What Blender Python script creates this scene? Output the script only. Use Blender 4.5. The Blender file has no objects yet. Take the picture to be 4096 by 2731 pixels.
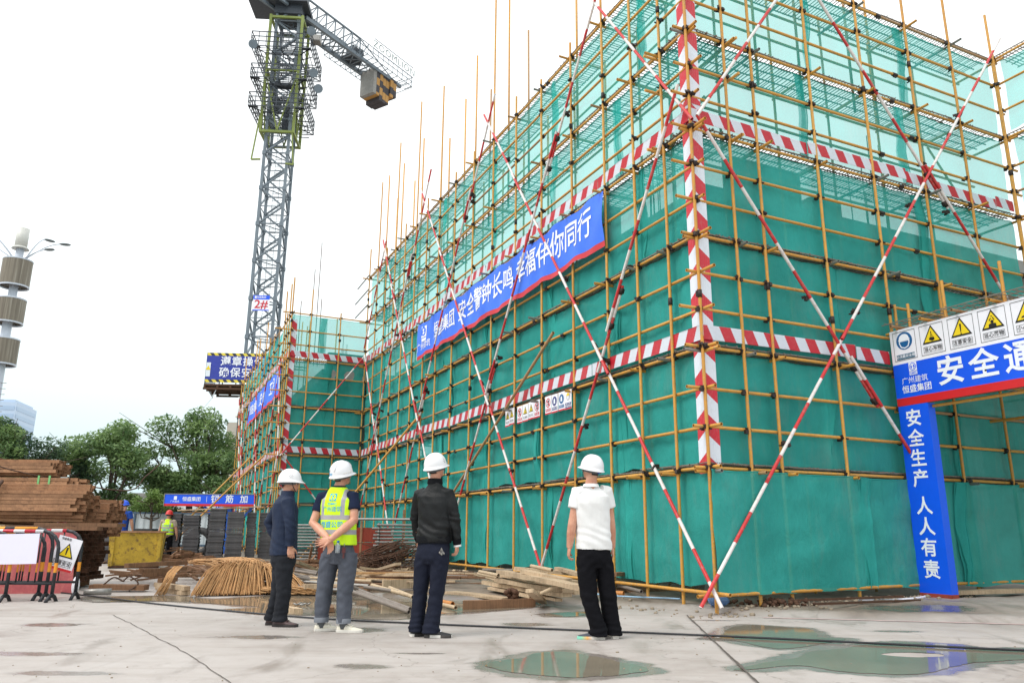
import bpy, bmesh, math, random
import numpy as np
from mathutils import Vector, Matrix, noise as mnoise
SC = bpy.context.scene
COL = SC.collection
R = math.radians
rnd = random.Random(11)

# ---------------------------------------------------------------- camera, sky, sun, exposure
cam = bpy.data.cameras.new('camera'); camo = bpy.data.objects.new('camera', cam); COL.objects.link(camo)
cam.sensor_width = 36; cam.lens = 26.877; cam.clip_start = .1; cam.clip_end = 2000
camo.matrix_world = Matrix.Translation((0, 0, 1.05)) @ Matrix.Rotation(R(90 + 14.037), 4, 'X') @ Matrix.Rotation(R(0.445), 4, 'Z')
SC.camera = camo
SC.view_settings.view_transform = 'Standard'; SC.view_settings.look = 'None'
SC.view_settings.exposure = 0.25; SC.view_settings.gamma = 1; SC.view_settings.use_curve_mapping = False
SUN_EL, SUN_AZ = R(52), R(236)          # azimuth clockwise from +Y: behind the camera, to the left
wd = bpy.data.worlds.new('World'); SC.world = wd; wd.use_nodes = True
nt = wd.node_tree; nt.nodes.clear()
def wn(t): return nt.nodes.new(t)
out = wn('ShaderNodeOutputWorld'); bg = wn('ShaderNodeBackground'); sky = wn('ShaderNodeTexSky')
sky.sky_type = 'NISHITA'; sky.sun_disc = False; sky.sun_elevation = SUN_EL; sky.sun_rotation = SUN_AZ
sky.air_density = 1.5; sky.dust_density = 4; sky.ozone_density = 1
tc = wn('ShaderNodeTexCoord'); sep = wn('ShaderNodeSeparateXYZ'); ramp = wn('ShaderNodeValToRGB'); mx = wn('ShaderNodeMix')
mx.data_type = 'RGBA'; mx.inputs[0].default_value = .93
cr = ramp.color_ramp; cr.elements[0].position = 0.0; cr.elements[0].color = (.45, .565, .585, 1)
cr.elements[1].position = 1.0; cr.elements[1].color = (1.0, 1.0, 1.0, 1)
e = cr.elements.new(.10); e.color = (.50, .60, .62, 1)
e = cr.elements.new(.24); e.color = (.72, .765, .77, 1)
sc_ = wn('ShaderNodeVectorMath'); sc_.operation = 'SCALE'; sc_.inputs[3].default_value = 12.6
nt.links.new(tc.outputs['Generated'], sep.inputs[0]); nt.links.new(sep.outputs[2], ramp.inputs[0])
nt.links.new(ramp.outputs[0], sc_.inputs[0]); nt.links.new(sky.outputs[0], mx.inputs[6]); nt.links.new(sc_.outputs[0], mx.inputs[7])
nt.links.new(mx.outputs[2], bg.inputs[0]); bg.inputs[1].default_value = .12; nt.links.new(bg.outputs[0], out.inputs[0])
sl = bpy.data.lights.new('sun', 'SUN'); sl.energy = 1.5; sl.angle = R(22); sl.color = (1, .96, .9)
so = bpy.data.objects.new('sun', sl); COL.objects.link(so)
sdir = Vector((math.sin(SUN_AZ) * math.cos(SUN_EL), math.cos(SUN_AZ) * math.cos(SUN_EL), math.sin(SUN_EL)))
so.rotation_euler = (-sdir).to_track_quat('-Z', 'Y').to_euler(); so.location = (-20, -20, 60)
SC.cycles.transparent_max_bounces = 24; SC.cycles.max_bounces = 8

# ---------------------------------------------------------------- materials
MATS = {}
def lin(r, g, b):
    f = lambda c: (c / 12.92 if c <= .04045 else ((c + .055) / 1.055) ** 2.4)
    return (f(r / 255), f(g / 255), f(b / 255))
class NT:
    def __init__(s, name):
        s.m = bpy.data.materials.new(name); s.m.use_nodes = True; s.t = s.m.node_tree; s.t.nodes.clear()
        s.o = s.n('ShaderNodeOutputMaterial')
    def n(s, t, **k):
        nd = s.t.nodes.new(t)
        for a, v in k.items(): setattr(nd, a, v)
        return nd
    def l(s, a, b): s.t.links.new(a, b)
    def noise(s, vec, scale, detail=4, rough=.6, dist=0):
        nd = s.n('ShaderNodeTexNoise'); nd.inputs['Scale'].default_value = scale; nd.inputs['Detail'].default_value = detail
        nd.inputs['Roughness'].default_value = rough; nd.inputs['Distortion'].default_value = dist
        if vec is not None: s.l(vec, nd.inputs['Vector'])
        return nd.outputs['Fac']
    def ramp(s, fac, stops, interp='LINEAR'):
        nd = s.n('ShaderNodeValToRGB'); cr = nd.color_ramp; cr.interpolation = interp
        while len(cr.elements) > 1: cr.elements.remove(cr.elements[-1])
        for i, (p, c) in enumerate(stops):
            e = cr.elements[0] if i == 0 else cr.elements.new(p)
            e.position = p; e.color = (*c, 1) if len(c) == 3 else c
        s.l(fac, nd.inputs[0]); return nd.outputs[0]
    def mix(s, f, a, b, mode='MIX'):
        nd = s.n('ShaderNodeMix', data_type='RGBA', blend_type=mode)
        for i, v in ((0, f), (6, a), (7, b)):
            if isinstance(v, (int, float)): nd.inputs[i].default_value = v
            elif isinstance(v, tuple): nd.inputs[i].default_value = (*v, 1) if len(v) == 3 else v
            else: s.l(v, nd.inputs[i])
        return nd.outputs[2]
    def math(s, op, a, b=None):
        nd = s.n('ShaderNodeMath', operation=op)
        for i, v in ((0, a), (1, b)):
            if v is None: continue
            if isinstance(v, (int, float)): nd.inputs[i].default_value = v
            else: s.l(v, nd.inputs[i])
        return nd.outputs[0]
    def mapv(s, vec, scale=(1, 1, 1), rot=(0, 0, 0)):
        nd = s.n('ShaderNodeMapping'); nd.inputs['Scale'].default_value = scale; nd.inputs['Rotation'].default_value = rot
        s.l(vec, nd.inputs['Vector']); return nd.outputs[0]
    def obj(s): return s.n('ShaderNodeTexCoord').outputs['Object']
    def pos(s): return s.n('ShaderNodeNewGeometry').outputs['Position']
    def rand(s): return s.n('ShaderNodeObjectInfo').outputs['Random']
    def bump(s, h, strength=.3, dist=.01):
        nd = s.n('ShaderNodeBump'); nd.inputs['Strength'].default_value = strength; nd.inputs['Distance'].default_value = dist
        s.l(h, nd.inputs['Height']); return nd.outputs[0]
    def bsdf(s, col, rough=.7, metal=0, normal=None, spec=.5):
        b = s.n('ShaderNodeBsdfPrincipled')
        for k, v in (('Base Color', col), ('Roughness', rough), ('Metallic', metal), ('Specular IOR Level', spec)):
            if isinstance(v, (int, float)): b.inputs[k].default_value = v
            elif isinstance(v, tuple): b.inputs[k].default_value = (*v, 1)
            else: s.l(v, b.inputs[k])
        if normal is not None: s.l(normal, b.inputs['Normal'])
        return b.outputs[0]
    def done(s, sh): s.l(sh, s.o.inputs[0]); MATS[s.m.name] = s.m; return s.m
def basic(name, col, rough=.7, metal=0, var=.25, scale=6, bump=.15, bscale=40, dirt=None, dirtamt=.35, rvar=.0, bdist=.004, spec=.5):
    """colour with two-scale variation, optional dirt patches, fine relief"""
    s = NT(name); v = s.obj()
    n1 = s.noise(v, scale, 5); n2 = s.noise(v, scale * 7, 3)
    f = s.math('ADD', s.math('MULTIPLY', n1, .65), s.math('MULTIPLY', n2, .35))
    d = tuple(c * (1 - var) for c in col); u = tuple(min(.95, c * (1 + var * .6)) for c in col)
    c = s.ramp(f, [(.3, d), (.7, u)])
    if dirt:
        m = s.ramp(s.noise(v, scale * 2.3, 6, .7), [(.52, (0, 0, 0)), (.68, (dirtamt,) * 3)])
        c = s.mix(m, c, dirt)
    if rvar:
        c = s.mix(s.math('MULTIPLY', s.rand(), rvar), c, tuple(x * .35 for x in col))
    nb = s.bump(s.noise(v, bscale, 4), bump, bdist) if bump else None
    return s.done(s.bsdf(c, rough, metal, nb, spec))
def stripes(name, c1, c2, period, axis=(0, 0, 1), duty=.5, rough=.55, wear=.35, weathered=(.42, .38, .34), offset=True):
    """two paint bands alternating along an object-space direction"""
    s = NT(name); v = s.obj()
    d = s.n('ShaderNodeVectorMath', operation='DOT_PRODUCT'); s.l(v, d.inputs[0]); d.inputs[1].default_value = axis
    t = s.math('MULTIPLY', d.outputs['Value'], 1 / period)
    if offset: t = s.math('ADD', t, s.math('MULTIPLY', s.rand(), 7.0))
    f = s.math('LESS_THAN', s.math('FRACT', t), duty)
    c = s.mix(f, c1, c2)
    n = s.noise(v, 14, 6, .7)
    m = s.ramp(n, [(.5, (0, 0, 0)), (.66, (wear,) * 3)])
    c = s.mix(m, c, weathered)
    return s.done(s.bsdf(c, rough, 0, s.bump(n, .12, .003)))
def tube_paint(name, a, b, worn, rust=.25):
    s = NT(name); v = s.obj(); p = s.pos(); r = s.rand()
    c = s.mix(r, a, b)
    n = s.noise(p, 7, 6, .7)
    c = s.mix(s.ramp(n, [(.3, (.0,) * 3), (.75, (.55,) * 3)]), c, tuple(x * .55 for x in a))
    m = s.ramp(s.noise(p, 19, 7, .75), [(.53, (0, 0, 0)), (.6, (rust,) * 3)])
    c = s.mix(m, c, worn)
    c = s.mix(s.ramp(s.noise(p, 31, 5, .7), [(.6, (0, 0, 0)), (.66, (.7,) * 3)]), c, lin(186, 176, 160))
    # a few lengths are bare grey or brown tube
    g = s.math('GREATER_THAN', r, .9)
    c = s.mix(s.math('MULTIPLY', g, .65), c, worn)
    return s.done(s.bsdf(c, .55, 0, s.bump(n, .1, .003)))

YEL = tube_paint('yellow_tube_paint', lin(222, 164, 72), lin(204, 144, 54), lin(150, 126, 104), .5)
BRACE = stripes('red_white_brace_paint', lin(196, 40, 44), lin(222, 216, 214), 1.05, (0, 0, 1), .5, .5, .4, lin(160, 140, 130))
TOE = stripes('red_white_toe_board_paint', lin(200, 32, 50), lin(220, 226, 236), .44, (1, 0, .45), .5, .4, .12)
TOEV = stripes('red_white_corner_paint', lin(200, 32, 50), lin(220, 226, 236), .62, (.75, 0, 1), .5, .4, .12)
CLAMP = basic('dark_clamp_iron', lin(52, 44, 42), .6, .3, .4, 30, .3, 90, lin(96, 62, 44), .5)
STEEL_D = basic('dark_steel', lin(70, 76, 84), .5, .3, .3, 8)
CRANE = basic('crane_grey_paint', lin(112, 124, 134), .5, .0, .2, 1.5, .05, 20, lin(80, 74, 70), .3)
LIME = basic('lime_green_paint', lin(128, 142, 66), .5, 0, .25, 2, .05, 20, lin(90, 90, 50), .3)
DECKW = basic('grey_deck_wire', lin(128, 120, 110), .8, 0, .3, 4, 0)
CONC = basic('cast_concrete', lin(150, 148, 144), .9, 0, .25, 1.2, .3, 30, lin(110, 105, 98), .4)
GALV = basic('galvanised_steel', lin(158, 156, 152), .42, .55, .35, 12, .1, 60, lin(120, 100, 84), .4, .35)
RUST = basic('rusted_steel', lin(176, 132, 98), .88, .0, .55, 5, .35, 60, lin(92, 68, 56), .6, .5)
RUSTD = basic('dark_rusted_steel', lin(96, 66, 48), .85, .1, .45, 6, .3, 60, lin(54, 42, 38), .6, .4)
ROD = basic('rusty_rod', lin(190, 146, 98), .8, 0, .4, 3, .1, 60, lin(120, 78, 46), .55)
WOODS = {}
def wood(name, a, b, sc=1):
    s = NT(name); v = s.obj(); r = s.rand()
    off = s.n('ShaderNodeVectorMath', operation='ADD'); s.l(v, off.inputs[0])
    cmb = s.n('ShaderNodeCombineXYZ'); s.l(s.math('MULTIPLY', r, 37.), cmb.inputs[0]); s.l(s.math('MULTIPLY', r, 11.), cmb.inputs[1]); s.l(cmb.outputs[0], off.inputs[1])
    g = s.noise(s.mapv(off.outputs[0], (30 * sc, 30 * sc, 1.3)), 1.6, 6, .7, .6)
    c = s.ramp(g, [(.25, b), (.5, a), (.8, tuple(min(.9, x * 1.25) for x in a))])
    c = s.mix(s.ramp(s.noise(off.outputs[0], 2.5, 5), [(.48, (0, 0, 0)), (.7, (.6,) * 3)]), c, tuple(x * .5 for x in b))
    c = s.mix(s.math('MULTIPLY', r, .35), c, tuple(x * .4 for x in a))
    return s.done(s.bsdf(c, .85, 0, s.bump(g, .3, .004)))
WOOD = wood('weathered_timber', lin(196, 172, 142), lin(128, 104, 80))
WOODB = wood('brown_timber', lin(140, 104, 76), lin(84, 60, 44))
PLY = wood('red_plywood', lin(158, 66, 48), lin(112, 44, 34))
PINK = basic('pink_formwork_board', lin(206, 108, 112), .7, 0, .2, 3, .1, 30, lin(226, 160, 140), .5)
SLATE = basic('grey_concrete_slab', lin(104, 102, 104), .85, 0, .3, 4, .3, 30, lin(122, 100, 80), .4, .35)
BLACKP = basic('black_paint', lin(34, 36, 42), .4, 0, .3, 10, .05)
WHITEP = basic('white_paint', lin(238, 238, 246), .45, 0, .05, 3, .03)
BLUEP = basic('blue_sign_paint', lin(8, 88, 236), .4, 0, .08, 2, .02)
REDP = basic('red_sign_paint', lin(206, 32, 38), .4, 0, .08, 2, .02)
YSIGN = basic('yellow_sign_paint', lin(236, 206, 30), .45, 0, .06, 3, .02)
BLKINK = basic('black_print', lin(26, 26, 28), .5, 0, .05, 3, 0)
BLUEINK = basic('blue_print', lin(20, 92, 150), .5, 0, .05, 3, 0)
REDINK = basic('red_print', lin(204, 30, 50), .5, 0, .05, 3, 0)
WHTINK = basic('white_print', lin(236, 240, 250), .5, 0, .04, 3, 0)
BINY = basic('yellow_skip_paint', lin(184, 152, 48), .7, 0, .35, 3, .2, 30, lin(92, 66, 44), .95)
GREYCAB = basic('black_rubber', lin(40, 40, 42), .6, 0, .2, 10, .05)
BANNERM = basic('blue_banner_cloth', lin(58, 116, 240), .6, 0, .14, 2.5, .15, 7, bdist=.02)
REDCLOTH = basic('red_banner_cloth', lin(206, 50, 62), .6, 0, .1, 2, .1, 8)
def net_mat(name, cover, fibre, glow):
    s = NT(name); v = s.obj(); p = s.pos()
    n = s.noise(p, 1.3, 5, .6)
    wv = s.noise(s.mapv(p, (60, 60, 220)), 1.0, 2, .5)
    fc = s.ramp(n, [(.3, tuple(x * .82 for x in fibre)), (.7, tuple(min(.9, x * 1.1) for x in fibre))])
    dst = s.ramp(s.noise(s.mapv(p, (1.5, 1.5, .5)), 1.3, 7, .7), [(.52, (0, 0, 0)), (.75, (.35,) * 3)])
    fc = s.mix(dst, fc, (.30, .46, .40))
    nb = s.bump(s.math('ADD', s.noise(p, 5, 5, .6, .6), s.math('MULTIPLY', s.noise(s.mapv(p, (14, 14, 2.2), (.3, .2, 0)), 1, 4, .6, 1.2), .6)), .5, .04)
    d = s.n('ShaderNodeBsdfDiffuse'); s.l(fc, d.inputs[0]); s.l(nb, d.inputs['Normal'])
    t = s.n('ShaderNodeBsdfTranslucent'); s.l(fc, t.inputs[0]); s.l(nb, t.inputs['Normal'])
    m1 = s.n('ShaderNodeMixShader'); m1.inputs[0].default_value = glow; s.l(d.outputs[0], m1.inputs[1]); s.l(t.outputs[0], m1.inputs[2])
    tr = s.n('ShaderNodeBsdfTransparent'); tr.inputs[0].default_value = (.80, .98, .96, 1)
    f = s.math('ADD', s.math('MULTIPLY', wv, .16), cover - .08)
    m2 = s.n('ShaderNodeMixShader'); s.l(f, m2.inputs[0]); s.l(tr.outputs[0], m2.inputs[1]); s.l(m1.outputs[0], m2.inputs[2])
    return s.done(m2.outputs[0])
NET = net_mat('green_safety_net', .78, (.065, .50, .45), .28)
NETU = net_mat('sparser_skylit_safety_net', .53, (.07, .60, .55), .45)  # upper tiers: sky shining through is put into lighter fibre and thinner cover

# ---------------------------------------------------------------- mesh helpers
class MB:
    def __init__(s): s.v = []; s.f = []; s.mi = []; s.sm = []
    def add(s, vs, fs, mi=0, smooth=False):
        b = len(s.v); s.v.extend([tuple(x) for x in vs]); s.f.extend([tuple(i + b for i in f) for f in fs])
        s.mi.extend([mi] * len(fs)); s.sm.extend([smooth] * len(fs)); return s
    def box(s, c, d, M=None, mi=0):
        vs = [Vector((sx * d[0] / 2, sy * d[1] / 2, sz * d[2] / 2)) for sx in (-1, 1) for sy in (-1, 1) for sz in (-1, 1)]
        if M is not None: vs = [M @ v for v in vs]
        c = Vector(c); vs = [v + c for v in vs]
        return s.add(vs, [(0, 1, 3, 2), (4, 6, 7, 5), (0, 4, 5, 1), (2, 3, 7, 6), (0, 2, 6, 4), (1, 5, 7, 3)], mi)
    def bar(s, p, q, w, h, mi=0, up=(0, 0, 1)):
        """rectangular bar between two points, w across, h along up"""
        p, q = Vector(p), Vector(q); a = (q - p); L = a.length
        if L < 1e-6: return s
        a /= L; u = Vector(up)
        if abs(a.dot(u)) > .98: u = Vector((1, 0, 0))
        x = a.cross(u).normalized(); u = x.cross(a)
        vs = [b + x * sx * w / 2 + u * sz * h / 2 for b in (p, q) for sx in (-1, 1) for sz in (-1, 1)]
        return s.add(vs, [(0, 1, 3, 2), (4, 6, 7, 5), (0, 2, 6, 4), (1, 5, 7, 3), (0, 4, 5, 1), (2, 3, 7, 6)], mi)
    def tube(s, p, q, r, n=8, mi=0, cap=True, r2=None):
        return s.poly([p, q], [r, r if r2 is None else r2], n, mi, cap)
    def poly(s, pts, r, n=6, mi=0, cap=True, smooth=True):
        pts = [Vector(p) for p in pts]; m = len(pts)
        if isinstance(r, (int, float)): r = [r] * m
        d = [(pts[min(i + 1, m - 1)] - pts[max(i - 1, 0)]).normalized() for i in range(m)]
        u = Vector((0, 0, 1)) if abs(d[0].z) < .9 else Vector((1, 0, 0))
        u = (u - d[0] * u.dot(d[0])).normalized(); vs = []
        for i in range(m):
            u = (u - d[i] * u.dot(d[i])).normalized(); w = d[i].cross(u)
            for k in range(n):
                a = 2 * math.pi * k / n; vs.append(pts[i] + (u * math.cos(a) + w * math.sin(a)) * r[i])
        fs = [(i * n + k, i * n + (k + 1) % n, (i + 1) * n + (k + 1) % n, (i + 1) * n + k) for i in range(m - 1) for k in range(n)]
        s.add(vs, fs, mi, smooth)
        if cap:
            b = len(s.v) - m * n
            s.f.append(tuple(b + k for k in range(n))[::-1]); s.f.append(tuple(b + (m - 1) * n + k for k in range(n)))
            s.mi += [mi, mi]; s.sm += [False, False]
        return s
    def loft(s, rings, mi=0, cap=True, smooth=True):
        n = len(rings[0]); vs = [p for r in rings for p in r]
        fs = [(i * n + k, i * n + (k + 1) % n, (i + 1) * n + (k + 1) % n, (i + 1) * n + k) for i in range(len(rings) - 1) for k in range(n)]
        b = len(s.v); s.add(vs, fs, mi, smooth)
        if cap:
            s.f.append(tuple(b + k for k in range(n))[::-1]); s.f.append(tuple(b + (len(rings) - 1) * n + k for k in range(n)))
            s.mi += [mi, mi]; s.sm += [smooth, smooth]
        return s
    def grid(s, fn, nu, nv, mi=0, smooth=True):
        vs = [fn(i / nu, j / nv) for j in range(nv + 1) for i in range(nu + 1)]
        fs = [(j * (nu + 1) + i, j * (nu + 1) + i + 1, (j + 1) * (nu + 1) + i + 1, (j + 1) * (nu + 1) + i) for j in range(nv) for i in range(nu)]
        return s.add(vs, fs, mi, smooth)
    def ball(s, c, r, nu=12, nv=8, mi=0, M=None):
        c = Vector(c); r = r if hasattr(r, '__len__') else (r, r, r); vs = []
        for j in range(nv + 1):
            th = math.pi * j / nv
            for i in range(nu):
                a = 2 * math.pi * i / nu
                p = Vector((r[0] * math.sin(th) * math.cos(a), r[1] * math.sin(th) * math.sin(a), r[2] * math.cos(th)))
                vs.append(c + (M @ p if M is not None else p))
        fs = [(j * nu + i, (j + 1) * nu + i, (j + 1) * nu + (i + 1) % nu, j * nu + (i + 1) % nu) for j in range(nv) for i in range(nu)]
        return s.add(vs, fs, mi, True)
    def mesh(s, name, mats):
        me = bpy.data.meshes.new(name); me.from_pydata(s.v, [], s.f)
        for m in (mats if isinstance(mats, (list, tuple)) else [mats]): me.materials.append(m)
        if s.f:
            me.polygons.foreach_set('material_index', s.mi); me.polygons.foreach_set('use_smooth', s.sm)
        me.update(); return me
def world(o):
    M = o.matrix_basis.copy()
    while o.parent: o = o.parent; M = o.matrix_basis @ M
    return M
def put(name, me, parent=None, M=None, label=None, cat=None, group=None, kind=None):
    """link a mesh; M is its world matrix; under a parent the matrix is made relative"""
    o = bpy.data.objects.new(name, me); COL.objects.link(o)
    M = M if M is not None else Matrix.Identity(4)
    if parent is not None:
        o.parent = parent; o.matrix_basis = world(parent).inverted() @ M
    else: o.matrix_basis = M
    return tag(o, label, cat, group, kind)
def tag(o, label=None, cat=None, group=None, kind=None):
    if label: o['label'] = label
    if cat: o['category'] = cat
    if group: o['group'] = group
    if kind: o['kind'] = kind
    return o
def thing(name, loc, label, cat, group=None, rz=0):
    o = bpy.data.objects.new(name, None); o.empty_display_size = .1; COL.objects.link(o)
    o.location = loc; o.rotation_euler = (0, 0, rz); o.matrix_basis = Matrix.Translation(loc) @ Matrix.Rotation(rz, 4, 'Z')
    return tag(o, label, cat, group)
def build(mb, name, mats, parent=None, origin=None, **k):
    """mesh given in world coordinates; its origin moved to `origin` (or the parent's)"""
    me = mb.mesh(name, mats)
    if origin is None and parent is None and len(mb.v):
        a = np.array([tuple(v) for v in mb.v]); origin = ((a[:, 0].min() + a[:, 0].max()) / 2, (a[:, 1].min() + a[:, 1].max()) / 2, a[:, 2].min())
    M = world(parent) if (parent is not None and origin is None) else Matrix.Translation(origin)
    me.transform(M.inverted()); return put(name, me, parent, M, **k)
def copy_tree(o, M=None, parent=None, label=None):
    c = o.copy(); COL.objects.link(c)
    if parent is not None: c.parent = parent
    if M is not None: c.matrix_basis = M
    if label: c['label'] = label
    for ch in [x for x in o.children]:
        copy_tree(ch, None, c)
    return c
def axisM(p, q):
    """matrix placing a z-aligned mesh with its foot at p, pointing to q"""
    p, q = Vector(p), Vector(q); z = (q - p).normalized()
    x = Vector((0, 0, 1)).cross(z)
    x = x.normalized() if x.length > 1e-4 else Vector((1, 0, 0))
    y = z.cross(x); M = Matrix((x, y, z)).transposed().to_4x4(); M.translation = p; return M
TC = {}
def tube_mesh(L, r, mat, n=10, hollow=False):
    k = (round(L, 2), round(r, 4), mat.name, n, hollow)
    if k not in TC:
        mb = MB(); mb.tube((0, 0, 0), (0, 0, L), r, n, 0, not hollow)
        if hollow:
            mb2 = [(r * .82 * math.cos(2 * math.pi * i / n), r * .82 * math.sin(2 * math.pi * i / n)) for i in range(n)]
            for z, flip in ((0, 1), (L, 0)):
                ou = [(r * math.cos(2 * math.pi * i / n), r * math.sin(2 * math.pi * i / n), z) for i in range(n)]
                inn = [(x, y, z) for x, y in mb2]; dp = [(x, y, z + (.12 if z == 0 else -.12)) for x, y in mb2]
                fs = []
                for i in range(n):
                    j = (i + 1) % n
                    fs += [(i, n + i, n + j, j), (n + i, 2 * n + i, 2 * n + j, n + j)]
                fs.append(tuple(range(2 * n, 3 * n)))
                mb.add(ou + inn + dp, [f if not flip else f[::-1] for f in fs], 0)
        TC[k] = mb.mesh('tube', mat)
    return TC[k]
def pole(name, p, q, r, mat, parent=None, n=10, hollow=False, **k):
    L = (Vector(q) - Vector(p)).length
    return put(name, tube_mesh(L, r, mat, n, hollow), parent, axisM(p, q), **k)
# --- lettering: text curve turned into a flat mesh lying in local XY (x right, y up)
def text_mesh(txt, size, mat, bold=.012, space=1.0, line=1.0, align='CENTER', squeeze=1.0):
    cu = bpy.data.curves.new('lettering', 'FONT'); cu.body = txt; cu.size = size; cu.offset = bold * size
    cu.space_character = space; cu.space_line = line; cu.align_x = align; cu.align_y = 'CENTER'; cu.resolution_u = 3
    o = bpy.data.objects.new('lettering', cu); COL.objects.link(o)
    dg = bpy.context.evaluated_depsgraph_get()
    me = bpy.data.meshes.new_from_object(o.evaluated_get(dg)); bpy.data.objects.remove(o); bpy.data.curves.remove(cu)
    me.materials.clear(); me.materials.append(mat)
    if squeeze != 1: me.transform(Matrix.Diagonal((squeeze, 1, 1, 1)))
    return me
def place_text(txt, size, mat, parent, c, right, up, lift=.004, **k):
    me = text_mesh(txt, size, mat, **k)
    x = Vector(right).normalized(); y = Vector(up); y = (y - x * y.dot(x)).normalized(); z = x.cross(y)
    M = Matrix((x, y, z)).transposed().to_4x4(); M.translation = Vector(c) + z * lift
    return put('lettering', me, parent, M)
def flat(parent, name, pts2, mat, c, right, up, lift=.003):
    """flat printed shape on a panel"""
    x = Vector(right).normalized(); y = Vector(up); y = (y - x * y.dot(x)).normalized(); z = x.cross(y); c = Vector(c)
    mb = MB(); mb.add([c + x * a + y * b + z * lift for a, b in pts2], [tuple(range(len(pts2)))])
    return build(mb, name, mat, parent)
def circ(r, n=20, cx=0, cy=0, sy=1): return [(cx + r * math.cos(2 * math.pi * i / n), cy + r * sy * math.sin(2 * math.pi * i / n)) for i in range(n)]
def ring_flat(parent, name, ro, ri, mat, c, right, up, lift=.004, n=24, cx=0, cy=0):
    x = Vector(right).normalized(); y = Vector(up); y = (y - x * y.dot(x)).normalized(); z = x.cross(y); c = Vector(c)
    vs = [c + x * (cx + r * math.cos(2 * math.pi * i / n)) + y * (cy + r * math.sin(2 * math.pi * i / n)) + z * lift for r in (ro, ri) for i in range(n)]
    mb = MB(); mb.add(vs, [(i, (i + 1) % n, n + (i + 1) % n, n + i) for i in range(n)]); return build(mb, name, mat, parent)
def emblem(parent, c, right, up, h, mat, hole):
    """company emblem: square with a disc and a small figure, bar below"""
    flat(parent, 'emblem', [(-.36 * h, -.1 * h), (.36 * h, -.1 * h), (.36 * h, .62 * h), (-.36 * h, .62 * h)], mat, c, right, up, .004)
    flat(parent, 'emblem_disc', circ(.31 * h, 24, 0, .26 * h), hole, c, right, up, .006)
    ring_flat(parent, 'emblem_ring', .25 * h, .2 * h, mat, c, right, up, .008, 24, 0, .26 * h)
    flat(parent, 'emblem_figure', [(-.02 * h, .04 * h), (.12 * h, .18 * h), (.02 * h, .26 * h), (.1 * h, .4 * h), (-.06 * h, .48 * h), (-.12 * h, .36 * h), (-.02 * h, .28 * h), (-.1 * h, .16 * h)], mat, c, right, up, .008)
    flat(parent, 'emblem_bar', [(-.36 * h, -.42 * h), (.36 * h, -.42 * h), (.36 * h, -.15 * h), (-.36 * h, -.15 * h)], mat, c, right, up, .004)
    place_text('GMC', .24 * h, hole, parent, Vector(c) + Vector(up).normalized() * (-.285 * h), right, up, .007, squeeze=1.25)
DEB_R=[(-0.14, 13.25, 0.42, 0.9, 10.59, 0.36, 0.2, 0.06, 'w'), (-0.19, 13.21, 0.3, 0.83, 11.4, 0.26, 0.2, 0.06, 'w'), (-0.41, 13.85, 0.22, 0.8, 11.43, 0.2, 0.2, 0.06, 'w'), (-0.34, 13.44, 0.15, 0.33, 12.13, 0.12, 0.12, 0.04, 'w'), (-0.21, 13.81, 0.14, 0.7, 11.56, 0.12, 0.1, 0.04, 'w'), (0.07, 12.69, 0.5, 1.05, 12.62, 0.42, 0.2, 0.05, 'w'), (0.19, 12.3, 0.48, 0.84, 11.38, 0.4, 0.15, 0.05, 'w'), (0.26, 10.77, 0.3, 0.49, 12.03, 0.05, 0.12, 0.05, 'w'), (0.17, 12.39, 0.4, 0.97, 11.85, 0.35, 0.12, 0.05, 'w'), (-0.13, 13.68, 0.33, 0.98, 11.65, 0.22, 0.1, 0.06, 'w'), (0.74, 12.81, 0.5, 1.04, 12.03, 0.45, 0.1, 0.05, 'w'), (-1.0, 17.06, 0.25, -0.23, 14.71, 0.2, 0.05, 0.05, 'p'), (0.44, 11.36, 0.22, 0.7, 11.24, 0.35, 0.05, 0.05, 'p'), (0.33, 12.47, 0.55, 0.62, 11.77, 0.52, 0.05, 0.05, 'p'), (-0.53, 13.76, 0.4, -0.19, 12.97, 0.38, 0.05, 0.05, 'p'), (-0.57, 14.25, 0.34, -0.21, 13.34, 0.32, 0.05, 0.05, 'p'), (-0.5, 14.39, 0.4, 0.05, 14.32, 0.4, 0.05, 0.05, 'g'), (1.68, 13.11, 0.4, 1.93, 13.42, 0.4, 0.14, 0.06, 'b'), (1.77, 13.72, 0.3, 2.1, 14.29, 0.3, 0.14, 0.06, 'w'), (1.75, 13.54, 0.22, 2.0, 12.21, 0.2, 0.05, 0.05, 'g'), (1.67, 12.8, 0.13, 1.8, 12.72, 0.13, 0.07, 0.07, 'o'), (1.73, 13.45, 0.26, 1.89, 13.24, 0.26, 0.1, 0.05, 'w'), (-0.66, 11.33, 0.06, 0.37, 11.83, 0.06, 0.1, 0.13, 'b'), (-1.0, 13.4, 0.08, -0.06, 12.51, 0.05, 0.25, 0.04, 'w'), (-1.25, 16.64, 0.2, -0.82, 16.37, 0.2, 0.2, 0.1, 's')]
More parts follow.
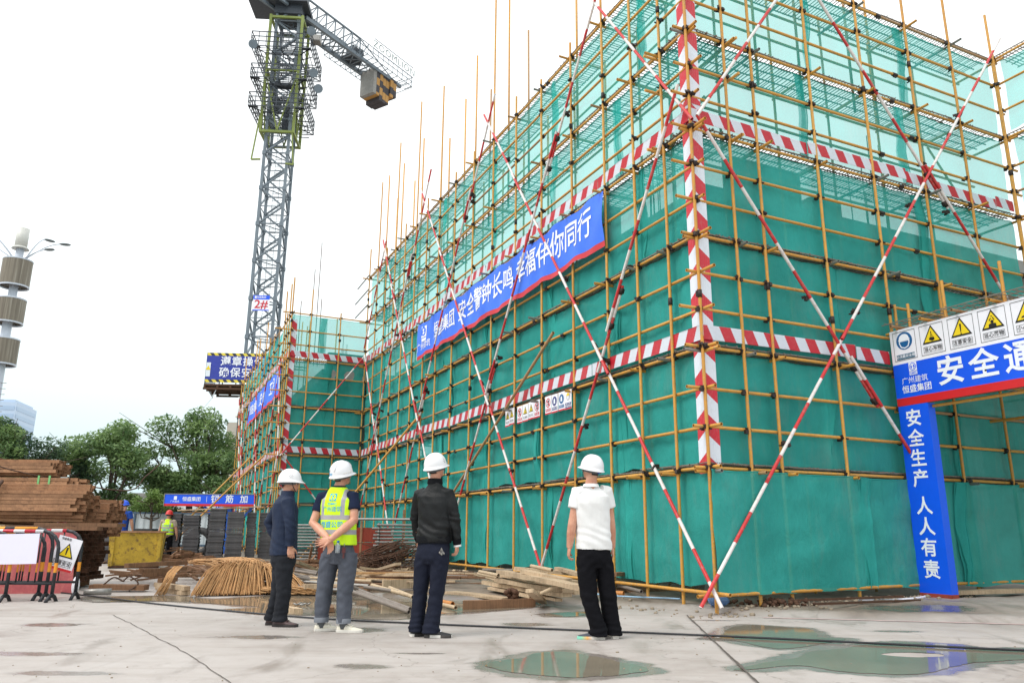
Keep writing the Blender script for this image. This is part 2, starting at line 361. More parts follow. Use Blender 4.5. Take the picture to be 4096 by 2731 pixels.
DEB_L=[(-3.36, 17.03, 0.12, -2.17, 15.44, 0.45, 0.12, 0.05, 'w'), (-3.92, 14.57, 0.5, -3.96, 16.39, 0.25, 0.1, 0.05, 'w'), (-2.43, 12.17, 0.2, -1.35, 10.8, 0.03, 0.05, 0.05, 'g'), (-2.35, 11.83, 0.2, -1.33, 10.63, 0.03, 0.05, 0.05, 'g'), (-2.42, 12.24, 0.22, -1.34, 10.82, 0.05, 0.05, 0.05, 'g'), (-2.36, 11.98, 0.25, -2.09, 12.2, 0.12, 0.05, 0.05, 'g'), (-3.89, 14.4, 0.3, -3.5, 14.4, 0.2, 0.05, 0.05, 'g'), (-3.78, 13.96, 0.28, -3.44, 14.16, 0.2, 0.05, 0.05, 'g'), (-3.95, 14.6, 0.2, -3.52, 14.42, 0.14, 0.05, 0.05, 'g'), (-3.93, 14.58, 0.35, -3.5, 14.45, 0.3, 0.05, 0.05, 'g'), (-3.97, 14.74, 0.38, -3.54, 14.65, 0.32, 0.05, 0.05, 'g'), (-2.14, 12.39, 0.25, -1.43, 11.63, 0.15, 0.05, 0.05, 'p'), (-1.85, 12.3, 0.22, -1.39, 11.49, 0.15, 0.05, 0.05, 'p'), (-2.21, 12.15, 0.24, -1.6, 11.93, 0.18, 0.05, 0.05, 'g'), (-2.13, 13.39, 0.2, -1.63, 13.79, 0.2, 0.06, 0.15, 'w'), (-3.47, 13.49, 0.15, -2.49, 13.7, 0.15, 0.12, 0.08, 'w'), (-2.72, 13.67, 0.22, -2.15, 13.81, 0.16, 0.15, 0.05, 'b'), (-3.11, 13.56, 0.1, -2.37, 13.44, 0.1, 0.1, 0.08, 'b'), (-3.06, 10.9, 0.03, -2.77, 10.58, 0.03, 0.1, 0.07, 'w'), (-1.03, 11.79, 0.07, -0.81, 11.39, 0.07, 0.06, 0.06, 'o'), (-1.02, 11.73, 0.04, -0.75, 11.16, 0.04, 0.05, 0.05, 'p'), (-2.78, 12.0, 0.04, -2.38, 10.73, 0.04, 0.1, 0.06, 'b'), (-1.79, 9.99, 0.7, -3.16, 17.58, 0.2, 0.14, 0.06, 's'), (-4.01, 16.07, 0.15, -3.41, 15.5, 0.28, 0.06, 0.05, 'w'), (-3.2, 16.52, 0.3, -2.66, 16.5, 0.12, 0.08, 0.04, 'w'), (-3.05, 16.16, 0.35, -2.42, 16.63, 0.25, 0.05, 0.04, 'w'), (-2.85, 15.02, 0.2, -2.29, 15.23, 0.1, 0.05, 0.05, 'g')]
DEB_F=[(-6.63, 13.76, 0.45, -6.17, 15.15, 0.45, 0.06, 0.18, 'b'), (-6.94, 15.02, 0.3, -6.61, 16.28, 0.3, 0.06, 0.14, 'b'), (-7.15, 15.55, 0.2, -6.91, 16.27, 0.2, 0.06, 0.14, 'b'), (-6.24, 14.16, 0.12, -5.34, 13.27, 0.12, 0.12, 0.07, 'w'), (-6.42, 14.66, 0.05, -5.37, 13.3, 0.05, 0.15, 0.08, 'w'), (-6.11, 13.95, 0.2, -5.99, 14.39, 0.2, 0.06, 0.1, 'b'), (-6.46, 14.74, 0.12, -6.22, 14.88, 0.12, 0.06, 0.1, 'b'), (-4.91, 14.54, 0.4, -4.74, 15.03, 0.4, 0.05, 0.12, 'b'), (-5.21, 15.58, 0.3, -4.95, 15.77, 0.3, 0.05, 0.12, 'b'), (-4.41, 13.88, 0.3, -4.26, 14.38, 0.3, 0.05, 0.12, 'w'), (-4.63, 14.66, 0.22, -4.42, 14.93, 0.22, 0.05, 0.12, 'b'), (-4.37, 12.45, 0.6, -4.34, 12.51, 0.62, 0.05, 0.05, 'p'), (-4.56, 13.55, 0.55, -4.29, 13.08, 0.5, 0.06, 0.06, 'g'), (-4.7, 14.25, 0.5, -4.55, 14.14, 0.45, 0.06, 0.06, 'g'), (-4.68, 14.43, 0.5, -4.49, 14.16, 0.45, 0.06, 0.06, 'g'), (-4.9, 15.33, 0.4, -4.53, 15.31, 0.45, 0.04, 0.04, 'p'), (-4.5, 14.32, 0.4, -4.31, 14.62, 0.3, 0.05, 0.05, 'g'), (-4.57, 14.59, 0.35, -4.39, 14.9, 0.26, 0.05, 0.05, 'g'), (-4.53, 14.43, 0.42, -4.3, 14.58, 0.34, 0.05, 0.05, 'g'), (-9.72, 23.34, 0.5, -5.88, 14.38, 0.8, 0.06, 0.04, 'w')]
PUD=[[(-6.77, 12.95), (-5.53, 13.24), (-4.73, 12.64), (-4.31, 13.01), (-3.91, 13.59), (-3.13, 14.05), (-2.0, 13.59), (-0.94, 13.16), (-0.15, 12.73), (0.42, 12.18), (0.18, 11.61), (-0.54, 10.93), (-1.03, 10.56), (-1.31, 10.12), (-1.78, 9.99), (-2.48, 10.45), (-3.12, 10.51), (-3.87, 11.03), (-3.59, 11.43), (-4.32, 11.91), (-5.25, 12.28), (-6.13, 12.05), (-6.44, 12.32)], [(-0.18, 6.76), (0.04, 7.04), (0.23, 7.35), (0.52, 7.47), (0.73, 7.22), (0.92, 6.95), (1.07, 6.74), (1.1, 6.49), (0.87, 6.33), (0.52, 6.17), (0.26, 6.23), (0.07, 6.29), (-0.07, 6.52)], [(2.29, 8.83), (2.63, 9.52), (2.88, 9.7), (3.12, 9.55), (3.42, 9.41), (3.38, 8.96), (3.3, 8.62), (3.53, 8.5), (3.27, 8.26), (2.97, 7.99), (2.7, 7.82), (2.54, 7.8), (2.38, 8.07), (2.25, 8.3), (2.1, 8.42)], [(2.17, 6.93), (2.47, 7.2), (2.79, 7.55), (3.07, 7.75), (3.41, 8.01), (3.69, 8.14), (4.03, 8.28), (4.31, 8.18), (4.49, 8.05), (4.57, 7.79), (4.97, 7.88), (5.28, 7.78), (4.92, 7.28), (4.54, 7.21), (4.06, 7.06), (3.69, 6.79), (3.36, 6.54), (3.11, 6.45), (2.91, 6.42), (2.74, 6.48), (2.59, 6.59), (2.49, 6.78), (2.31, 6.79), (1.93, 6.59), (1.86, 6.63)], [(0.46, 10.78), (0.83, 11.04), (1.2, 11.18), (0.91, 10.59), (0.56, 10.51)]]
PPL={'white': ((0.975, 8.383), {'head': (-0.104, 0.0, 1.722), 'neck': (-0.112, 0.0, 1.563), 'chest': (-0.11, 0.0, 1.388), 'waist': (-0.097, 0.0, 1.107), 'pelvis': (-0.092, 0.0, 0.838), 'shL': (-0.246, -0.02, 1.474), 'shR': (0.051, 0.04, 1.488), 'elL': (-0.322, -0.04, 1.136), 'elR': (0.108, 0.1, 1.164), 'wrL': (-0.351, -0.02, 0.899), 'wrR': (0.125, 0.14, 0.9), 'haL': (-0.381, 0.02, 0.773), 'haR': (0.13, 0.16, 0.782), 'hipL': (-0.183, -0.02, 0.781), 'hipR': (0.007, 0.03, 0.785), 'knL': (-0.152, -0.02, 0.41), 'knR': (0.05, 0.04, 0.42), 'anL': (-0.067, -0.05, 0.073), 'anR': (0.094, 0.05, 0.075)}), 'black': ((-0.881, 8.41), {'head': (0.067, 0.0, 1.73), 'neck': (0.058, 0.0, 1.571), 'chest': (0.055, 0.0, 1.376), 'waist': (0.077, 0.0, 1.126), 'pelvis': (0.062, 0.0, 0.869), 'shL': (-0.099, 0.05, 1.451), 'shR': (0.2, -0.03, 1.464), 'elL': (-0.162, 0.14, 1.204), 'elR': (0.278, -0.04, 1.186), 'wrL': (-0.123, 0.25, 0.964), 'wrR': (0.316, -0.02, 0.934), 'haL': (-0.063, 0.3, 0.862), 'haR': (0.309, 0.0, 0.773), 'hipL': (-0.027, 0.03, 0.806), 'hipR': (0.14, -0.03, 0.808), 'knL': (-0.067, 0.06, 0.424), 'knR': (0.115, -0.02, 0.414), 'anL': (-0.085, 0.05, 0.061), 'anR': (0.071, -0.05, 0.057)}), 'vest': ((-1.923, 8.776), {'head': (0.011, 0.0, 1.663), 'neck': (-0.02, 0.0, 1.527), 'chest': (-0.01, 0.0, 1.359), 'waist': (0.007, 0.0, 1.097), 'pelvis': (0.022, 0.0, 0.854), 'shL': (-0.194, 0.04, 1.416), 'shR': (0.156, -0.04, 1.43), 'elL': (-0.278, -0.02, 1.142), 'elR': (0.196, -0.12, 1.172), 'wrL': (-0.04, -0.2, 0.958), 'wrR': (-0.024, -0.27, 0.958), 'haL': (0.052, -0.19, 0.876), 'haR': (-0.16, -0.24, 0.916), 'hipL': (-0.072, 0.03, 0.787), 'hipR': (0.138, -0.03, 0.79), 'knL': (-0.125, 0.06, 0.389), 'knR': (0.122, -0.02, 0.388), 'anL': (-0.132, 0.05, 0.038), 'anR': (0.131, -0.05, 0.024)}), 'navy': ((-2.626, 9.248), {'head': (-0.001, 0.0, 1.609), 'neck': (-0.022, 0.0, 1.477), 'chest': (-0.04, 0.0, 1.32), 'waist': (-0.021, 0.0, 1.07), 'pelvis': (-0.014, 0.0, 0.799), 'shL': (-0.122, 0.17, 1.402), 'shR': (0.029, -0.17, 1.379), 'elL': (-0.296, 0.24, 1.156), 'elR': (0.099, -0.2, 1.104), 'wrL': (-0.161, 0.26, 0.918), 'wrR': (0.104, -0.17, 0.872), 'haL': (-0.076, 0.26, 0.832), 'haR': (0.13, -0.16, 0.756), 'hipL': (-0.05, 0.09, 0.728), 'hipR': (0.022, -0.09, 0.734), 'knL': (-0.062, 0.08, 0.348), 'knR': (0.045, -0.08, 0.351), 'anL': (-0.122, 0.1, 0.031), 'anR': (0.011, -0.06, 0.025)})}
# ---------------------------------------------------------------- ground
EDGE = [(-60, 20), (-12, 17), (-3.5, 13.6), (.19, 12.4), (1.97, 11.84), (3.08, 10.84), (5.16, 10.34), (6.4, 10.07), (14, 8.6), (60, 0)]
def beyond(x, y):
    """signed distance past the slab edge (positive on the muddy side)"""
    for (ax, ay), (bx, by) in zip(EDGE, EDGE[1:]):
        if ax <= x <= bx:
            ye = ay + (by - ay) * (x - ax) / (bx - ax); return (y - ye) * .93
    return -1
def sstep(a, b, x): t = max(0, min(1, (x - a) / (b - a))); return t * t * (3 - 2 * t)
def gz(x, y):
    d = beyond(x, y)
    if x < -4.2: d -= (-4.2 - x) * 1.6
    if d <= 0: return 0.0
    h = .07 * sstep(0, .22, d) + .06 * sstep(.2, 1.6, d)
    n = mnoise.noise(Vector((x * 1.7, y * 1.7, 3))) * .02 + mnoise.noise(Vector((x * 6, y * 6, 9))) * .008
    return max(0, h + n * sstep(0, .4, d))
def axis_vals(a, b, step, lo, hi):
    v = list(np.arange(a, b + 1e-6, step)); s = step; x = b
    while x < hi: s *= 1.35; x += s; v.append(min(x, hi))
    s = step; x = a; w = []
    while x > lo: s *= 1.35; x -= s; w.append(max(x, lo))
    return w[::-1] + v
gx = axis_vals(-8, 8, .1, -500, 500); gy = axis_vals(4, 15, .085, -120, 900)
mb = MB(); mb.grid(lambda u, v: (0, 0, 0), len(gx) - 1, len(gy) - 1)
mb.v = [(x, y, gz(x, y)) for y in gy for x in gx]
gme = mb.mesh('ground', [])
at = gme.attributes.new('mud', 'FLOAT', 'POINT')
at.data.foreach_set('value', [sstep(-.05, .35, beyond(x, y) - (max(0, -4.2 - x)) * 1.6 + .35 * mnoise.noise(Vector((x * 1.1, y * 1.1, 0)))) * (1 - .75 * sstep(5.5, 7.5, x)) for y in gy for x in gx])
def pdist(x, y, poly):
    best = 9e9; ins = False; n = len(poly)
    for i in range(n):
        ax, ay = poly[i]; bx, by = poly[(i + 1) % n]; dx, dy = bx - ax, by - ay; t = max(0, min(1, ((x - ax) * dx + (y - ay) * dy) / (dx * dx + dy * dy + 1e-9)))
        best = min(best, math.hypot(x - ax - t * dx, y - ay - t * dy))
        if (ay > y) != (by > y) and x < ax + (y - ay) / (by - ay) * dx: ins = not ins
    return -best if ins else best
SPOTS = [(-2.6, 8.3, .7, .22), (-5.2, 9.2, .6, .3), (-4.3, 7.1, .9, .2), (.2, 9.6, .5, .3), (-1.7, 8.95, .5, .35), (2.6, 10.2, .5, .12), (-1.2, 6.6, .35, .2), (-6.2, 8.0, .8, .25), (-3.4, 6.2, .7, .15), (4.4, 9.2, .5, .15), (-.8, 7.3, .4, .1), (5.6, 11.0, 1.2, .5), (3.6, 5.6, .6, .15), (-2.2, 5.4, .6, .12)]
BB = [(min(p[0] for p in q) - .5, max(p[0] for p in q) + .5, min(p[1] for p in q) - .5, max(p[1] for p in q) + .5) for q in PUD]
def wetness(x, y):
    w = 0
    if not (-9 < x < 9 and 4 < y < 16): return 0
    for q, b in zip(PUD, BB):
        if b[0] < x < b[1] and b[2] < y < b[3]: w = max(w, 1 - sstep(-.05, .34, pdist(x, y, q)))
    for cx, cy, a, b in SPOTS:
        d = math.hypot((x - cx) / a, (y - cy) / b)
        if d < 1.3: w = max(w, .75 * (1 - sstep(.3, 1.25, d)))
    return w * sstep(.7, 1.3, math.hypot((x - 3.68) / .3, (y - 7.43) / .15))
at = gme.attributes.new('wet', 'FLOAT', 'POINT'); at.data.foreach_set('value', [wetness(x, y) for y in gy for x in gx])
s = NT('pale_concrete_and_mud'); p = s.pos()
n1 = s.noise(p, .55, 6, .6); n2 = s.noise(p, 3.2, 6, .65); n3 = s.noise(s.mapv(p, (1, .35, 1), (0, 0, .4)), 1.5, 5, .6, .8)
base = s.ramp(s.math('ADD', s.math('MULTIPLY', n1, .6), s.math('MULTIPLY', n2, .4)), [(.32, lin(150, 141, 135)), (.5, lin(170, 163, 158)), (.7, lin(181, 175, 171))])
stain = s.ramp(n3, [(.56, (0, 0, 0)), (.68, (.55,) * 3)])
base = s.mix(stain, base, lin(122, 108, 96))
base = s.mix(s.ramp(s.noise(p, 1.1, 7, .7), [(.6, (0, 0, 0)), (.72, (.6,) * 3)]), base, lin(120, 110, 100))
speck = s.ramp(s.noise(p, 28, 2, .5), [(.72, (0, 0, 0)), (.76, (.7,) * 3)])
base = s.mix(speck, base, lin(92, 84, 76))
trk = s.ramp(s.noise(s.mapv(p, (.25, 2.6, 1), (0, 0, -.35)), 1.4, 5, .6, .3), [(.52, (0, 0, 0)), (.72, (.4,) * 3)])
base = s.mix(trk, base, lin(138, 126, 116))
crk = s.n('ShaderNodeTexVoronoi', feature='DISTANCE_TO_EDGE'); crk.inputs['Scale'].default_value = .42; wv_ = s.n('ShaderNodeVectorMath', operation='ADD'); s.l(p, wv_.inputs[0]); nn_ = s.n('ShaderNodeTexNoise'); nn_.inputs['Scale'].default_value = 1.6; nn_.inputs['Detail'].default_value = 6; s.l(p, nn_.inputs[0]); s.l(nn_.outputs['Color'], wv_.inputs[1]); s.l(wv_.outputs[0], crk.inputs['Vector'])
base = s.mix(s.ramp(crk.outputs['Distance'], [(0, (.5,) * 3), (.004, (0, 0, 0))]), base, lin(96, 88, 80))
mud = s.ramp(s.noise(p, 2.1, 7, .7), [(.3, lin(84, 74, 64)), (.55, lin(128, 116, 104)), (.75, lin(156, 146, 134))])
a = s.n('ShaderNodeAttribute', attribute_name='mud')
col = s.mix(a.outputs['Fac'], base, mud)
wa = s.n('ShaderNodeAttribute', attribute_name='wet').outputs['Fac']
wm = s.ramp(s.math('ADD', wa, s.math('MULTIPLY', s.math('SUBTRACT', s.noise(s.mapv(p, (1, 1.6, 1)), 3.0, 7, .7), .5), 1.1)), [(.38, (0, 0, 0)), (.62, (1, 1, 1))])
col = s.mix(s.math('MULTIPLY', wm, .55), col, s.mix(1.0, col, (.40, .36, .32), 'MULTIPLY'))
wet = s.mix(wm, s.ramp(n3, [(.5, (.75,) * 3), (.66, (.4,) * 3)]), (.16, .16, .16))
h = s.math('ADD', s.math('MULTIPLY', s.noise(p, 60, 4), .5), s.math('MULTIPLY', n2, .8))
GROUND = s.done(s.bsdf(col, wet, 0, s.bump(h, .18, .012)))
gme.materials.append(GROUND)
put('ground', gme, kind='structure')

# puddles: thin sheets of muddy water with ragged shores
s = NT('puddle_water'); p = s.pos()
c = s.ramp(s.noise(p, .8, 4), [(.3, lin(112, 106, 94)), (.7, lin(140, 130, 114))])
b = s.n('ShaderNodeBsdfPrincipled'); s.l(c, b.inputs['Base Color']); b.inputs['Roughness'].default_value = .06; b.inputs['IOR'].default_value = 1.33
s.l(s.bump(s.noise(p, 5, 2), .02, .01), b.inputs['Normal']); WATER = s.done(b.outputs[0])
WETC = basic('wet_concrete', lin(142, 130, 116), .25, 0, .25, 2, .1, 40)
def ragged(poly, amp, sub, seed, grow=0):
    q = []
    n = len(poly); cx = sum(a for a, b in poly) / n; cy = sum(b for a, b in poly) / n
    for i in range(n):
        p0, p1, p2, p3 = (Vector((*poly[(i + k) % n], 0)) for k in (-1, 0, 1, 2))
        for j in range(sub):
            t = j / sub
            v = .5 * ((2 * p1) + (-p0 + p2) * t + (2 * p0 - 5 * p1 + 4 * p2 - p3) * t * t + (-p0 + 3 * p1 - 3 * p2 + p3) * t ** 3)
            d = Vector((v.x - cx, v.y - cy, 0)); L = d.length or 1
            k = mnoise.noise(Vector((v.x * 3, v.y * 3, seed))) * amp + mnoise.noise(Vector((v.x * 11, v.y * 11, seed))) * amp * .45 + grow
            q.append((v.x + d.x / L * k, v.y + d.y / L * k))
    return q
def sheet(name, poly, z, mat, hole=None, kind='structure'):
    bm = bmesh.new(); vs = [bm.verts.new((x, y, z)) for x, y in poly]
    ed = [bm.edges.new((vs[i], vs[(i + 1) % len(vs)])) for i in range(len(vs))]
    if hole:
        hs = [bm.verts.new((x, y, z)) for x, y in hole]; ed += [bm.edges.new((hs[i], hs[(i + 1) % len(hs)])) for i in range(len(hs))]
    bmesh.ops.triangle_fill(bm, use_beauty=True, edges=ed)
    for f in bm.faces:
        if f.normal.z < 0: f.normal_flip()
    me = bpy.data.meshes.new(name); bm.to_mesh(me); bm.free(); me.materials.append(mat); return put(name, me, kind=kind)
for i, pl in enumerate(PUD):
    z = .003
    q = ragged(pl, .07 if i else .12, 7, i * 3.7)
    hole = None
    if i == 3: hole = ragged([(3.4, 7.42), (3.52, 7.55), (3.75, 7.58), (3.95, 7.5), (3.9, 7.36), (3.62, 7.3)], .03, 5, 2)
    sheet('puddle', q, z, WATER, hole)
JOINT = basic('dark_slab_joint', lin(92, 84, 78), .8, 0, .3, 6, .2)
def strip(pts, w, z, amp, seed, mat=JOINT, name='slab_joint'):
    mb = MB(); P = []
    for (ax, ay), (bx, by) in zip(pts, pts[1:]):
        n = max(2, int(math.hypot(bx - ax, by - ay) / .1))
        for i in range(n): P.append((ax + (bx - ax) * i / n, ay + (by - ay) * i / n))
    P.append(pts[-1]); L = []
    for i, (x, y) in enumerate(P):
        a, b = P[max(0, i - 1)], P[min(len(P) - 1, i + 1)]; dx, dy = b[0] - a[0], b[1] - a[1]; l = math.hypot(dx, dy)
        nx, ny = -dy / l, dx / l; k = mnoise.noise(Vector((x * 4, y * 4, seed))) * amp; ww = w * (.6 + .7 * abs(mnoise.noise(Vector((x * 9, y * 9, seed + 5)))))
        L += [(x + nx * (k + ww), y + ny * (k + ww), z), (x + nx * (k - ww), y + ny * (k - ww), z)]
    mb.add(L, [(2 * i, 2 * i + 1, 2 * i + 3, 2 * i + 2) for i in range(len(P) - 1)])
    build(mb, name, mat, origin=(0, 0, 0), kind='structure')
strip([(2.35, 10.75), (1.81, 6.02), (1.4, 2.5)], .013, .012, .01, 1)
strip([(-5.03, 10.26), (-2.83, 7.19), (-1.99, 5.86), (-.4, 3.4)], .006, .006, .03, 2)
strip([(.5, 7.75), (-.4, 7.95), (-1.3, 8.0)], .002, .006, .02, 3)
strip([(3.3, 10.55), (5.2, 10.2), (7.5, 9.75), (10, 9.3)], .05, .0065, .03, 7, basic('pink_chalky_line', lin(206, 180, 176), .8, 0, .15, 4, .1), 'painted_line')

# ---------------------------------------------------------------- scaffolds
AD = Vector((-.42404, .90564, 0)); BD = Vector((.90564, .42404, 0)); AN = -BD; BN = -AD
C0 = Vector((2.8189, 10.9849, 0)); I0 = Vector((-5.7637, 29.315, 0)); D0 = Vector((-8.4047, 28.0784, 0))
TA = [0, .72, 1.6, 2.56, 3.81, 5.16, 6.49, 7.86, 9.19, 10.58, 11.91, 13.08, 14.22, 15.43, 16.6, 17.75, 18.96, 20.24]
TB = [0, .78, 1.37, 2.72, 4.11, 5.5, 6.83, 8.24]
TCC = [0, .74, 1.87, 2.92]                      # along the return, from its outer corner
TD = [0, .55, 1.1, 1.65, 2.9, 4.3, 5.6, 6.9, 8.2, 9.4, 10.6, 11.8, 12.9, 14.1, 15.3, 16.5]
LV = dict(S=.27, P1=1.98, P1a=2.56, P1b=3.13, P2=3.75, P2a=4.34, P2b=4.93, P3=5.53, P3a=6.12, P3b=6.71, P4=7.36, P4a=7.93, P4b=8.48, P5=9.15, P5a=9.77, P5b=10.4, P6=11.0)
PLAT = ['P1', 'P2', 'P3', 'P4', 'P5', 'P6']
r0 = .0255
def clamp_mesh():
    mb = MB(); mb.box((0, 0, .0), (.072, .072, .065)); mb.box((.045, .03, .02), (.06, .026, .045), Matrix.Rotation(.5, 3, 'Z')); mb.box((-.02, .055, -.02), (.05, .05, .06), Matrix.Rotation(.4, 3, 'X'))
    mb.box((.06, -.03, -.03), (.05, .02, .02)); return mb.mesh('coupler', CLAMP)
CLM = clamp_mesh()
def sleeve_mesh():
    mb = MB(); mb.tube((0, 0, -.06), (0, 0, .06), .036, 8); mb.box((.04, 0, 0), (.035, .026, .09)); return mb.mesh('coupler', CLAMP)
SLM = sleeve_mesh()
class Run:
    """one straight run of scaffold; t along dir, o outward"""
    def __init__(s, org, d, n, ts, label, lev, topz):
        s.o, s.d, s.n, s.ts = org, d, n, ts; s.lev = lev; s.top = topz; s.nc = 0
        s.root = thing('scaffold', org, label, 'scaffold', 'scaffold runs wrapped round the building', math.atan2(d.y, d.x))
    def P(s, t, z, o=0.0): v = s.o + s.d * t + s.n * o; return Vector((v.x, v.y, z))
    def clamp(s, p):
        if s.nc >= 295: return
        s.nc += 1
        M = Matrix.Translation(p) @ Matrix.Rotation(math.atan2(s.d.y, s.d.x) + rnd.choice((0, 1.57, 3.14)), 4, 'Z') @ Matrix.Rotation(rnd.uniform(-.3, .3), 4, 'X')
        put('coupler', CLM, s.root, M)
    def sleeve(s, p, vert):
        M = Matrix.Translation(p) @ (Matrix.Rotation(rnd.uniform(0, 6), 4, 'Z') if vert else Matrix.Rotation(math.atan2(s.d.y, s.d.x), 4, 'Z') @ Matrix.Rotation(1.5708, 4, 'Y'))
        put('coupler', SLM, s.root, M)
    def poles(s, extra, base, inner=True, skip=()):
        for i, t in enumerate(s.ts):
            if i in skip: continue
            j = rnd.uniform(-.012, .012)
            pole('pole', s.P(t + j, base(t)), s.P(t - j, s.top + extra[i]), r0, YEL, s.root, 10, True)
            for z in (rnd.uniform(4, 5), rnd.uniform(8, 10.5)):
                if z < s.top and rnd.random() < .6: s.sleeve(s.P(t, z), True)
            if inner and t > .95: pole('inner_pole', s.P(t + .05, .12, -.9), s.P(t + .05, s.top - rnd.uniform(-.5, .2), -.9), r0, YEL, s.root, 6)
    def ledgers(s, ends, tmin=None, tmax=None, off=-.055, clampall=False, levs=None):
        for nm in (levs or s.lev):
            z = LV[nm]; a = (s.ts[0] if tmin is None else tmin) - ends[0] * rnd.uniform(.6, 1.2); b = (s.ts[-1] if tmax is None else tmax) + ends[1] * rnd.uniform(.6, 1.2)
            cut = [a]
            while b - cut[-1] > 7: cut.append(cut[-1] + rnd.uniform(4.5, 6))
            cut.append(b)
            for k, (u, v) in enumerate(zip(cut, cut[1:])):
                pole('ledger', s.P(u, z + rnd.uniform(-.008, .008), off), s.P(v, z + rnd.uniform(-.008, .008), off), r0, YEL, s.root, 10, True)
                if k: s.sleeve(s.P(u, z, off), False)
            for t in s.ts:
                if nm in PLAT or rnd.random() < .62 or clampall: s.clamp(s.P(t, z, -.025))
    def stubs(s, levs, out=.26, ts=None):
        for nm in levs:
            for t in (ts or s.ts):
                k = rnd.uniform(.6, 1.15)
                pole('transom', s.P(t + .06, LV[nm] - .06, -.95 if t > .9 else -.08), s.P(t + .06, LV[nm] - .06, out * k), r0, YEL if rnd.random() < .6 else GALV, s.root, 10, True)
    def inner(s, levs):
        for nm in levs: pole('inner_ledger', s.P(s.ts[0] - .2, LV[nm] - .03, -.9), s.P(s.ts[-1] + .2, LV[nm] - .03, -.9), r0, YEL, s.root, 6)
    def decks(s, levs, t0=None, t1=None):
        """wire mesh walkways; wires too many to pick apart"""
        a = s.ts[0] if t0 is None else t0; b = s.ts[-1] if t1 is None else t1
        for nm in levs:
            mb = MB(); z = LV[nm] + .05; n = int((b - a) / .075)
            for i in range(n):
                t = a + (b - a) * (i + .5) / n + rnd.uniform(-.01, .01)
                mb.bar(s.P(t, z + rnd.uniform(0, .03), -.02 - rnd.uniform(0, .05)), s.P(t + rnd.uniform(-.02, .02), z, -.88), .012, .012)
            for k in range(5):
                o = -.06 - k * .2; m = int((b - a) / 1.6)
                for i in range(m): mb.bar(s.P(a + (b - a) * i / m, z + rnd.uniform(0, .02), o), s.P(a + (b - a) * (i + 1) / m + .1, z + rnd.uniform(0, .04), o), .018, .018)
            build(mb, 'wire_mesh_deck', DECKW, s.root, kind='stuff')
    def nets(s, z0n, z1n, splits, seed, top_gap=.04, bot_gap=.07, off=-.13, mat=None, scallop=.08, hang=1):
        z0, z1 = LV[z0n] + bot_gap, LV[z1n] - top_gap
        for k, (a, b) in enumerate(zip(splits, splits[1:])):
            rr = random.Random(seed * 31 + k); ph = rr.uniform(0, 9); lo = rr.uniform(0, .025)
            a2, b2 = a - (rr.uniform(.03, .16) if k else 0), b + rr.uniform(.03, .16); tt = [t for t in s.ts if a2 - .1 < t < b2 + .1]
            def near(t):
                return min([abs(t - q) for q in tt] or [1])
            def fn(u, v):
                t = a2 + (b2 - a2) * u; dn = .7 * math.sin(min(near(t) / .62, 1) * math.pi / 2)
                top = z1 - scallop * .6 * (dn / .7) ** .8 * (1 + .3 * math.sin(t * 2 + ph)); bot = z0 + lo + scallop * (1.2 * (dn / .7) ** 1.2 + .35 * math.sin(t * 2.3 + ph) + .25 * math.sin(t * 5 + ph * 2))
                z = bot + (top - bot) * v
                bil = .05 * math.sin(math.pi * v) * (dn / .7) * math.sin(ph + t * .7)
                fold = .03 * mnoise.noise(Vector((t * 3.2, z * .6, seed))) + .022 * mnoise.noise(Vector((t * 1.2 + z * 1.6, z * 3 - t, seed + 4)))
                pull = .03 * mnoise.noise(Vector((t * 7, seed, 2))) * (abs(v - .5) * 2) ** 2
                edge = .05 * math.exp(-((u * (b2 - a2)) / .08) ** 2) * math.sin(ph + 7 * v)
                return s.P(t, z, off - (k % 2) * .012 + bil + fold * 1.3 + pull + edge * .5)
            nu = max(6, int((b2 - a2) / .11)); mb = MB(); mb.grid(fn, nu, 18)
            # hem roll along the top
            mb.poly([fn(i / nu, 1) for i in range(nu + 1)], .009, 4)
            if k:
                wt = rr.uniform(.12, .3); wb = rr.uniform(.05, .22)
                def fl(u, v):
                    w_ = wb + (wt - wb) * v; q = fn(max(0, min(1, (.02 + u * w_ + .03 * math.sin(v * 7 + ph)) / (b2 - a2))), v); return q + s.n * (.022 + .012 * math.sin(u * 5 + v * 6))
                mb.grid(fl, 4, 14); mb.poly([fl(1, j / 14) for j in range(15)], .008, 4)
            build(mb, 'safety_net', mat or (NETU if LV[z0n] > 7 else NET), s.root)
    def toe(s, nm, a, b, seed):
        """corrugated red and white toe boards in overlapping lengths"""
        x = a; k = 0
        while x < b - .05:
            y = min(b, x + rnd.uniform(2.4, 3.2)); tilt = rnd.uniform(-.02, .02); z0 = LV[nm] + .10 + rnd.uniform(-.02, .02)
            L = y - x; mb = MB(); rows = [(j * .0125, .006 if j % 2 else -.006) for j in range(19)]
            nx = max(2, int(L / .3))
            mb.grid(lambda u, v: (u * L, .01 * math.sin(u * L * 2.2 + k) + (rows[round(v * 18)][1]), rows[round(v * 18)][0] + tilt * u * L), nx, 18)
            me = mb.mesh('toe_board', TOE)
            M = Matrix((s.d, s.d.cross(Vector((0, 0, 1))), Vector((0, 0, 1)))).transposed().to_4x4(); M.translation = s.P(x - .03, z0, -.005 + .012 * (k % 2))
            put('toe_board', me, s.root, M); x = y; k += 1
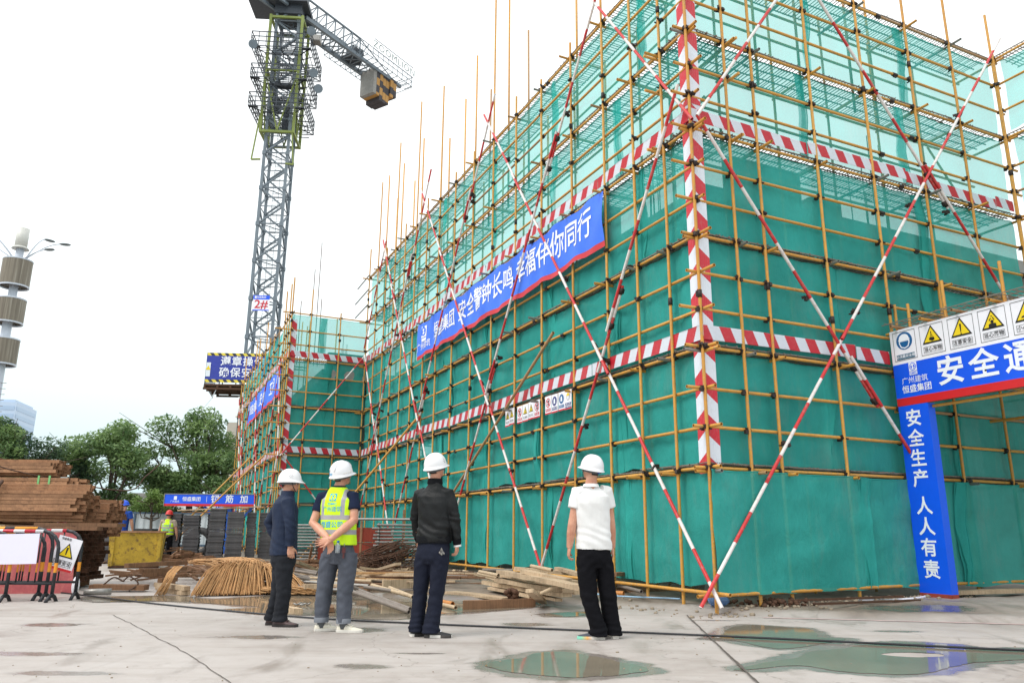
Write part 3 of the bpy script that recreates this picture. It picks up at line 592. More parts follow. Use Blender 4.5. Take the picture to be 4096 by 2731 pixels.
    def brace(s, pts, off=.12, r=.027):
        """red and white diagonal made of overlapping tubes, clamped together"""
        P = [s.P(t, z, off) for t, z in pts]; tot = sum((b - a).length for a, b in zip(P, P[1:]))
        a = P[0]; b = P[-1]; d = (b - a).normalized(); L = (b - a).length; x = 0; side = 0
        while x < L - .3:
            y = min(L, x + rnd.uniform(5.2, 6.2))
            if L - y < 1.2: y = L
            w = s.n * (.045 * side) + Vector((0, 0, .05 * side))
            u0 = max(0, x - (.9 if x > 0 else 0))
            pole('brace', a + d * u0 + w, a + d * y + w, r, BRACE, s.root, 10, True)
            if x > 0:
                for q in (-.75, -.1):
                    put('coupler', SLM, s.root, axisM(a + d * (x + q), b))
            x = y; side = 1 - side
        z0 = int(L / 2.4)
        for i in range(1, z0): 
            q = a + d * (L * i / z0); s.clamp(q - s.n * .05)

SA = Run(C0, AD, AN, TA, 'long scaffold facade with the blue slogan banner, wrapped in green netting', list(LV), 11.0)
exA = [2.6, .6, 1.2, 4.2, .3, .2, .5, 4.9, .3, .3, 3.9, .5, 4.6, .5, 4.2, .4, 3.6, 1.2]
SA.poles(exA, lambda t: gz(*(C0 + AD * t).xy) - .02)
lvA = [l for l in LV]
SA.ledgers((.25, .35), levs=[l for l in lvA if l not in ('S',)])
pole('ledger', SA.P(-.35, .27, .05), SA.P(12, .29, .05), r0, YEL, SA.root, 10, True); pole('ledger', SA.P(11.8, .33, .05), SA.P(20.4, .33, .05), r0, YEL, SA.root, 10, True)
SA.stubs(PLAT); SA.inner(['P4', 'P4b', 'P5', 'P5b', 'P6']); SA.decks(PLAT)
spl = [0.02, 1.9, 5.0, 8.2, 11.4, 14.6, 17.8, 20.2]
for i, (a, b) in enumerate([('S', 'P1'), ('P1', 'P2'), ('P2', 'P3'), ('P3', 'P4'), ('P4', 'P5'), ('P5', 'P6')]):
    SA.nets(a, b, [0.15] + [q + rnd.uniform(-.5, .5) for q in spl[1:-1]] + [20.2], i + 1, scallop=.045 if i < 2 else .03, bot_gap=.03 if i == 0 else .05)
SA.toe('P4', 0, 20.1, 1); SA.toe('P2', 0, 20.1, 2)
for b in [[(-.26, .1), (8.26, 11.91)], [(4.98, .42), (13.55, 12.02)], [(4.98, .42), (.07, 8.05)], [(15.5, .3), (7.53, 12.12)], [(10.4, .4), (2.2, 11.9)], [(10.2, .3), (18.2, 12.14)], [(20.15, .4), (12.5, 12.23)], [(15.1, .3), (19.76, 7.62)], [(20.09, 7.94), (17.6, 11.6)], [(3.0, 12.0), (-.2, 7.34)]]:
    SA.brace(b, off=.1 + rnd.uniform(0, .05))
# spare tubes standing in the inner row, above the top rail
for t, z, o in [(4.4, 14.9, -.5), (6.6, 13.6, -.4), (7.9, 15.6, -.45), (9.3, 13.4, -.5), (10.1, 15.0, -.4), (11.2, 14.2, -.5), (12.0, 13.2, -.3), (13.3, 15.4, -.5), (15.0, 14.7, -.4), (16.2, 13.6, -.5), (17.4, 14.8, -.4), (18.4, 13.8, -.5), (19.4, 15.2, -.4)]:
    pole('spare_tube', SA.P(t, 9.2, o), SA.P(t + rnd.uniform(-.06, .06), z, o), .028, YEL, SA.root, 8)
for z, dz in ((11.0, -2.3), (10.4, -1.6), (9.77, -1.5), (10.4, -.9)):
    pole('ledger', SA.P(20.0, z, .08), SA.P(22.3 + dz * .2, z - .05, .08), r0, GALV, SA.root, 8)

SB = Run(C0, BD, BN, TB, 'right scaffold facade behind the gate, green netting under red and white cross braces', list(LV), 11.0)
exB = [2, 1.1, 3.5, 1.2, 1.9, 3.4, 3.2, 1.1]
SB.poles(exB, lambda t: gz(*(C0 + BD * t).xy) - .02, skip=(0,))
SB.ledgers((.3, .3), levs=[l for l in lvA if l != 'S']); 
pole('ledger', SB.P(-.35, .24, .05), SB.P(4.0, .3, .05), r0, YEL, SB.root, 10, True); pole('ledger', SB.P(3.9, .3, .05), SB.P(12.5, .33, .05), r0, YEL, SB.root, 10, True)
SB.stubs(PLAT); SB.inner(['P4', 'P4b', 'P5', 'P5b', 'P6']); SB.decks(PLAT)
for i, (a, b) in enumerate([('S', 'P1'), ('P1', 'P2'), ('P2', 'P3'), ('P3', 'P4'), ('P4', 'P5'), ('P5', 'P6')]):
    SB.nets(a, b, [0.15 if i else -.03, 2.7 + rnd.uniform(-.3, .3), 5.4 + rnd.uniform(-.3, .3), 8.2], i + 21, scallop=.03, bot_gap=.04 if i else -.05, off=-.13 if i else .07)
SB.toe('P4', .05, 8.2, 1); SB.toe('P2', .05, 4.0, 2)
for b in [[(-.38, .1), (8.42, 11.49)], [(.03, 7.49), (4.2, 2.05)], [(.02, 7.47), (2.6, 11.2)], [(2.6, 11.2), (7.6, 4.9)]]:
    SB.brace(b, off=.1 + rnd.uniform(0, .05))
for t, z, o in [(2.3, 13.5, -.8), (4.7, 12.6, -.7), (5.6, 14.0, -.9), (3.4, 13.2, -.8)]:
    pole('spare_tube', SB.P(t, 9.2, o), SB.P(t, z, o), .028, YEL, SB.root, 8)
for t0, z0, t1, z1 in [(6.9, 9.0, 8.1, 7.6), (6.0, 7.6, 7.5, 7.5), (1.0, 8.6, .2, 7.4)]:
    pole('inner_brace', SB.P(t0, z0, -.8), SB.P(t1, z1, -.8), r0, YEL, SB.root, 6)
# corner boards either side of the corner pole
for run, lab in ((SA, 0), (SB, 1)):
    z = 1.9; k = 0
    while z < 12.8:
        h = min(3.0, 13 - z); mb = MB(); w = .23
        mb.grid(lambda u, v: (u * w, .004 * ((round(u * 12)) % 2), v * h), 12, 3, smooth=False)
        M = Matrix((run.d, run.d.cross(Vector((0, 0, 1))), Vector((0, 0, 1)))).transposed().to_4x4(); M.translation = run.P(.03 + .006 * k, z, -.04 - .004 * k)
        put('corner_board', mb.mesh('corner_board', TOEV), run.root, M); z += h - .05; k = 1 - k

# short return and the far wing
SCR = Run(D0, BD, BN, TCC, 'short scaffold return of three bays between the two long facades', [l for l in LV if LV[l] <= 9.2], 9.15)
SCR.poles([1.3, 1.0, .2, 0], lambda t: .1, skip=(3,))
SCR.ledgers((.5, .05), levs=SCR.lev); SCR.stubs(['P1', 'P2', 'P3', 'P4'], .12); SCR.decks(['P2', 'P3', 'P4'])
for i, (a, b) in enumerate([('S', 'P1'), ('P1', 'P2'), ('P2', 'P3'), ('P3', 'P4'), ('P4', 'P5')]):
    SCR.nets(a, b, [.05, 1.25 + .2 * (i % 2), 2.9], i + 41, scallop=.03)
SCR.toe('P4', .1, 2.9, 3); SCR.toe('P2', .1, 2.9, 4)
SCR.brace([(-.05, 3.7), (2.85, 7.7)]); SCR.brace([(.0, 3.8), (2.9, .3)])
for t, z in [(.5, 10.0), (.95, 11.4), (1.15, 12.6), (1.3, 10.2)]:
    pole('spare_tube', SCR.P(t, 7.4, -1.2), SCR.P(t, z, -1.2), .015, RUSTD, SCR.root, 6)
SDR = Run(D0, AD, AN, TD, 'far scaffold wing with its own blue banner, beyond the short return', [l for l in LV if LV[l] <= 9.2], 9.15)
SDR.poles([1.4] + [rnd.choice((.15, .2, .25, 1.1, 1.3)) for _ in TD[1:]], lambda t: .1)
SDR.ledgers((.25, .3), levs=SDR.lev); SDR.stubs(['P1', 'P2', 'P3', 'P4'], .2)
for i, (a, b) in enumerate([('S', 'P1'), ('P1', 'P2'), ('P2', 'P3'), ('P3', 'P4'), ('P4', 'P5')]):
    SDR.nets(a, b, [.03, 3.4, 6.8, 10, 13.2, 16.5], i + 61, scallop=.04)
SDR.toe('P4', 0, 16.5, 5); SDR.toe('P2', 0, 16.5, 6)
for a, b in [((-.1, 3.7), (1.4, 7.6)), ((0, 3.8), (1.9, .4)), ((4.4, .4), (7.9, 7.4)), ((9.5, .4), (4.2, 7.5)), ((9.8, .4), (13.9, 8.2)), ((2.2, .4), (-.1, 3.7)), ((14.8, .4), (9.6, 7.6)), ((1.2, 7.7), (3.9, 2.0)), ((12, 3), (16.3, 8.4))]: SDR.brace([a, b])
z = 1.9
while z < 8.7:
    mb = MB(); mb.grid(lambda u, v: (u * .2, .004 * ((round(u * 12)) % 2), v * 2.4), 12, 2, smooth=False)
    M = Matrix((BD, BD.cross(Vector((0, 0, 1))), Vector((0, 0, 1)))).transposed().to_4x4(); M.translation = SCR.P(.03, z, -.035)
    put('corner_board', mb.mesh('corner_board', TOEV), SCR.root, M); z += 2.3
# wing coming back towards the viewer at the far right, over the gate passage
SE = Run(C0 + BD * 8.24, -AD, -BD, [.02, 1.4, 2.8, 4.2], 'netted scaffold wing coming forward at the right edge', [l for l in LV if LV[l] > 5], 11.0)
SE.poles([.1, .4, .9, .6], lambda t: .1, inner=False)
SE.ledgers((0, .2), levs=SE.lev)
for i, (a, b) in enumerate([('S', 'P1'), ('P1', 'P2'), ('P2', 'P3'), ('P3', 'P4'), ('P4', 'P5'), ('P5', 'P6')]): SE.nets(a, b, [.1, 4.2], i + 81)  # tiers below P3 are out of frame, added to shade the gate passage
SE.decks(['P5', 'P6'])
# raking props of plain yellow tube
for t, z, fx, fy in [(4.63, 4.82, -2.98, 23.11), (13.0, 4.33, -6.44, 23.94)]:
    f = Vector((fx, fy, gz(fx, fy) - .02)); d = SA.P(t, z, .15); e = (d - f).normalized()
    o = pole('raking_prop', f, d + e * .3, .032, YEL, None, 12, True)
    tag(o, 'yellow raking tube propped from the debris up to the ' + ('right of the blue banner' if t < 6 else 'left of the blue banner'), 'prop', 'raking prop tubes')
for t, z, fx, fy, lb in [(3.4, 4.0, -13.2, 29.6, 'nearer'), (8.2, 4.3, -15.2, 33.6, 'farther')]:
    f = Vector((fx, fy, 0)); o = pole('raking_prop', f, SDR.P(t, z, .15), .035, YEL, None, 10, True)
    tag(o, lb + ' of two raking tubes propped against the far wing', 'prop', 'raking prop tubes')

# ---------------------------------------------------------------- unfinished concrete frame behind the nets
bt = thing('concrete_frame_building', (6, 18, 0), 'unfinished concrete frame building standing behind the green netting', 'building')
def slab(a0, a1, b0, b1, z0, z1, name):
    P = lambda a, b: C0 + AD * a + BD * b
    mb = MB(); vs = [Vector((*P(a, b).xy, z)) for a, b in ((a0, b0), (a1, b0), (a1, b1), (a0, b1)) for z in (z0, z1)]
    mb.add(vs, [(0, 2, 3, 1), (2, 4, 5, 3), (4, 6, 7, 5), (6, 0, 1, 7), (1, 3, 5, 7), (0, 6, 4, 2)])
    build(mb, name, CONC, bt)
slab(1.3, 20.4, 1.3, 12, 3.5, 3.62, 'floor_slab'); slab(1.3, 20.4, 1.3, 12, 6.9, 7.2, 'floor_slab')
slab(20.4, 37, -1.6, 12, 3.5, 3.62, 'floor_slab'); slab(20.4, 37, -1.6, 12, 6.7, 7.1, 'floor_slab')
for a in (1.6, 6, 10.4, 14.8, 19.4):
    slab(a, a + .5, 1.5, 2, -.2, 3.5, 'column'); slab(a, a + .5, 1.5, 2, 3.62, 6.9, 'column')
for b in (4.5, 8): slab(1.6, 2.1, b, b + .5, -.2, 3.5, 'column'); slab(1.6, 2.1, b, b + .5, 3.62, 6.9, 'column')
WALLD = basic('block_infill_wall', lin(120, 122, 116), .9, 0, .25, 2, .3)
def wall(a0, a1, b0, b1, z0, z1):
    P = lambda a, b: C0 + AD * a + BD * b
    mb = MB(); vs = [Vector((*P(a, b).xy, z)) for a, b in ((a0, b0), (a1, b0), (a1, b1), (a0, b1)) for z in (z0, z1)]
    mb.add(vs, [(0, 2, 3, 1), (2, 4, 5, 3), (4, 6, 7, 5), (6, 0, 1, 7), (1, 3, 5, 7), (0, 6, 4, 2)]); build(mb, 'infill_wall', WALLD, bt)
wall(2.2, 19.3, 2.6, 2.8, .1, 3.5); wall(2.2, 19.3, 2.6, 2.8, 3.62, 6.9); wall(2.6, 2.8, 2.9, 12, .1, 3.5); wall(2.6, 2.8, 2.9, 12, 3.62, 5.6)
wall(22, 22.2, -1.2, 2.5, .1, 3.5); wall(22, 22.2, -1.2, 2.5, 3.62, 6.7); wall(22.2, 37, -1.3, -1.1, .1, 6.7)
wall(1.5, 1.75, 2.2, 3.9, 7.2, 8.05); wall(20.9, 21.2, -1.3, 1.0, 7.1, 7.9); wall(1.6, 2.4, 4.3, 5.1, 7.2, 7.7)
for a, b, n in [(2.3, 1.6, 7), (7.5, 1.7, 8), (9.5, 1.7, 6), (12.2, 1.7, 8), (3.3, 1.8, 6), (16, 1.7, 6), (21.5, -.6, 5), (21.5, .8, 6), (1.6, 5.8, 5)]:
    mb = MB(); P = C0 + AD * a + BD * b
    for k in range(n):
        x, y = P.x + rnd.uniform(-.3, .3), P.y + rnd.uniform(-.3, .3); mb.tube((x, y, 7.0), (x + rnd.uniform(-.04, .04), y, 7.3 + rnd.uniform(.6, 2.2)), .011, 5)
    build(mb, 'starter_bars', RUSTD, bt, kind='stuff')
for a, b in [(5.5, 1.9), (8.6, 1.9)]:
    slab(a, a + .4, b, b + .4, 7.2, 8.6, 'column')

# ---------------------------------------------------------------- banners hung on the scaffold
UPZ = Vector((0, 0, 1))
def banner(run, t0, t1, ztop, zbot, o, label, seed, name='slogan_banner'):
    """cloth stretched between rails: t0 is the reader's left end"""
    root = thing(name, run.P((t0 + t1) / 2, zbot, o), label, 'banner', 'slogan banners')
    right = run.d * (1 if t1 > t0 else -1); L = abs(t1 - t0)
    def surf(t_, z_):        # t_ metres from the left end, z_ 0..1 height
        sag = .05 * math.sin(t_ * 4.2 + seed) * (z_ - .5) * 1.2
        bl = .035 * math.sin(t_ * 2.4 + seed) * math.sin(math.pi * z_) + .02 * mnoise.noise(Vector((t_ * 3.5 + z_ * 2, z_ * 2, seed))) + .012 * math.sin(t_ * 9 - z_ * 5 + seed)
        p = run.o + right * t_ + run.d * t0 + run.n * (o + bl); return Vector((p.x, p.y, zbot + (ztop - zbot) * z_ + sag))
    mb = MB(); mb.grid(lambda u, v: surf(u * L, .1 + .9 * v), int(L / .07), 10); build(mb, 'cloth', BANNERM, root)
    mb = MB(); mb.grid(lambda u, v: surf(u * L, .1 * v) - run.n * .002, int(L / .07), 2); build(mb, 'red_hem', REDCLOTH, root)
    def put_txt(txt, size, x, zc, bold=.014, squeeze=1, space=1.0):
        me = text_mesh(txt, size, WHTINK, bold=bold, space=space, squeeze=squeeze)
        bm = bmesh.new(); bm.from_mesh(me); bmesh.ops.triangulate(bm, faces=bm.faces)
        bmesh.ops.subdivide_edges(bm, edges=[e for e in bm.edges if e.calc_length() > .12], cuts=1)
        for v in bm.verts: v.co = surf(x + v.co.x, zc + v.co.y / (ztop - zbot)) + run.n * .008
        bm.to_mesh(me); bm.free()
        me.transform(world(root).inverted()); put('lettering', me, root, world(root))
    return root, put_txt, surf, right
rt, tx, surf, right = banner(SA, 13.36, 2.5, 7.27, 6.19, .085, 'long blue cloth banner with white slogan and red hem high on the long facade', 1.3)
tx('恒盛集团', .5, 2.3, .52, squeeze=.95, space=1.0)
tx('安全警钟长鸣', .62, 5.15, .56, space=1.02, squeeze=.92); tx('幸福伴你同行', .62, 8.75, .56, space=1.02, squeeze=.92)
tx('广州建筑', .26, .62, .3, bold=.004)
def warp_flat(pts2, x, zc, sc, surf_, n, root, mat, lift=.008, zt=1.08):
    mb = MB(); mb.add([surf_(x + a * sc, zc + b * sc / zt) + n * lift for a, b in pts2], [tuple(range(len(pts2)))]); return build(mb, 'emblem', mat, root)
warp_flat([(-.5, -.2), (.5, -.2), (.5, .8), (-.5, .8)], .62, .62, .36, surf, AN, rt, WHTINK)
warp_flat(circ(.38, 20, 0, .3), .62, .62, .36, surf, AN, rt, BANNERM, .012)
warp_flat([(-.1, 0), (.16, .2), (-.02, .32), (.12, .5), (-.12, .58), (-.18, .4), (.02, .3), (-.16, .18)], .62, .62, .36, surf, AN, rt, WHTINK, .015)
warp_flat([(-.5, -.55), (.5, -.55), (.5, -.28), (-.5, -.28)], .62, .62, .36, surf, AN, rt, WHTINK)
rt2, tx2, surf2, _ = banner(SDR, 11.5, 1.2, 7.22, 6.13, .085, 'blue cloth banner with white characters on the far scaffold wing', 4.1)
tx2('恒盛集团', .5, 2.3, .52); tx2('安全', .66, 5.2, .55); tx2('工程', .66, 8.2, .55)

# ---------------------------------------------------------------- small safety signs under the toe board
def tri(h, cx=0, cy=0): return [(cx - .577 * h, cy - h * .42), (cx + .577 * h, cy - h * .42), (cx, cy + h * .58)]
def warning_tri(par, c, right, up, h, lift=.004):
    flat(par, 'warning_triangle', tri(h), BLKINK, c, right, up, lift); flat(par, 'warning_field', tri(h * .78, 0, -h * .005), YSIGN, c, right, up, lift + .002)
def caption(par, txt, c, right, up, w, h, ink, box=None, size=None, lift=.004, boldbox=False):
    if box is not None: flat(par, 'caption_field', [(-w / 2, -h / 2), (w / 2, -h / 2), (w / 2, h / 2), (-w / 2, h / 2)], box, c, right, up, lift)
    else:
        t = h * .05
        for a in ([(-w / 2, h / 2 - t), (w / 2, h / 2 - t), (w / 2, h / 2), (-w / 2, h / 2)], [(-w / 2, -h / 2), (w / 2, -h / 2), (w / 2, -h / 2 + t), (-w / 2, -h / 2 + t)], [(-w / 2, -h / 2), (-w / 2 + t, -h / 2), (-w / 2 + t, h / 2), (-w / 2, h / 2)], [(w / 2 - t, -h / 2), (w / 2, -h / 2), (w / 2, h / 2), (w / 2 - t, h / 2)]):
            flat(par, 'caption_frame', a, ink, c, right, up, lift)
    place_text(txt, size or h * .72, WHTINK if box is not None else ink, par, c, right, up, lift + .003, bold=.01)
SGN = [(6.72, 't', '当心坠落', 'falling figure'), (6.5, 't', '当心落物', 'falling load'), (6.1, 'n', '禁止抛物', 'throwing'), (5.82, 't', '当心触电', 'spark'), (5.55, 't', '当心火灾', 'flame'), (5.27, 'n', '禁止烟火', 'flame'), (4.78, 'n', '禁止乱动', 'hand'), (4.5, 'm', '必须戴安全帽', 'helmet'), (4.22, 'b', '必须走上方', 'walkway'), (3.95, 'g', '进入工地必戴安全帽', 'worker')]
for k, (t, kind, txt, pic) in enumerate(SGN):
    w, h = .255, .37; c = SA.P(t, 3.545 + rnd.uniform(-.01, .01), .055 + .004 * (k % 2)); rgt = -AD
    ordn = ('first', 'second', 'third', 'fourth', 'fifth', 'sixth', 'seventh', 'eighth', 'ninth', 'tenth')[k]
    lab = {'t': 'yellow warning triangle ' + txt, 'n': 'red prohibition ring ' + txt, 'm': 'dark blue disc ' + txt, 'b': 'light blue disc ' + txt, 'g': 'head in yellow helmet'}[kind]
    r_ = thing('safety_sign', c, ordn + ' panel from the left in the safety sign row, ' + lab, 'sign', 'safety signs on the long facade')
    mb = MB(); M = Matrix((rgt, UPZ, AN)).transposed(); mb.box(c, (w, h, .004), M, 0); build(mb, 'panel', WHITEP, r_)
    flat(r_, 'red_border', [(-w / 2, -h / 2), (w / 2, -h / 2), (w / 2, -h / 2 + .03), (-w / 2, -h / 2 + .03)], REDINK, c, rgt, UPZ, .004)
    cc = c + UPZ * .045; cap = c - UPZ * .1
    if kind == 't':
        warning_tri(r_, cc, rgt, UPZ, .17); flat(r_, 'pictogram', [(-.02, -.05), (.03, -.05), (.01, -.01), (.03, .03), (-.01, .04), (0, 0)], BLKINK, cc, rgt, UPZ, .008); caption(r_, txt, cap, rgt, UPZ, .2, .06, BLKINK)
    elif kind == 'n':
        ring_flat(r_, 'prohibition_ring', .095, .075, REDINK, cc, rgt, UPZ, .006); flat(r_, 'pictogram', [(-.03, -.05), (.02, -.06), (.03, 0), (.045, .04), (0, .06), (-.02, .02)], BLKINK, cc, rgt, UPZ, .005)
        flat(r_, 'prohibition_bar', [(-.065, .05), (-.05, .065), (.065, -.05), (.05, -.065)], REDINK, cc, rgt, UPZ, .008); caption(r_, txt, cap, rgt, UPZ, .21, .06, WHTINK, REDINK)
    elif kind in 'mb':
        ink = lin and (basic('navy_print', lin(44, 52, 120), .5, 0, .05, 3, 0) if kind == 'm' else BLUEINK)
        flat(r_, 'mandatory_disc', circ(.095), ink, cc, rgt, UPZ, .005); flat(r_, 'pictogram', [(-.035, -.05), (.035, -.05), (.03, .03), (.0, .06), (-.03, .03)], WHTINK, cc, rgt, UPZ, .007); caption(r_, txt, cap, rgt, UPZ, .21, .06, WHTINK, ink, .034)
    else:
        nv = MATS['navy_print']; flat(r_, 'pictogram', [(-.04, -.02), (.045, -.02), (.04, .06), (-.035, .06)], WHTINK, cc, rgt, UPZ, .005); ring_flat(r_, 'face_outline', .055, .048, BLKINK, cc, rgt, UPZ, .006); flat(r_, 'helmet', [(.06 * math.cos(a), .03 + .06 * math.sin(a)) for a in [math.pi * i / 10 for i in range(11)]], YSIGN, cc, rgt, UPZ, .008)
        caption(r_, '进入工地', cap + UPZ * .02, rgt, UPZ, .22, .05, WHTINK, nv, .04); caption(r_, '必须戴安全帽', cap - UPZ * .04, rgt, UPZ, .22, .05, WHTINK, nv, .034)

# ---------------------------------------------------------------- safety passage gate
T = 3.98; RG = -AD                                   # the sign reads along -AD, coming towards the viewer
GP = lambda s_, z, o=0.0: Vector((*(C0 + BD * (T - o) + RG * s_).xy, z))
gate = thing('passage_gate_sign', GP(1.6, 3.13), 'large blue and white passage gate board with warning icons beside the right facade', 'sign')
W0, W1, ZB, ZT = .05, 3.7, 3.13, 4.42
def gquad(name, a, b, z0, z1, mat, o=.0, th=0):
    mb = MB()
    if th: mb.box(GP((a + b) / 2, (z0 + z1) / 2, o - th / 2), (b - a, th, z1 - z0), Matrix((RG, BD, UPZ)).transposed())
    else: mb.add([GP(a, z0, o), GP(b, z0, o), GP(b, z1, o), GP(a, z1, o)], [(0, 1, 2, 3)])
    return build(mb, name, mat, gate)
gquad('board_backing', W0, W1, ZB, ZT, basic('board_edge', lin(150, 80, 60), .7), 0, .06)
gquad('white_field', W0 + .004, W1 - .004, 3.83, ZT - .004, WHITEP, .004); gquad('blue_field', W0 + .004, W1 - .004, 3.262, 3.83, BLUEP, .004); gquad('red_stripe', W0 + .004, W1 - .004, ZB + .004, 3.262, REDP, .004)
GC = lambda s_, z: GP(s_, z, .005)
place_text('安', .47, WHTINK, gate, GC(1.06, 3.545), RG, UPZ, .004, bold=.022); place_text('全', .47, WHTINK, gate, GC(1.6, 3.545), RG, UPZ, .004, bold=.022)
place_text('通', .47, WHTINK, gate, GC(2.14, 3.545), RG, UPZ, .004, bold=.022); place_text('道', .47, WHTINK, gate, GC(2.68, 3.545), RG, UPZ, .004, bold=.022)
emblem(gate, GC(.42, 3.70), RG, UPZ, .2, WHTINK, BLUEP); place_text('广州建筑', .12, WHTINK, gate, GC(.43, 3.53), RG, UPZ, .004, bold=.0); place_text('恒盛集团', .135, WHTINK, gate, GC(.45, 3.385), RG, UPZ, .004, bold=.012)
for k, (txt, kind) in enumerate([('必须戴安全帽', 'h'), ('当心吊物', 'l'), ('注意安全', '!'), ('当心落物', 'f'), ('小心扎脚', 'b'), ('当心坠落', 'l')]):
    cx = .32 + k * .5; c = GC(cx, 4.17); w, h = .42, .5
    for a in ([(-.5, .5), (.5, .5), (.5, .485), (-.5, .485)], [(-.5, -.5), (.5, -.5), (.5, -.485), (-.5, -.485)], [(-.5, -.5), (-.485, -.5), (-.485, .5), (-.5, .5)], [(.5, -.5), (.485, -.5), (.485, .5), (.5, .5)]):
        flat(gate, 'icon_frame', [(x * w, y * h * .98 - .04) for x, y in a], BLKINK, c, RG, UPZ, .003)
    if kind == 'h':
        flat(gate, 'mandatory_disc', circ(.15, 28, 0, .04), BLUEINK, c, RG, UPZ, .003)
        flat(gate, 'pictogram_face', [(-.1, .05), (-.1, 0), (-.07, -.07), (0, -.095), (.07, -.07), (.1, 0), (.1, .05)], WHTINK, c, RG, UPZ, .005)
        flat(gate, 'pictogram_mask', [(-.08, .03), (-.08, 0), (-.055, -.055), (0, -.075), (.055, -.055), (.08, 0), (.08, .03)], BLUEINK, c, RG, UPZ, .007)
        flat(gate, 'pictogram_helmet', [(-.115, .055)] + [(.095 * math.cos(a), .07 + .085 * math.sin(a)) for a in [math.pi - math.pi * i / 12 for i in range(13)]] + [(.115, .055), (0, .035)], WHTINK, c, RG, UPZ, .008)
        caption(gate, txt, c - UPZ * .225, RG, UPZ, .34, .085, WHTINK, basic('teal_print', lin(40, 96, 124), .5, 0, .05, 3, 0), .058)
        continue
    warning_tri(gate, c + UPZ * .02, RG, UPZ, .3); cc = c + UPZ * .0
    if kind == '!':
        flat(gate, 'pictogram', [(-.006, -.045), (.006, -.045), (.014, .075), (.008, .09), (-.008, .09), (-.014, .075)], BLKINK, cc, RG, UPZ, .008); flat(gate, 'pictogram', circ(.012, 10, 0, -.068), BLKINK, cc, RG, UPZ, .008)
    elif kind == 'l':
        flat(gate, 'pictogram', [(-.045, -.05), (.01, -.075), (.05, -.055), (.045, -.02), (-.005, -.005), (-.045, -.02)], BLKINK, cc, RG, UPZ, .008)
        flat(gate, 'pictogram', [(-.004, 0), (.004, 0), (.004, .085), (-.012, .085)], BLKINK, cc, RG, UPZ, .008); flat(gate, 'pictogram', [(-.03, -.015), (-.001, .05), (.003, .05), (.035, -.015), (.028, -.015), (.001, .045), (-.024, -.015)], BLKINK, cc, RG, UPZ, .009)
    elif kind == 'f':
        flat(gate, 'pictogram', [(-.06, -.085), (.06, -.085), (.055, -.035), (.03, -.025), (-.03, -.025), (-.055, -.035)], BLKINK, cc, RG, UPZ, .008); flat(gate, 'pictogram', circ(.025, 12, 0, .0), BLKINK, cc, RG, UPZ, .009)
        for x, y in ((-.02, .05), (.02, .055), (0, .085), (.03, .03), (-.035, .03)): flat(gate, 'pictogram', circ(.012, 5, x, y), BLKINK, cc, RG, UPZ, .009)
    else:
        flat(gate, 'pictogram', [(-.075, -.055), (-.06, -.03), (-.01, -.015), (.0, .06), (.035, .06), (.04, -.045), (.03, -.055), (-.02, -.05)], BLKINK, cc, RG, UPZ, .008)
        for x in (-.045, -.015, .015, .04): flat(gate, 'pictogram', [(x - .004, -.09), (x + .004, -.09), (x, -.06)], BLKINK, cc, RG, UPZ, .008)
    caption(gate, txt, c - UPZ * .2, RG, UPZ, .33, .1, BLKINK, None, .078)
# canopy frame behind the board
cf = thing('passage_canopy', GP(1.5, .1), 'yellow tube canopy frame with wire mesh roof behind the gate board', 'canopy')
for s_, o in [(.02, -.25), (3.3, -.25), (3.3, -2.6), (3.3, -5.3)]:
    pole('pole', GP(s_, .1, o), GP(s_, 4.55 + rnd.uniform(.05, .5), o), r0, YEL, cf, 8, True)
for z in (3.08, 4.42):
    for o in (-.12, -2.6, -5.3): pole('ledger', GP(-.1, z, o), GP(3.8, z, o), r0, YEL, cf, 8, True)
for s_ in (.2, .75, 1.3, 1.9, 2.5, 3.1): pole('transom', GP(s_, 4.47, .14), GP(s_, 4.47, -2.2), r0, YEL, cf, 8, True)
for s_ in (.4, 1.05, 2.0): pole('pole', GP(s_, 4.3, -.08), GP(s_, 4.62 + .5 * rnd.random(), -.08), r0, YEL, cf, 8, True)
mb = MB()
for i in range(46): mb.bar(GP(.05 + i * .08, 4.52 + rnd.uniform(0, .04), .1), GP(.05 + i * .08, 4.52, -2.2), .01, .01)
for i in range(12): mb.bar(GP(.0, 4.53, .1 - i * .2), GP(3.7, 4.54, .1 - i * .2), .012, .012)
build(mb, 'wire_mesh_roof', DECKW, cf, kind='stuff')
for k in range(5):  # solid boards added and lengthened to shade the passage behind the gate
    mb = MB(); mb.box(GP(.4 + k * .74, 4.40, -2.95), (.72, 5.5, .02), Matrix((RG, BD, UPZ)).transposed()); build(mb, 'shading_roof_board', WOODB, cf)
gcol = thing('gate_column', GP(.36, .1), 'tall blue box column with white vertical slogan under the gate board', 'column')
mb = MB(); mb.box(GP(.33, 1.66, -.08), (.54, .16, 2.94), Matrix((RG, BD, UPZ)).transposed()); build(mb, 'blue_casing', BLUEP, gcol)
mb = MB(); mb.box(GP(.33, .155, -.08), (.545, .165, .07), Matrix((RG, BD, UPZ)).transposed()); build(mb, 'red_base', PLY, gcol)
for ch, z in zip('安全生产人人有责', (2.9, 2.57, 2.25, 1.93, 1.5, 1.18, .86, .53)): place_text(ch, .29, WHTINK, gcol, GP(.32, z, .0), RG, UPZ, .004, bold=.02)

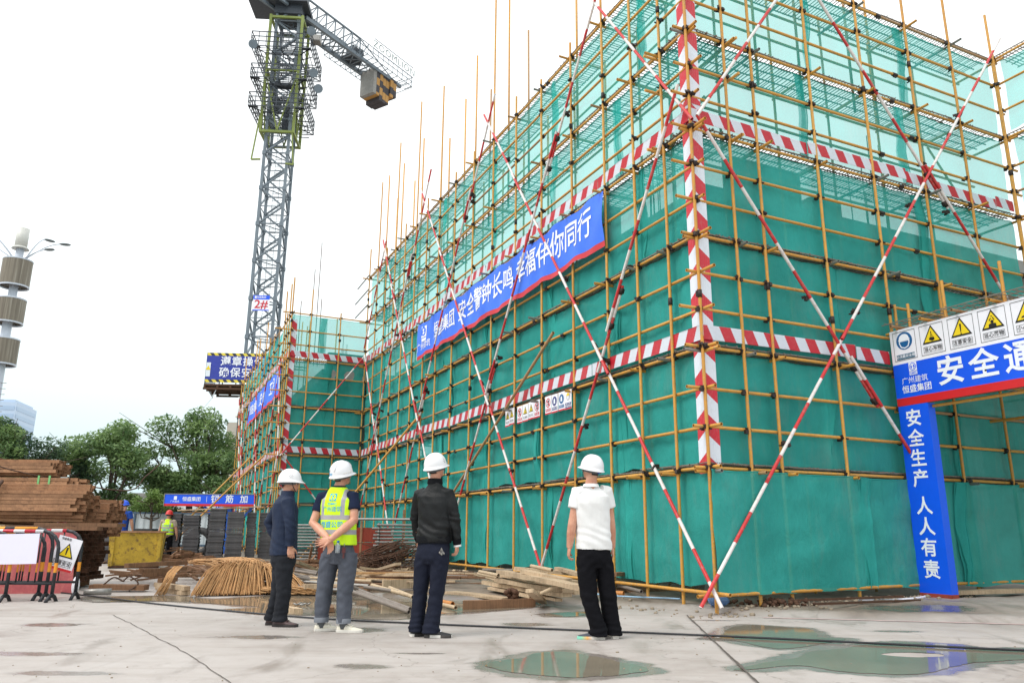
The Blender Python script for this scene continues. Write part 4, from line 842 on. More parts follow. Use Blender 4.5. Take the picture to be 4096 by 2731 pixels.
# ---------------------------------------------------------------- tower crane
CX, CY = -18.85, 56.0; CRZ = R(4)
CM = Matrix.Translation((CX, CY, 0)) @ Matrix.Rotation(CRZ, 4, 'Z')
crane = thing('tower_crane', (CX, CY, 0), 'grey lattice tower crane with lime green climbing frame behind the far scaffold', 'crane', None, CRZ)
def lattice_section(z0, h, w, mb):
    c = w / 2; cs = [(-c, -c), (c, -c), (c, c), (-c, c)]
    for i in range(4):
        a, b = cs[i], cs[(i + 1) % 4]
        mb.bar((*a, z0), (*a, z0 + h), .2, .2)
        mb.bar((*a, z0 + .05), (*b, z0 + .05), .09, .09); mb.bar((*a, z0 + h * .5), (*b, z0 + h * .5), .06, .06)
        mb.bar((*a, z0 + .05), (*b, z0 + h * .5), .12, .12); mb.bar((*b, z0 + h * .5), (*a, z0 + h), .12, .12)
        mb.box((a[0], a[1], z0), (.28, .28, .3))
    mb.bar((-c, -c, z0 + .08), (c, c, z0 + .08), .06, .06)
SEC = 3.0
mbs = MB(); lattice_section(0, SEC, 1.8, mbs); mes = mbs.mesh('mast_section', CRANE)
mbl = MB()
for k in range(10): mbl.bar((-.25, .2, k * .3), (.2, .2, k * .3), .02, .02)
mbl.bar((-.25, .2, 0), (-.25, .2, SEC), .03, .03); mbl.bar((.2, .2, 0), (.2, .2, SEC), .03, .03)
for k in range(5): mbl.bar((-.6, .5, k * .6 + .2), (.55, .5, k * .6 + .2), .02, .02)
mel = mbl.mesh('ladder', CRANE)
for i in range(15):
    put('mast_section', mes, crane, CM @ Matrix.Translation((0, 0, i * SEC))); put('ladder', mel, crane, CM @ Matrix.Translation((0, 0, i * SEC)))
def cpart(mb, name, mat, kind=None):
    me = mb.mesh(name, mat); return put(name, me, crane, CM, kind=kind)
# climbing frame with guarded platforms
zf0, zf1 = 31.6, 42.3; c = 1.28
mb = MB(); cs = [(-c, -c), (c, -c), (c, c), (-c, c)]
for i in range(4):
    a, b = cs[i], cs[(i + 1) % 4]; mb.bar((*a, zf0), (*a, zf1), .2, .2)
    for z in (zf0 + .1, zf0 + 5.6, zf1 - .2): mb.bar((*a, z), (*b, z), .18, .18)
    m_ = ((a[0] + b[0]) / 2, (a[1] + b[1]) / 2)
    mb.bar((*a, zf0 + 5.4), (*m_, zf0 + .2), .1, .1); mb.bar((*b, zf0 + 5.4), (*m_, zf0 + .2), .1, .1)
cpart(mb, 'climbing_frame', LIME)
for z, ex, up in [(33.4, 2.15, 1.2), (35.9, 2.2, 1.2), (38.6, 2.35, 1.3)]:
    mb = MB(); cs = [(-ex, -ex), (ex, -ex), (ex, ex), (-ex, ex)]
    for i in range(4):
        a, b = Vector((*cs[i], z)), Vector((*cs[(i + 1) % 4], z))
        for k in range(4): mb.bar(a + UPZ * (k * up / 3), b + UPZ * (k * up / 3), .06, .06)
        for k in range(8): p = a.lerp(b, k / 8); mb.bar(p, p + UPZ * up, .05, .05)
        ia, ib = a * .55, b * .55; ia.z = ib.z = z; mb.bar(ia, ib, .08, .08)
        for k in range(5): mb.bar(a.lerp(b, k / 4), ia.lerp(ib, k / 4), .07, .05)
        for k in range(3): f = .62 + .13 * k; mb.bar(Vector((a.x * f, a.y * f, z)), Vector((b.x * f, b.y * f, z)), .05, .03)
    cpart(mb, 'guard_platform', STEEL_D)
    mb = MB()
    for sx in (-1, 1):
        mb.box((sx * (ex - .35), -ex + .2, z + .03), (.7, .35, .04))
    cpart(mb, 'platform_tread', STEEL_D)
for x, y, z in [(-2.0, -2.7, 38.4), (2.75, -2.2, 36.4), (3.1, -1.6, 35.4), (2.4, -2.6, 39.9)]:
    mb = MB(); mb.poly([(x, y, z), (x + .02, y - .3, z - .12)], [.28, .36], 14); mb.tube((x, y, z), (x * .92, y * .92, z - .6), .03, 6)
    mb.box((x, y + .12, z + .02), (.3, .25, .3)); cpart(mb, 'flood_lamp', CRANE)
mb = MB(); mb.box((2.5, -1.3, 40.1), (.8, .7, .55)); mb.box((2.5, -1.66, 40.05), (.7, .05, .35)); cpart(mb, 'control_box', GALV)
mb = MB()
for k in range(60):
    x, y, z = rnd.uniform(-1, 1), rnd.uniform(-1, 1), rnd.uniform(32, 42); a = rnd.choice([(1, 0, 0), (0, 1, 0), (.6, .2, .5), (0, 0, 1)]); L = rnd.uniform(.4, 1.5)
    mb.bar((x, y, z), (x + a[0] * L, y + a[1] * L, z + a[2] * L), .06, .06)
mb.box((0, -.4, 36.3), (1.4, .5, .3)); mb.box((.3, .2, 33.6), (.5, .4, 2.4)); mb.box((-.5, .2, 34.8), (.5, .6, 1.0)); cpart(mb, 'climbing_gear', STEEL_D, 'stuff')
for x, z0, z1 in ((-1.75, 29.2, 33), (1.5, 28.9, 31.7)):
    mb = MB(); mb.bar((x, -1.3, z0), (x * .8, -1.3, z1), .1, .1); mb.bar((x, -1.3, z0), (x * .6, -1.3, z0 + .05), .12, .12); cpart(mb, 'hanging_strut', LIME)
# slewing deck and counter jib running away to the right
mb = MB(); mb.box((0, 0, 43.7), (3.2, 3.2, .4)); mb.box((0, 0, 43.1), (2.2, 2.2, .9)); cpart(mb, 'slewing_ring', STEEL_D)
mb = MB(); mb.box((-1.9, .6, 44.2), (3.2, 2.6, .14)); mb.box((-1.6, -.8, 45.3), (1.6, 1.6, 1.9)); cpart(mb, 'cab_deck', STEEL_D)
jd = Vector((7.6, 11.8, 0)); JL = jd.length; jd.normalize(); js = Vector((jd.y, -jd.x, 0)); JM = Matrix((jd, -js, UPZ)).transposed().to_4x4(); JM.translation = (CX, CY, 43.2)
def jpart(mb, name, mat): return put(name, mb.mesh(name, mat), crane, JM)
JE = 13.0; hw = .85
mb = MB()
for sy in (-hw, hw):
    mb.bar((.8, sy, 0), (JE, sy, 0), .26, .32)
for i in range(11):
    x = 1 + i * 1.12; mb.bar((x, -hw, 0), (x, hw, 0), .1, .1)
    if i < 10: mb.bar((x, -hw, 0), (x + 1.12, hw, 0), .09, .09); mb.bar((x, hw, 0), (x + 1.12, -hw, 0), .09, .09)
cpart_ = jpart(mb, 'counter_jib', CRANE)
mb = MB()
for sy in (-hw, hw):
    mb.bar((.8, sy, 1.9), (7.2, sy, 1.9), .14, .14)
    for i in range(7):
        x = 1 + i * 1.05; mb.bar((x, sy, 0), (x, sy, 1.9), .09, .09); mb.bar((x, sy, 0), (x + 1.05, sy, 1.9), .07, .07)
    mb.bar((7.2, sy, 1.9), (JE - 1, sy, .1), .07, .07)
for i in range(7): mb.bar((1 + i * 1.05, -hw, 1.9), (1 + i * 1.05, hw, 1.9), .07, .07)
jpart(mb, 'jib_lattice', CRANE)
mb = MB()
for sy in (-1, 1):
    o0, o1 = sy * 1.75, sy * hw
    for i in range(13): mb.bar((5.4 + i * .68, o1, .05), (5.4 + i * .68, o0, .05), .06, .05); mb.bar((5.4 + i * .68, o0, .05), (5.4 + i * .68, o0, 1.1), .04, .04)
    for z in (.05, .6, 1.1): mb.bar((5.4, o0, z), (13.7, o0, z), .05, .05)
for z in (.05, .6, 1.1): mb.bar((13.7, -1.75, z), (13.7, 1.75, z), .05, .05)
jpart(mb, 'side_walkway', CRANE)
mb = MB(); mb.box((7.3, 0, .12), (1.6, 1.7, .12)); mb.box((7.8, .3, .7), (1.1, .9, 1.1)); mb.box((6.9, -.4, .55), (.6, .6, .8)); mb.tube((7.5, -.8, .6), (7.5, .8, .6), .42, 12); jpart(mb, 'winch', STEEL_D)
CWM = stripes('counterweight_check_paint', lin(182, 136, 72), lin(56, 54, 60), 1.5, (0, 0, 1), .5, .7, .3, lin(120, 104, 88), True)
for i in range(7):
    h = (2.6, 2.6, 3.0, 3.0, 2.9, 2.0, 1.8)[i]; mb = MB(); mb.box((0, 0, -h / 2), (.4, 1.7 if i < 5 else 2.0, h)); me = mb.mesh('counterweight', CONC if i == 0 else CWM)
    put('counterweight', me, crane, JM @ Matrix.Translation((9.5 + i * .43, 0, .1)))
sr = JM.to_3x3() @ Vector((1, 0, 0))
for y_ in (-1.80,):
    me = text_mesh('ZOOMLION', 1.0, basic('dark_green_letters', lin(50, 84, 72), .5, 0, .1, 3, 0), bold=.0, space=1.15)
    zz = JM @ Vector((11.0, y_, 1.55)); x = sr; z = -js * -1
    M = Matrix((x, UPZ, x.cross(UPZ))).transposed().to_4x4(); M.translation = zz; put('lettering', me, crane, M)
    mb = MB(); mb.bar((8.2, y_, 1.02), (13.7, y_, 1.02), .05, .05); mb.bar((8.2, y_, 2.1), (13.7, y_, 2.1), .05, .05); jpart(mb, 'letter_rail', CRANE)
# main jib stub leaving over the viewer's left
jd2 = -jd; mb = MB()
for sy in (-.7, .7): mb.bar((-1, sy, .2), (-12, sy, .2), .2, .25)
mb.bar((-1, 0, 2.2), (-12, 0, 2.2), .2, .2)
for i in range(9):
    x = -1.2 - i * 1.2
    for sy in (-.7, .7): mb.bar((x, sy, .2), (x - .6, 0, 2.2), .08, .08); mb.bar((x - .6, 0, 2.2), (x - 1.2, sy, .2), .08, .08)
jpart(mb, 'main_jib', CRANE)
# number board and the banner box on the mast
cs_ = thing('crane_number_board', (CX, CY - 1.1, 16.2), 'white and blue board with red 2# fixed on the crane mast', 'sign')
RX = Vector((math.cos(CRZ), math.sin(CRZ), 0)); NB = CM @ Vector((-.05, -1.06, 17.6)); RN = Vector((math.sin(CRZ), -math.cos(CRZ), 0))
FM = Matrix((RX, -RN, UPZ)).transposed()
mb = MB(); mb.box(NB, (1.22, .03, 1.2), FM); build(mb, 'panel', WHITEP, cs_)
flat(cs_, 'blue_header', [(-.605, .28), (.605, .28), (.605, .595), (-.605, .595)], BLUEP, NB + RN * .016, RX, UPZ); flat(cs_, 'blue_footer', [(-.605, -.595), (.605, -.595), (.605, -.52), (-.605, -.52)], BLUEP, NB + RN * .016, RX, UPZ)
place_text('2#', .92, REDINK, cs_, NB + RN * .016 - UPZ * .12, RX, UPZ, .01, bold=.012); place_text('恒盛集团', .17, WHTINK, cs_, NB + RN * .016 + UPZ * .44, RX, UPZ, .01); flat(cs_, 'emblem', [(-.5, .36), (-.36, .36), (-.36, .54), (-.5, .54)], WHTINK, NB + RN * .016, RX, UPZ, .006)
# access platform wrapped with a banner
BX = CM @ Vector((-.55, -1.9, 0)); BX.z = 11.1
bb = thing('crane_banner_box', (BX.x, BX.y, 11.1), 'blue banner with white characters wrapped round the crane access platform', 'banner')
w, d, h = 4.7, 3.2, 2.0
HZ = stripes('yellow_black_tape', lin(226, 206, 60), lin(40, 40, 44), .5, (1, 0, .8), .5, .5, .1)
BANN2 = basic('navy_banner_cloth', lin(44, 60, 160), .55, 0, .15, 2, .2, 5, bdist=.03); WB = basic('white_banner_cloth', lin(224, 232, 240), .6, 0, .1, 2, .2, 5)
FB = BX + RN * 1.6
def bbq(name, a, b, z0, z1, mat, lift): mb = MB(); mb.add([FB + RX * a + UPZ * z0 + RN * lift, FB + RX * b + UPZ * z0 + RN * lift, FB + RX * b + UPZ * z1 + RN * lift, FB + RX * a + UPZ * z1 + RN * lift], [(0, 1, 2, 3)]); return build(mb, name, mat, bb, origin=FB)
bbq('banner_cloth', -2.2, 2.35, .15, 1.85, BANN2, .02); bbq('hazard_tape', -2.2, 2.35, 1.85, 2.05, HZ, .02); bbq('hazard_tape', -2.2, 2.35, -.05, .15, HZ, .02)
mb = MB(); mb.add([FB + RX * -2.22 + UPZ * -.2, FB + RX * -2.5 - RN * 3 + UPZ * -.7, FB + RX * -2.3 - RN * 3 + UPZ * 2.0, FB + RX * -2.22 + UPZ * 2.05], [(0, 1, 2, 3)]); build(mb, 'side_cloth', WB, bb)
mb = MB(); mb.box(BX + UPZ * -.22, (4.5, 3.2, .12), FM)
for k in range(6): mb.bar(BX + RX * (-2.2 + k * .88) + RN * 1.6 - UPZ * .34, BX + RX * (-2.2 + k * .88) - RN * 1.6 - UPZ * .34, .12, .16)
for s_ in (-1.55, -.4, .8, 1.55): mb.bar(BX + RX * -2.3 + RN * s_ - UPZ * .48, BX + RX * 2.2 + RN * s_ - UPZ * .48, .1, .14)
build(mb, 'platform_floor', RUSTD, bb)
mb = MB()
for a in (-2.2, -1, .2, 1.4, 2.3):
    for o in (1.58, -1.58): mb = MB(); mb.bar(BX + RX * a + RN * o - UPZ * .2, BX + RX * a + RN * o + UPZ * 2.05, .06, .06); build(mb, 'platform_post', STEEL_D, bb)
place_text('遵章操作', .72, WHTINK, bb, FB + RX * .25 + UPZ * 1.42 + RN * .02, RX, UPZ, .03, bold=.016, space=1.12); place_text('确保安全', .72, WHTINK, bb, FB + RX * .2 + UPZ * .62 + RN * .02, RX, UPZ, .03, bold=.016, space=1.12)
flat(bb, 'notice', [(-2.2, .35), (-1.9, .35), (-1.9, 1.35), (-2.2, 1.35)], WB, FB + RN * .02, RX, UPZ, .02)
flat(bb, 'notice_triangle', tri(.3, -2.05, .95), YSIGN, FB + RN * .02, RX, UPZ, .03)
mb = MB(); pts = [BX + RX * -1.4 + RN * 1.5 + UPZ * (-.5 - k * .25) + RX * (-.06 * k * (1 + .25 * k)) for k in range(7)]; mb.poly(pts, .025, 5); build(mb, 'loose_strap', WB, bb)

# ---------------------------------------------------------------- telecom and lamp mast on the left
TX, TY = -37.6, 55.0
tm = thing('telecom_mast', (TX, TY, 0), 'tall white mast with three brown antenna drums and lamp arms at the top', 'mast')
MASTW = basic('pale_mast_paint', lin(200, 208, 220), .5, 0, .08, .6, .02)
mb = MB(); mb.poly([(TX, TY, 0), (TX, TY, 12), (TX, TY, 21.8)], [.5, .36, .27], 16); build(mb, 'mast', MASTW, tm)
mb = MB(); mb.poly([(TX, TY, 21.9), (TX, TY, 23.4)], .43, 16); mb.poly([(TX, TY, 21.75), (TX, TY, 21.9)], [.6, .5], 16); build(mb, 'top_antenna', basic('pale_grey_plastic', lin(206, 206, 200), .5, 0, .05, 1), tm)
DRUM = NT('brown_louvre'); v = DRUM.obj(); wv = DRUM.noise(DRUM.mapv(v, (9, 9, .25)), 1.0, 3)
cc = DRUM.ramp(wv, [(.35, lin(104, 96, 84)), (.6, lin(134, 126, 112)), (.72, lin(160, 156, 146))]); DRUM = DRUM.done(DRUM.bsdf(cc, .6))
for z0, z1 in ((18.75, 20.8), (15.9, 17.72), (12.75, 14.65)):
    mb = MB(); mb.poly([(TX, TY, z0), (TX, TY, z1)], 1.0, 28, 0, False); dr = build(mb, 'antenna_drum', DRUM, tm)
    for z in (z0, z1):
        mb = MB(); n = 28; ring = lambda r, zz: [(TX + r * math.cos(2 * math.pi * i / n), TY + r * math.sin(2 * math.pi * i / n), zz) for i in range(n)]
        mb.loft([ring(1.02, z - .05), ring(1.02, z + .05), ring(.93, z + .05), ring(.93, z - .05), ring(1.02, z - .05)], 0, False, False); build(mb, 'drum_rim', MASTW, dr)
    mb = MB()
    for k in range(8): a = k * .785; mb.bar((TX, TY, z0 + .1), (TX + .95 * math.cos(a), TY + .95 * math.sin(a), z0 + .1), .05, .05); mb.box((TX + .6 * math.cos(a), TY + .6 * math.sin(a), (z0 + z1) / 2), (.25, .15, 1.5), Matrix.Rotation(a, 3, 'Z'))
    build(mb, 'antenna_panels', GALV, dr)
for a, L, hh in ((.25, 2.3, 1.5), (-.1, 1.7, .7), (.9, 1.2, 2.1), (2.9, 2.6, 2.0), (3.4, 2.4, 1.1), (-2.2, 2.2, 1.6)):
    d_ = Vector((math.cos(a), math.sin(a), 0)); p0 = Vector((TX, TY, 20.95)) + d_ * .4
    pts = [p0 + d_ * L * t + UPZ * hh * math.sin(t * 1.5) for t in [k / 8 for k in range(9)]]
    mb = MB(); mb.poly(pts, .045, 8); arm = build(mb, 'lamp_arm', MASTW, tm)
    mb = MB(); e_ = pts[-1]; mb.ball(e_ + d_ * .3, (.42, .2, .1), 12, 8, 0, Matrix.Rotation(a, 3, 'Z')); build(mb, 'lamp_head', basic('dark_lamp_housing', lin(104, 112, 116), .5), arm)
mb = MB()
for k in range(9): mb.bar((TX + .3, TY - .1, 8 + k * .42), (TX + .75, TY - .1, 8 + k * .42), .04, .04)
build(mb, 'climbing_rungs', GALV, tm, kind='stuff')

# ---------------------------------------------------------------- far buildings
def facade_mat(name, wall_c, glass_c, sx, sz, gl=.6):
    s = NT(name); v = s.obj(); br = s.n('ShaderNodeTexBrick'); s.l(s.mapv(v, (1, 1, 1), (1.5708, 0, 0)), br.inputs[0])
    return None
GLASSB = basic('hazed_blue_cladding', lin(184, 202, 224), .4, 0, .06, .1, 0)  # distance haze put into both tower colours, lightened with little contrast
GLASSD = basic('hazed_blue_window_band', lin(166, 188, 214), .3, 0, .06, .1, 0)
bw = thing('glass_office_tower', (-134, 210, 0), 'pale blue office tower far behind the trees', 'building')
mb = MB(); mb.box((-145.5, 208, 17), (22.5, 16, 34), Matrix.Rotation(.25, 3, 'Z')); build(mb, 'wall', GLASSB, bw)
for k in range(15):
    mb = MB(); mb.box((-140 + 1.8 * 0, 199.95 - .0, 3 + k * 2.1), (22.2, .1, 1.0), Matrix.Rotation(.25, 3, 'Z')); 
    M = Matrix.Rotation(.25, 3, 'Z'); mb = MB(); mb.box(Vector((-145.5, 208, 3 + k * 2.1)) + M @ Vector((0, -8.03, 0)), (21.8, .12, 1.0), M); build(mb, 'window_band', GLASSD, bw)
    mb = MB(); mb.box(Vector((-145.5, 208, 3 + k * 2.1)) + M @ Vector((11.28, 0, 0)), (.12, 15, 1.0), M); build(mb, 'window_band', GLASSD, bw)
mb = MB(); mb.box(Vector((-145.5, 208, 34.4)), (21, 14, .8), Matrix.Rotation(.25, 3, 'Z')); build(mb, 'roof_parapet', GLASSB, bw)
BEIGE = basic('beige_render', lin(196, 188, 176), .9, 0, .08, .4, .05); WIND = basic('dark_window_glass', lin(70, 84, 96), .15, 0, .1, 1, 0)
bg_ = thing('beige_building', (-19, 66, 0), 'beige rendered building half hidden behind the far scaffold wing', 'building')
mb = MB(); mb.box((-17, 67, 4.8), (12.2, 10, 9.6)); build(mb, 'wall', BEIGE, bg_)
for z in (3.6, 6.6):
    for x in (-22, -20, -18): mb = MB(); mb.box((x, 61.97, z), (1.2, .1, 1.4)); build(mb, 'window', WIND, bg_)
    for y in (63.5, 66.5): mb = MB(); mb.box((-23.12, y, z), (.1, 1.3, 1.4)); build(mb, 'window', WIND, bg_)
bl = thing('long_low_building', (-58, 122, 0), 'long low whitish building far behind the fence', 'building')
mb = MB(); mb.box((-58, 124, 3), (30, 10, 6)); build(mb, 'wall', basic('off_white_render', lin(206, 210, 210), .9, 0, .06, .3, 0), bl)
mb = MB(); mb.box((-58, 124, 6.25), (31, 11, .5)); build(mb, 'roof', GALV, bl)
for k in range(9): mb = MB(); mb.box((-71 + k * 3.2, 118.95, 3.4), (1.8, .12, 1.3)); build(mb, 'window', WIND, bl)

# ---------------------------------------------------------------- site fence
fe = thing('hoarding_fence', (-30, 46, 0), 'pale corrugated metal hoarding along the back of the site', 'fence')
CORR = basic('pale_corrugated_sheet', lin(196, 204, 208), .5, .1, .1, .5, .03); CORD = basic('blue_grey_fence_paint', lin(74, 96, 116), .5, .1, .1, 1)
x = -46.0
while x < -12:
    mb = MB(); n = 24
    vs = [(x + 2.4 * i / n, 46 + (.04 if (i // 2) % 2 else 0) , z) for z in (.1, 2.0) for i in range(n + 1)]
    mb.add(vs, [(i, i + 1, n + 2 + i, n + 1 + i) for i in range(n)]); build(mb, 'sheet_panel', CORR, fe)
    mb = MB(); mb.box((x, 45.95, 1.05), (.1, .1, 2.1)); build(mb, 'post', CORD, fe)
    mb = MB(); mb.box((x + 1.2, 45.93, 2.02), (2.4, .08, .1)); mb.box((x + 1.2, 45.93, .2), (2.4, .08, .1)); build(mb, 'rail', CORD, fe)
    if int(x) % 3 == 0:
        mb = MB()
        for k in range(9): mb.box((x + .3 + k * .22, 45.85, 1.0), (.05, .04, 1.5))
        mb.box((x + 1.2, 45.85, 1.75), (2.0, .05, .06)); mb.box((x + 1.2, 45.85, .3), (2.0, .05, .06)); build(mb, 'grille', CORD, fe)
    x += 2.4

# ---------------------------------------------------------------- steel yard sign and second sign
sg = thing('yard_gantry_sign', (-13.4, 34, 0), 'blue gantry sign board over the steel yard, on braced blue posts', 'sign')
RXx = Vector((1, .0, 0)); FN = Vector((0, -1, 0)); SGc = Vector((-13.1, 34, 2.32))
mb = MB(); mb.box(SGc, (3.9, .12, .5)); build(mb, 'board', BLUEP, sg)
flat(sg, 'red_stripe', [(-1.95, -.25), (1.95, -.25), (1.95, -.15), (-1.95, -.15)], REDP, SGc + FN * .06, RXx, UPZ); 
mb = MB(); mb.box(SGc + UPZ * .265, (3.96, .16, .03)); mb.box(SGc - RXx * 1.965, (.03, .16, .5)); build(mb, 'frame', GALV, sg)
flat(sg, 'emblem', [(-1.55, .02), (-1.42, .02), (-1.42, .17), (-1.55, .17)], WHTINK, SGc + FN * .06, RXx, UPZ, .006); place_text('广州建筑', .1, WHTINK, sg, SGc + FN * .06 + RXx * -1.5 - UPZ * .06, RXx, UPZ, .006, bold=0)
place_text('恒盛集团', .2, WHTINK, sg, SGc + FN * .06 + RXx * -.78 + UPZ * .04, RXx, UPZ, .006); flat(sg, 'divider', [(-.13, -.08), (-.115, -.08), (-.115, .17), (-.13, .17)], WHTINK, SGc + FN * .06, RXx, UPZ, .006)
for ch, x in (('钢', .24), ('筋', .87), ('加', 1.5)): place_text(ch, .36, WHTINK, sg, SGc + FN * .06 + RXx * x + UPZ * .04, RXx, UPZ, .006, bold=.018)
BLUEST = basic('blue_steel_post', lin(28, 84, 170), .5, .1, .1, 2)
for x in (-12.3, -9.8):
    mb = MB(); mb.box((x, 34.25, 1.05), (.22, .22, 2.1)); build(mb, 'post', BLUEST, sg)
    for dx in (-1.1, 1.1): mb = MB(); mb.bar((x, 34.25, 1.0), (x + dx, 34.2, 2.07), .1, .1); build(mb, 'diagonal_brace', BLUEST, sg)
s2 = thing('distribution_sign', (-14.8, 42, 0), 'smaller blue sign lower down behind the gantry sign', 'sign')
c2 = Vector((-14.6, 42, 1.95)); mb = MB(); mb.box(c2, (2.4, .1, .62)); build(mb, 'board', BLUEP, s2); place_text('二级配电', .4, WHTINK, s2, c2 + FN * .05 + RXx * .1, RXx, UPZ, .006)
flat(s2, 'emblem', [(-1.1, .02), (-.95, .02), (-.95, .2), (-1.1, .2)], WHTINK, c2 + FN * .05, RXx, UPZ, .006)
for dx in (-1, 1): mb = MB(); mb.box((c2.x + dx, 42.06, .85), (.1, .1, 1.7)); build(mb, 'post', BLUEST, s2)

# ---------------------------------------------------------------- trees
def leaf_mat(name, dark, lite, tr=.38):
    s = NT(name); p = s.pos(); r = s.noise(p, .8, 3); f = s.noise(p, 6, 2)
    c = s.mix(s.ramp(s.math('ADD', s.math('MULTIPLY', r, .6), s.math('MULTIPLY', f, .4)), [(.38, (0, 0, 0)), (.62, (1, 1, 1))]), dark, lite)
    d = s.n('ShaderNodeBsdfPrincipled'); s.l(c, d.inputs['Base Color']); d.inputs['Roughness'].default_value = .5
    t = s.n('ShaderNodeBsdfTranslucent'); s.l(c, t.inputs[0]); m = s.n('ShaderNodeMixShader'); m.inputs[0].default_value = tr
    s.l(d.outputs[0], m.inputs[1]); s.l(t.outputs[0], m.inputs[2]); return s.done(m.outputs[0])
LEAFD = leaf_mat('dark_leaves', lin(62, 86, 68), lin(104, 130, 96)); LEAFM = leaf_mat('green_leaves', lin(84, 114, 76), lin(146, 172, 108)); LEAFL = leaf_mat('pale_leaves', lin(92, 124, 66), lin(140, 164, 88))
BARK = basic('bark', lin(92, 80, 70), .9, 0, .35, 3, .5, 20)
def tree(x, y, trunk_h, top, rx, blobs, mat, label, leaf=.2, n=5200, seed=1, fork=3, lean=0, name='broadleaf_tree', r0_=.22):
    rg = random.Random(seed); t = thing(name, (x, y, 0), label, 'tree', 'trees beyond the site fence')
    mb = MB(); base = Vector((x, y, 0)); fk = Vector((x + lean, y, trunk_h))
    mb.poly([base, base.lerp(fk, .5) + Vector((.08, 0, 0)), fk], [r0_, r0_ * .85, r0_ * .7], 9)
    B = []
    for k in range(blobs):
        a = rg.uniform(0, 6.283); rr = math.sqrt(rg.random()); zz = rg.uniform(.0, 1)
        env = math.sin(math.pi * min(1, .12 + .82 * zz)) ** .6
        b = Vector((x + lean + rx * rr * env * math.cos(a), y + rx * rr * env * math.sin(a), trunk_h + .3 + (top - trunk_h - .9) * zz)); B.append((b, rg.uniform(.6, 1.05) * rx * .42))
    for k, (b, r_) in enumerate(B):
        if k % 2 == 0 or k < 6:
            st = base.lerp(fk, rg.uniform(.8, 1.0)); mid = st.lerp(b, .5) + Vector((rg.uniform(-.3, .3), rg.uniform(-.3, .3), -.25))
            mb.poly([st, mid, b], [r0_ * .42, r0_ * .24, .03], 6)
            for q in range(3):
                e_ = b + Vector((rg.gauss(0, 1), rg.gauss(0, 1), rg.gauss(0, .7))) * r_ * .8; mb.poly([mid.lerp(b, .5), e_], [.04, .012], 4)
    build(mb, 'trunk', BARK, t)
    vs = []; fs = []
    tot = sum(r_ ** 2 for _, r_ in B); n = int(n * 1.4)
    for b, r_ in B:
        for _ in range(int(n * r_ ** 2 / tot)):
            d_ = Vector((rg.gauss(0, 1), rg.gauss(0, 1), rg.gauss(0, 1))).normalized() * (r_ * rg.random() ** .45); d_.z *= .75
            c = b + d_; u = Vector((rg.gauss(0, 1), rg.gauss(0, 1), rg.gauss(0, .5))).normalized(); w = u.cross(Vector((rg.gauss(0, .5), rg.gauss(0, .5), 1))).normalized()
            L = leaf * rg.uniform(.6, 1.3); W = L * .42; i = len(vs); dr = Vector((0, 0, -L * .22))
            vs += [c - u * L * .5, c + w * W * .5 - u * L * .05, c + u * L * .5 + dr, c - w * W * .5 - u * L * .05]; fs.append((i, i + 1, i + 2, i + 3))
    mb = MB(); mb.add(vs, fs); build(mb, 'crown', mat, t)
tree(-25.2, 49, 2.4, 8.0, 2.7, 26, LEAFM, 'middle broadleaf tree with uneven green crown and gaps low down', .3, 8000, 3)
tree(-21.0, 51, 3.5, 9.0, 3.0, 30, LEAFM, 'tall round crowned tree next to the far scaffold wing', .3, 9500, 5, r0_=.26)
tree(-29.2, 45, 1.6, 7.4, 2.9, 26, LEAFD, 'dense dark tree behind the rusty steel stack', .28, 9500, 7)
tree(-27.2, 47, 1.4, 5.6, 2.0, 16, LEAFD, 'lower dark tree between the dense tree and the middle tree', .26, 5200, 9)
tree(-30.2, 43.5, 1.8, 7.6, 2.3, 22, LEAFM, 'lighter green tree at the left edge in front of the office tower', .28, 6500, 11)
tree(-20.7, 45.2, 1.9, 3.7, 1.1, 12, LEAFL, 'small pale tree with umbrella crown behind the fence', .2, 1500, 13, r0_=.1)
tree(-24.0, 53, 1.2, 4.6, 1.9, 14, LEAFL, 'pale green tree behind the middle tree trunk', .26, 3600, 15, r0_=.12)
tree(-18.0, 49, 1.3, 4.8, 1.7, 14, LEAFM, 'bushy tree close to the far scaffold wing', .24, 4000, 17, r0_=.12)
tree(-23.2, 52, .8, 3.2, 1.5, 10, LEAFL, 'low pale shrubby tree left of the small umbrella tree', .24, 2200, 19, r0_=.08)
tree(-17.2, 54, 1.3, 5.6, 1.8, 12, LEAFL, 'yellowish tree beneath the beige building', .26, 3600, 21, r0_=.12)
mb = MB(); rg = random.Random(5)
for k in range(9000):
    x = rg.uniform(-36, -13); z = abs(rg.gauss(0, .75)) + .4; y = 57 + rg.uniform(-2.0, 2.5); h = 2.3 + .9 * mnoise.noise(Vector((x * .5, 3, 1)))
    z = rg.uniform(.2, h); u = Vector((rg.gauss(0, 1), rg.gauss(0, 1), rg.gauss(0, .6))).normalized() * .2; w = u.cross(Vector((rg.gauss(0, .5), rg.gauss(0, .5), 1))).normalized() * .1
    c = Vector((x, y, z)); i = len(mb.v); mb.v += [tuple(c - u), tuple(c + w), tuple(c + u), tuple(c - w)]; mb.f.append((i, i + 1, i + 2, i + 3)); mb.mi.append(0); mb.sm.append(False)
tag(build(mb, 'shrub_belt', LEAFL), 'belt of pale shrubs growing along behind the site fence', 'shrubs', None, 'stuff')

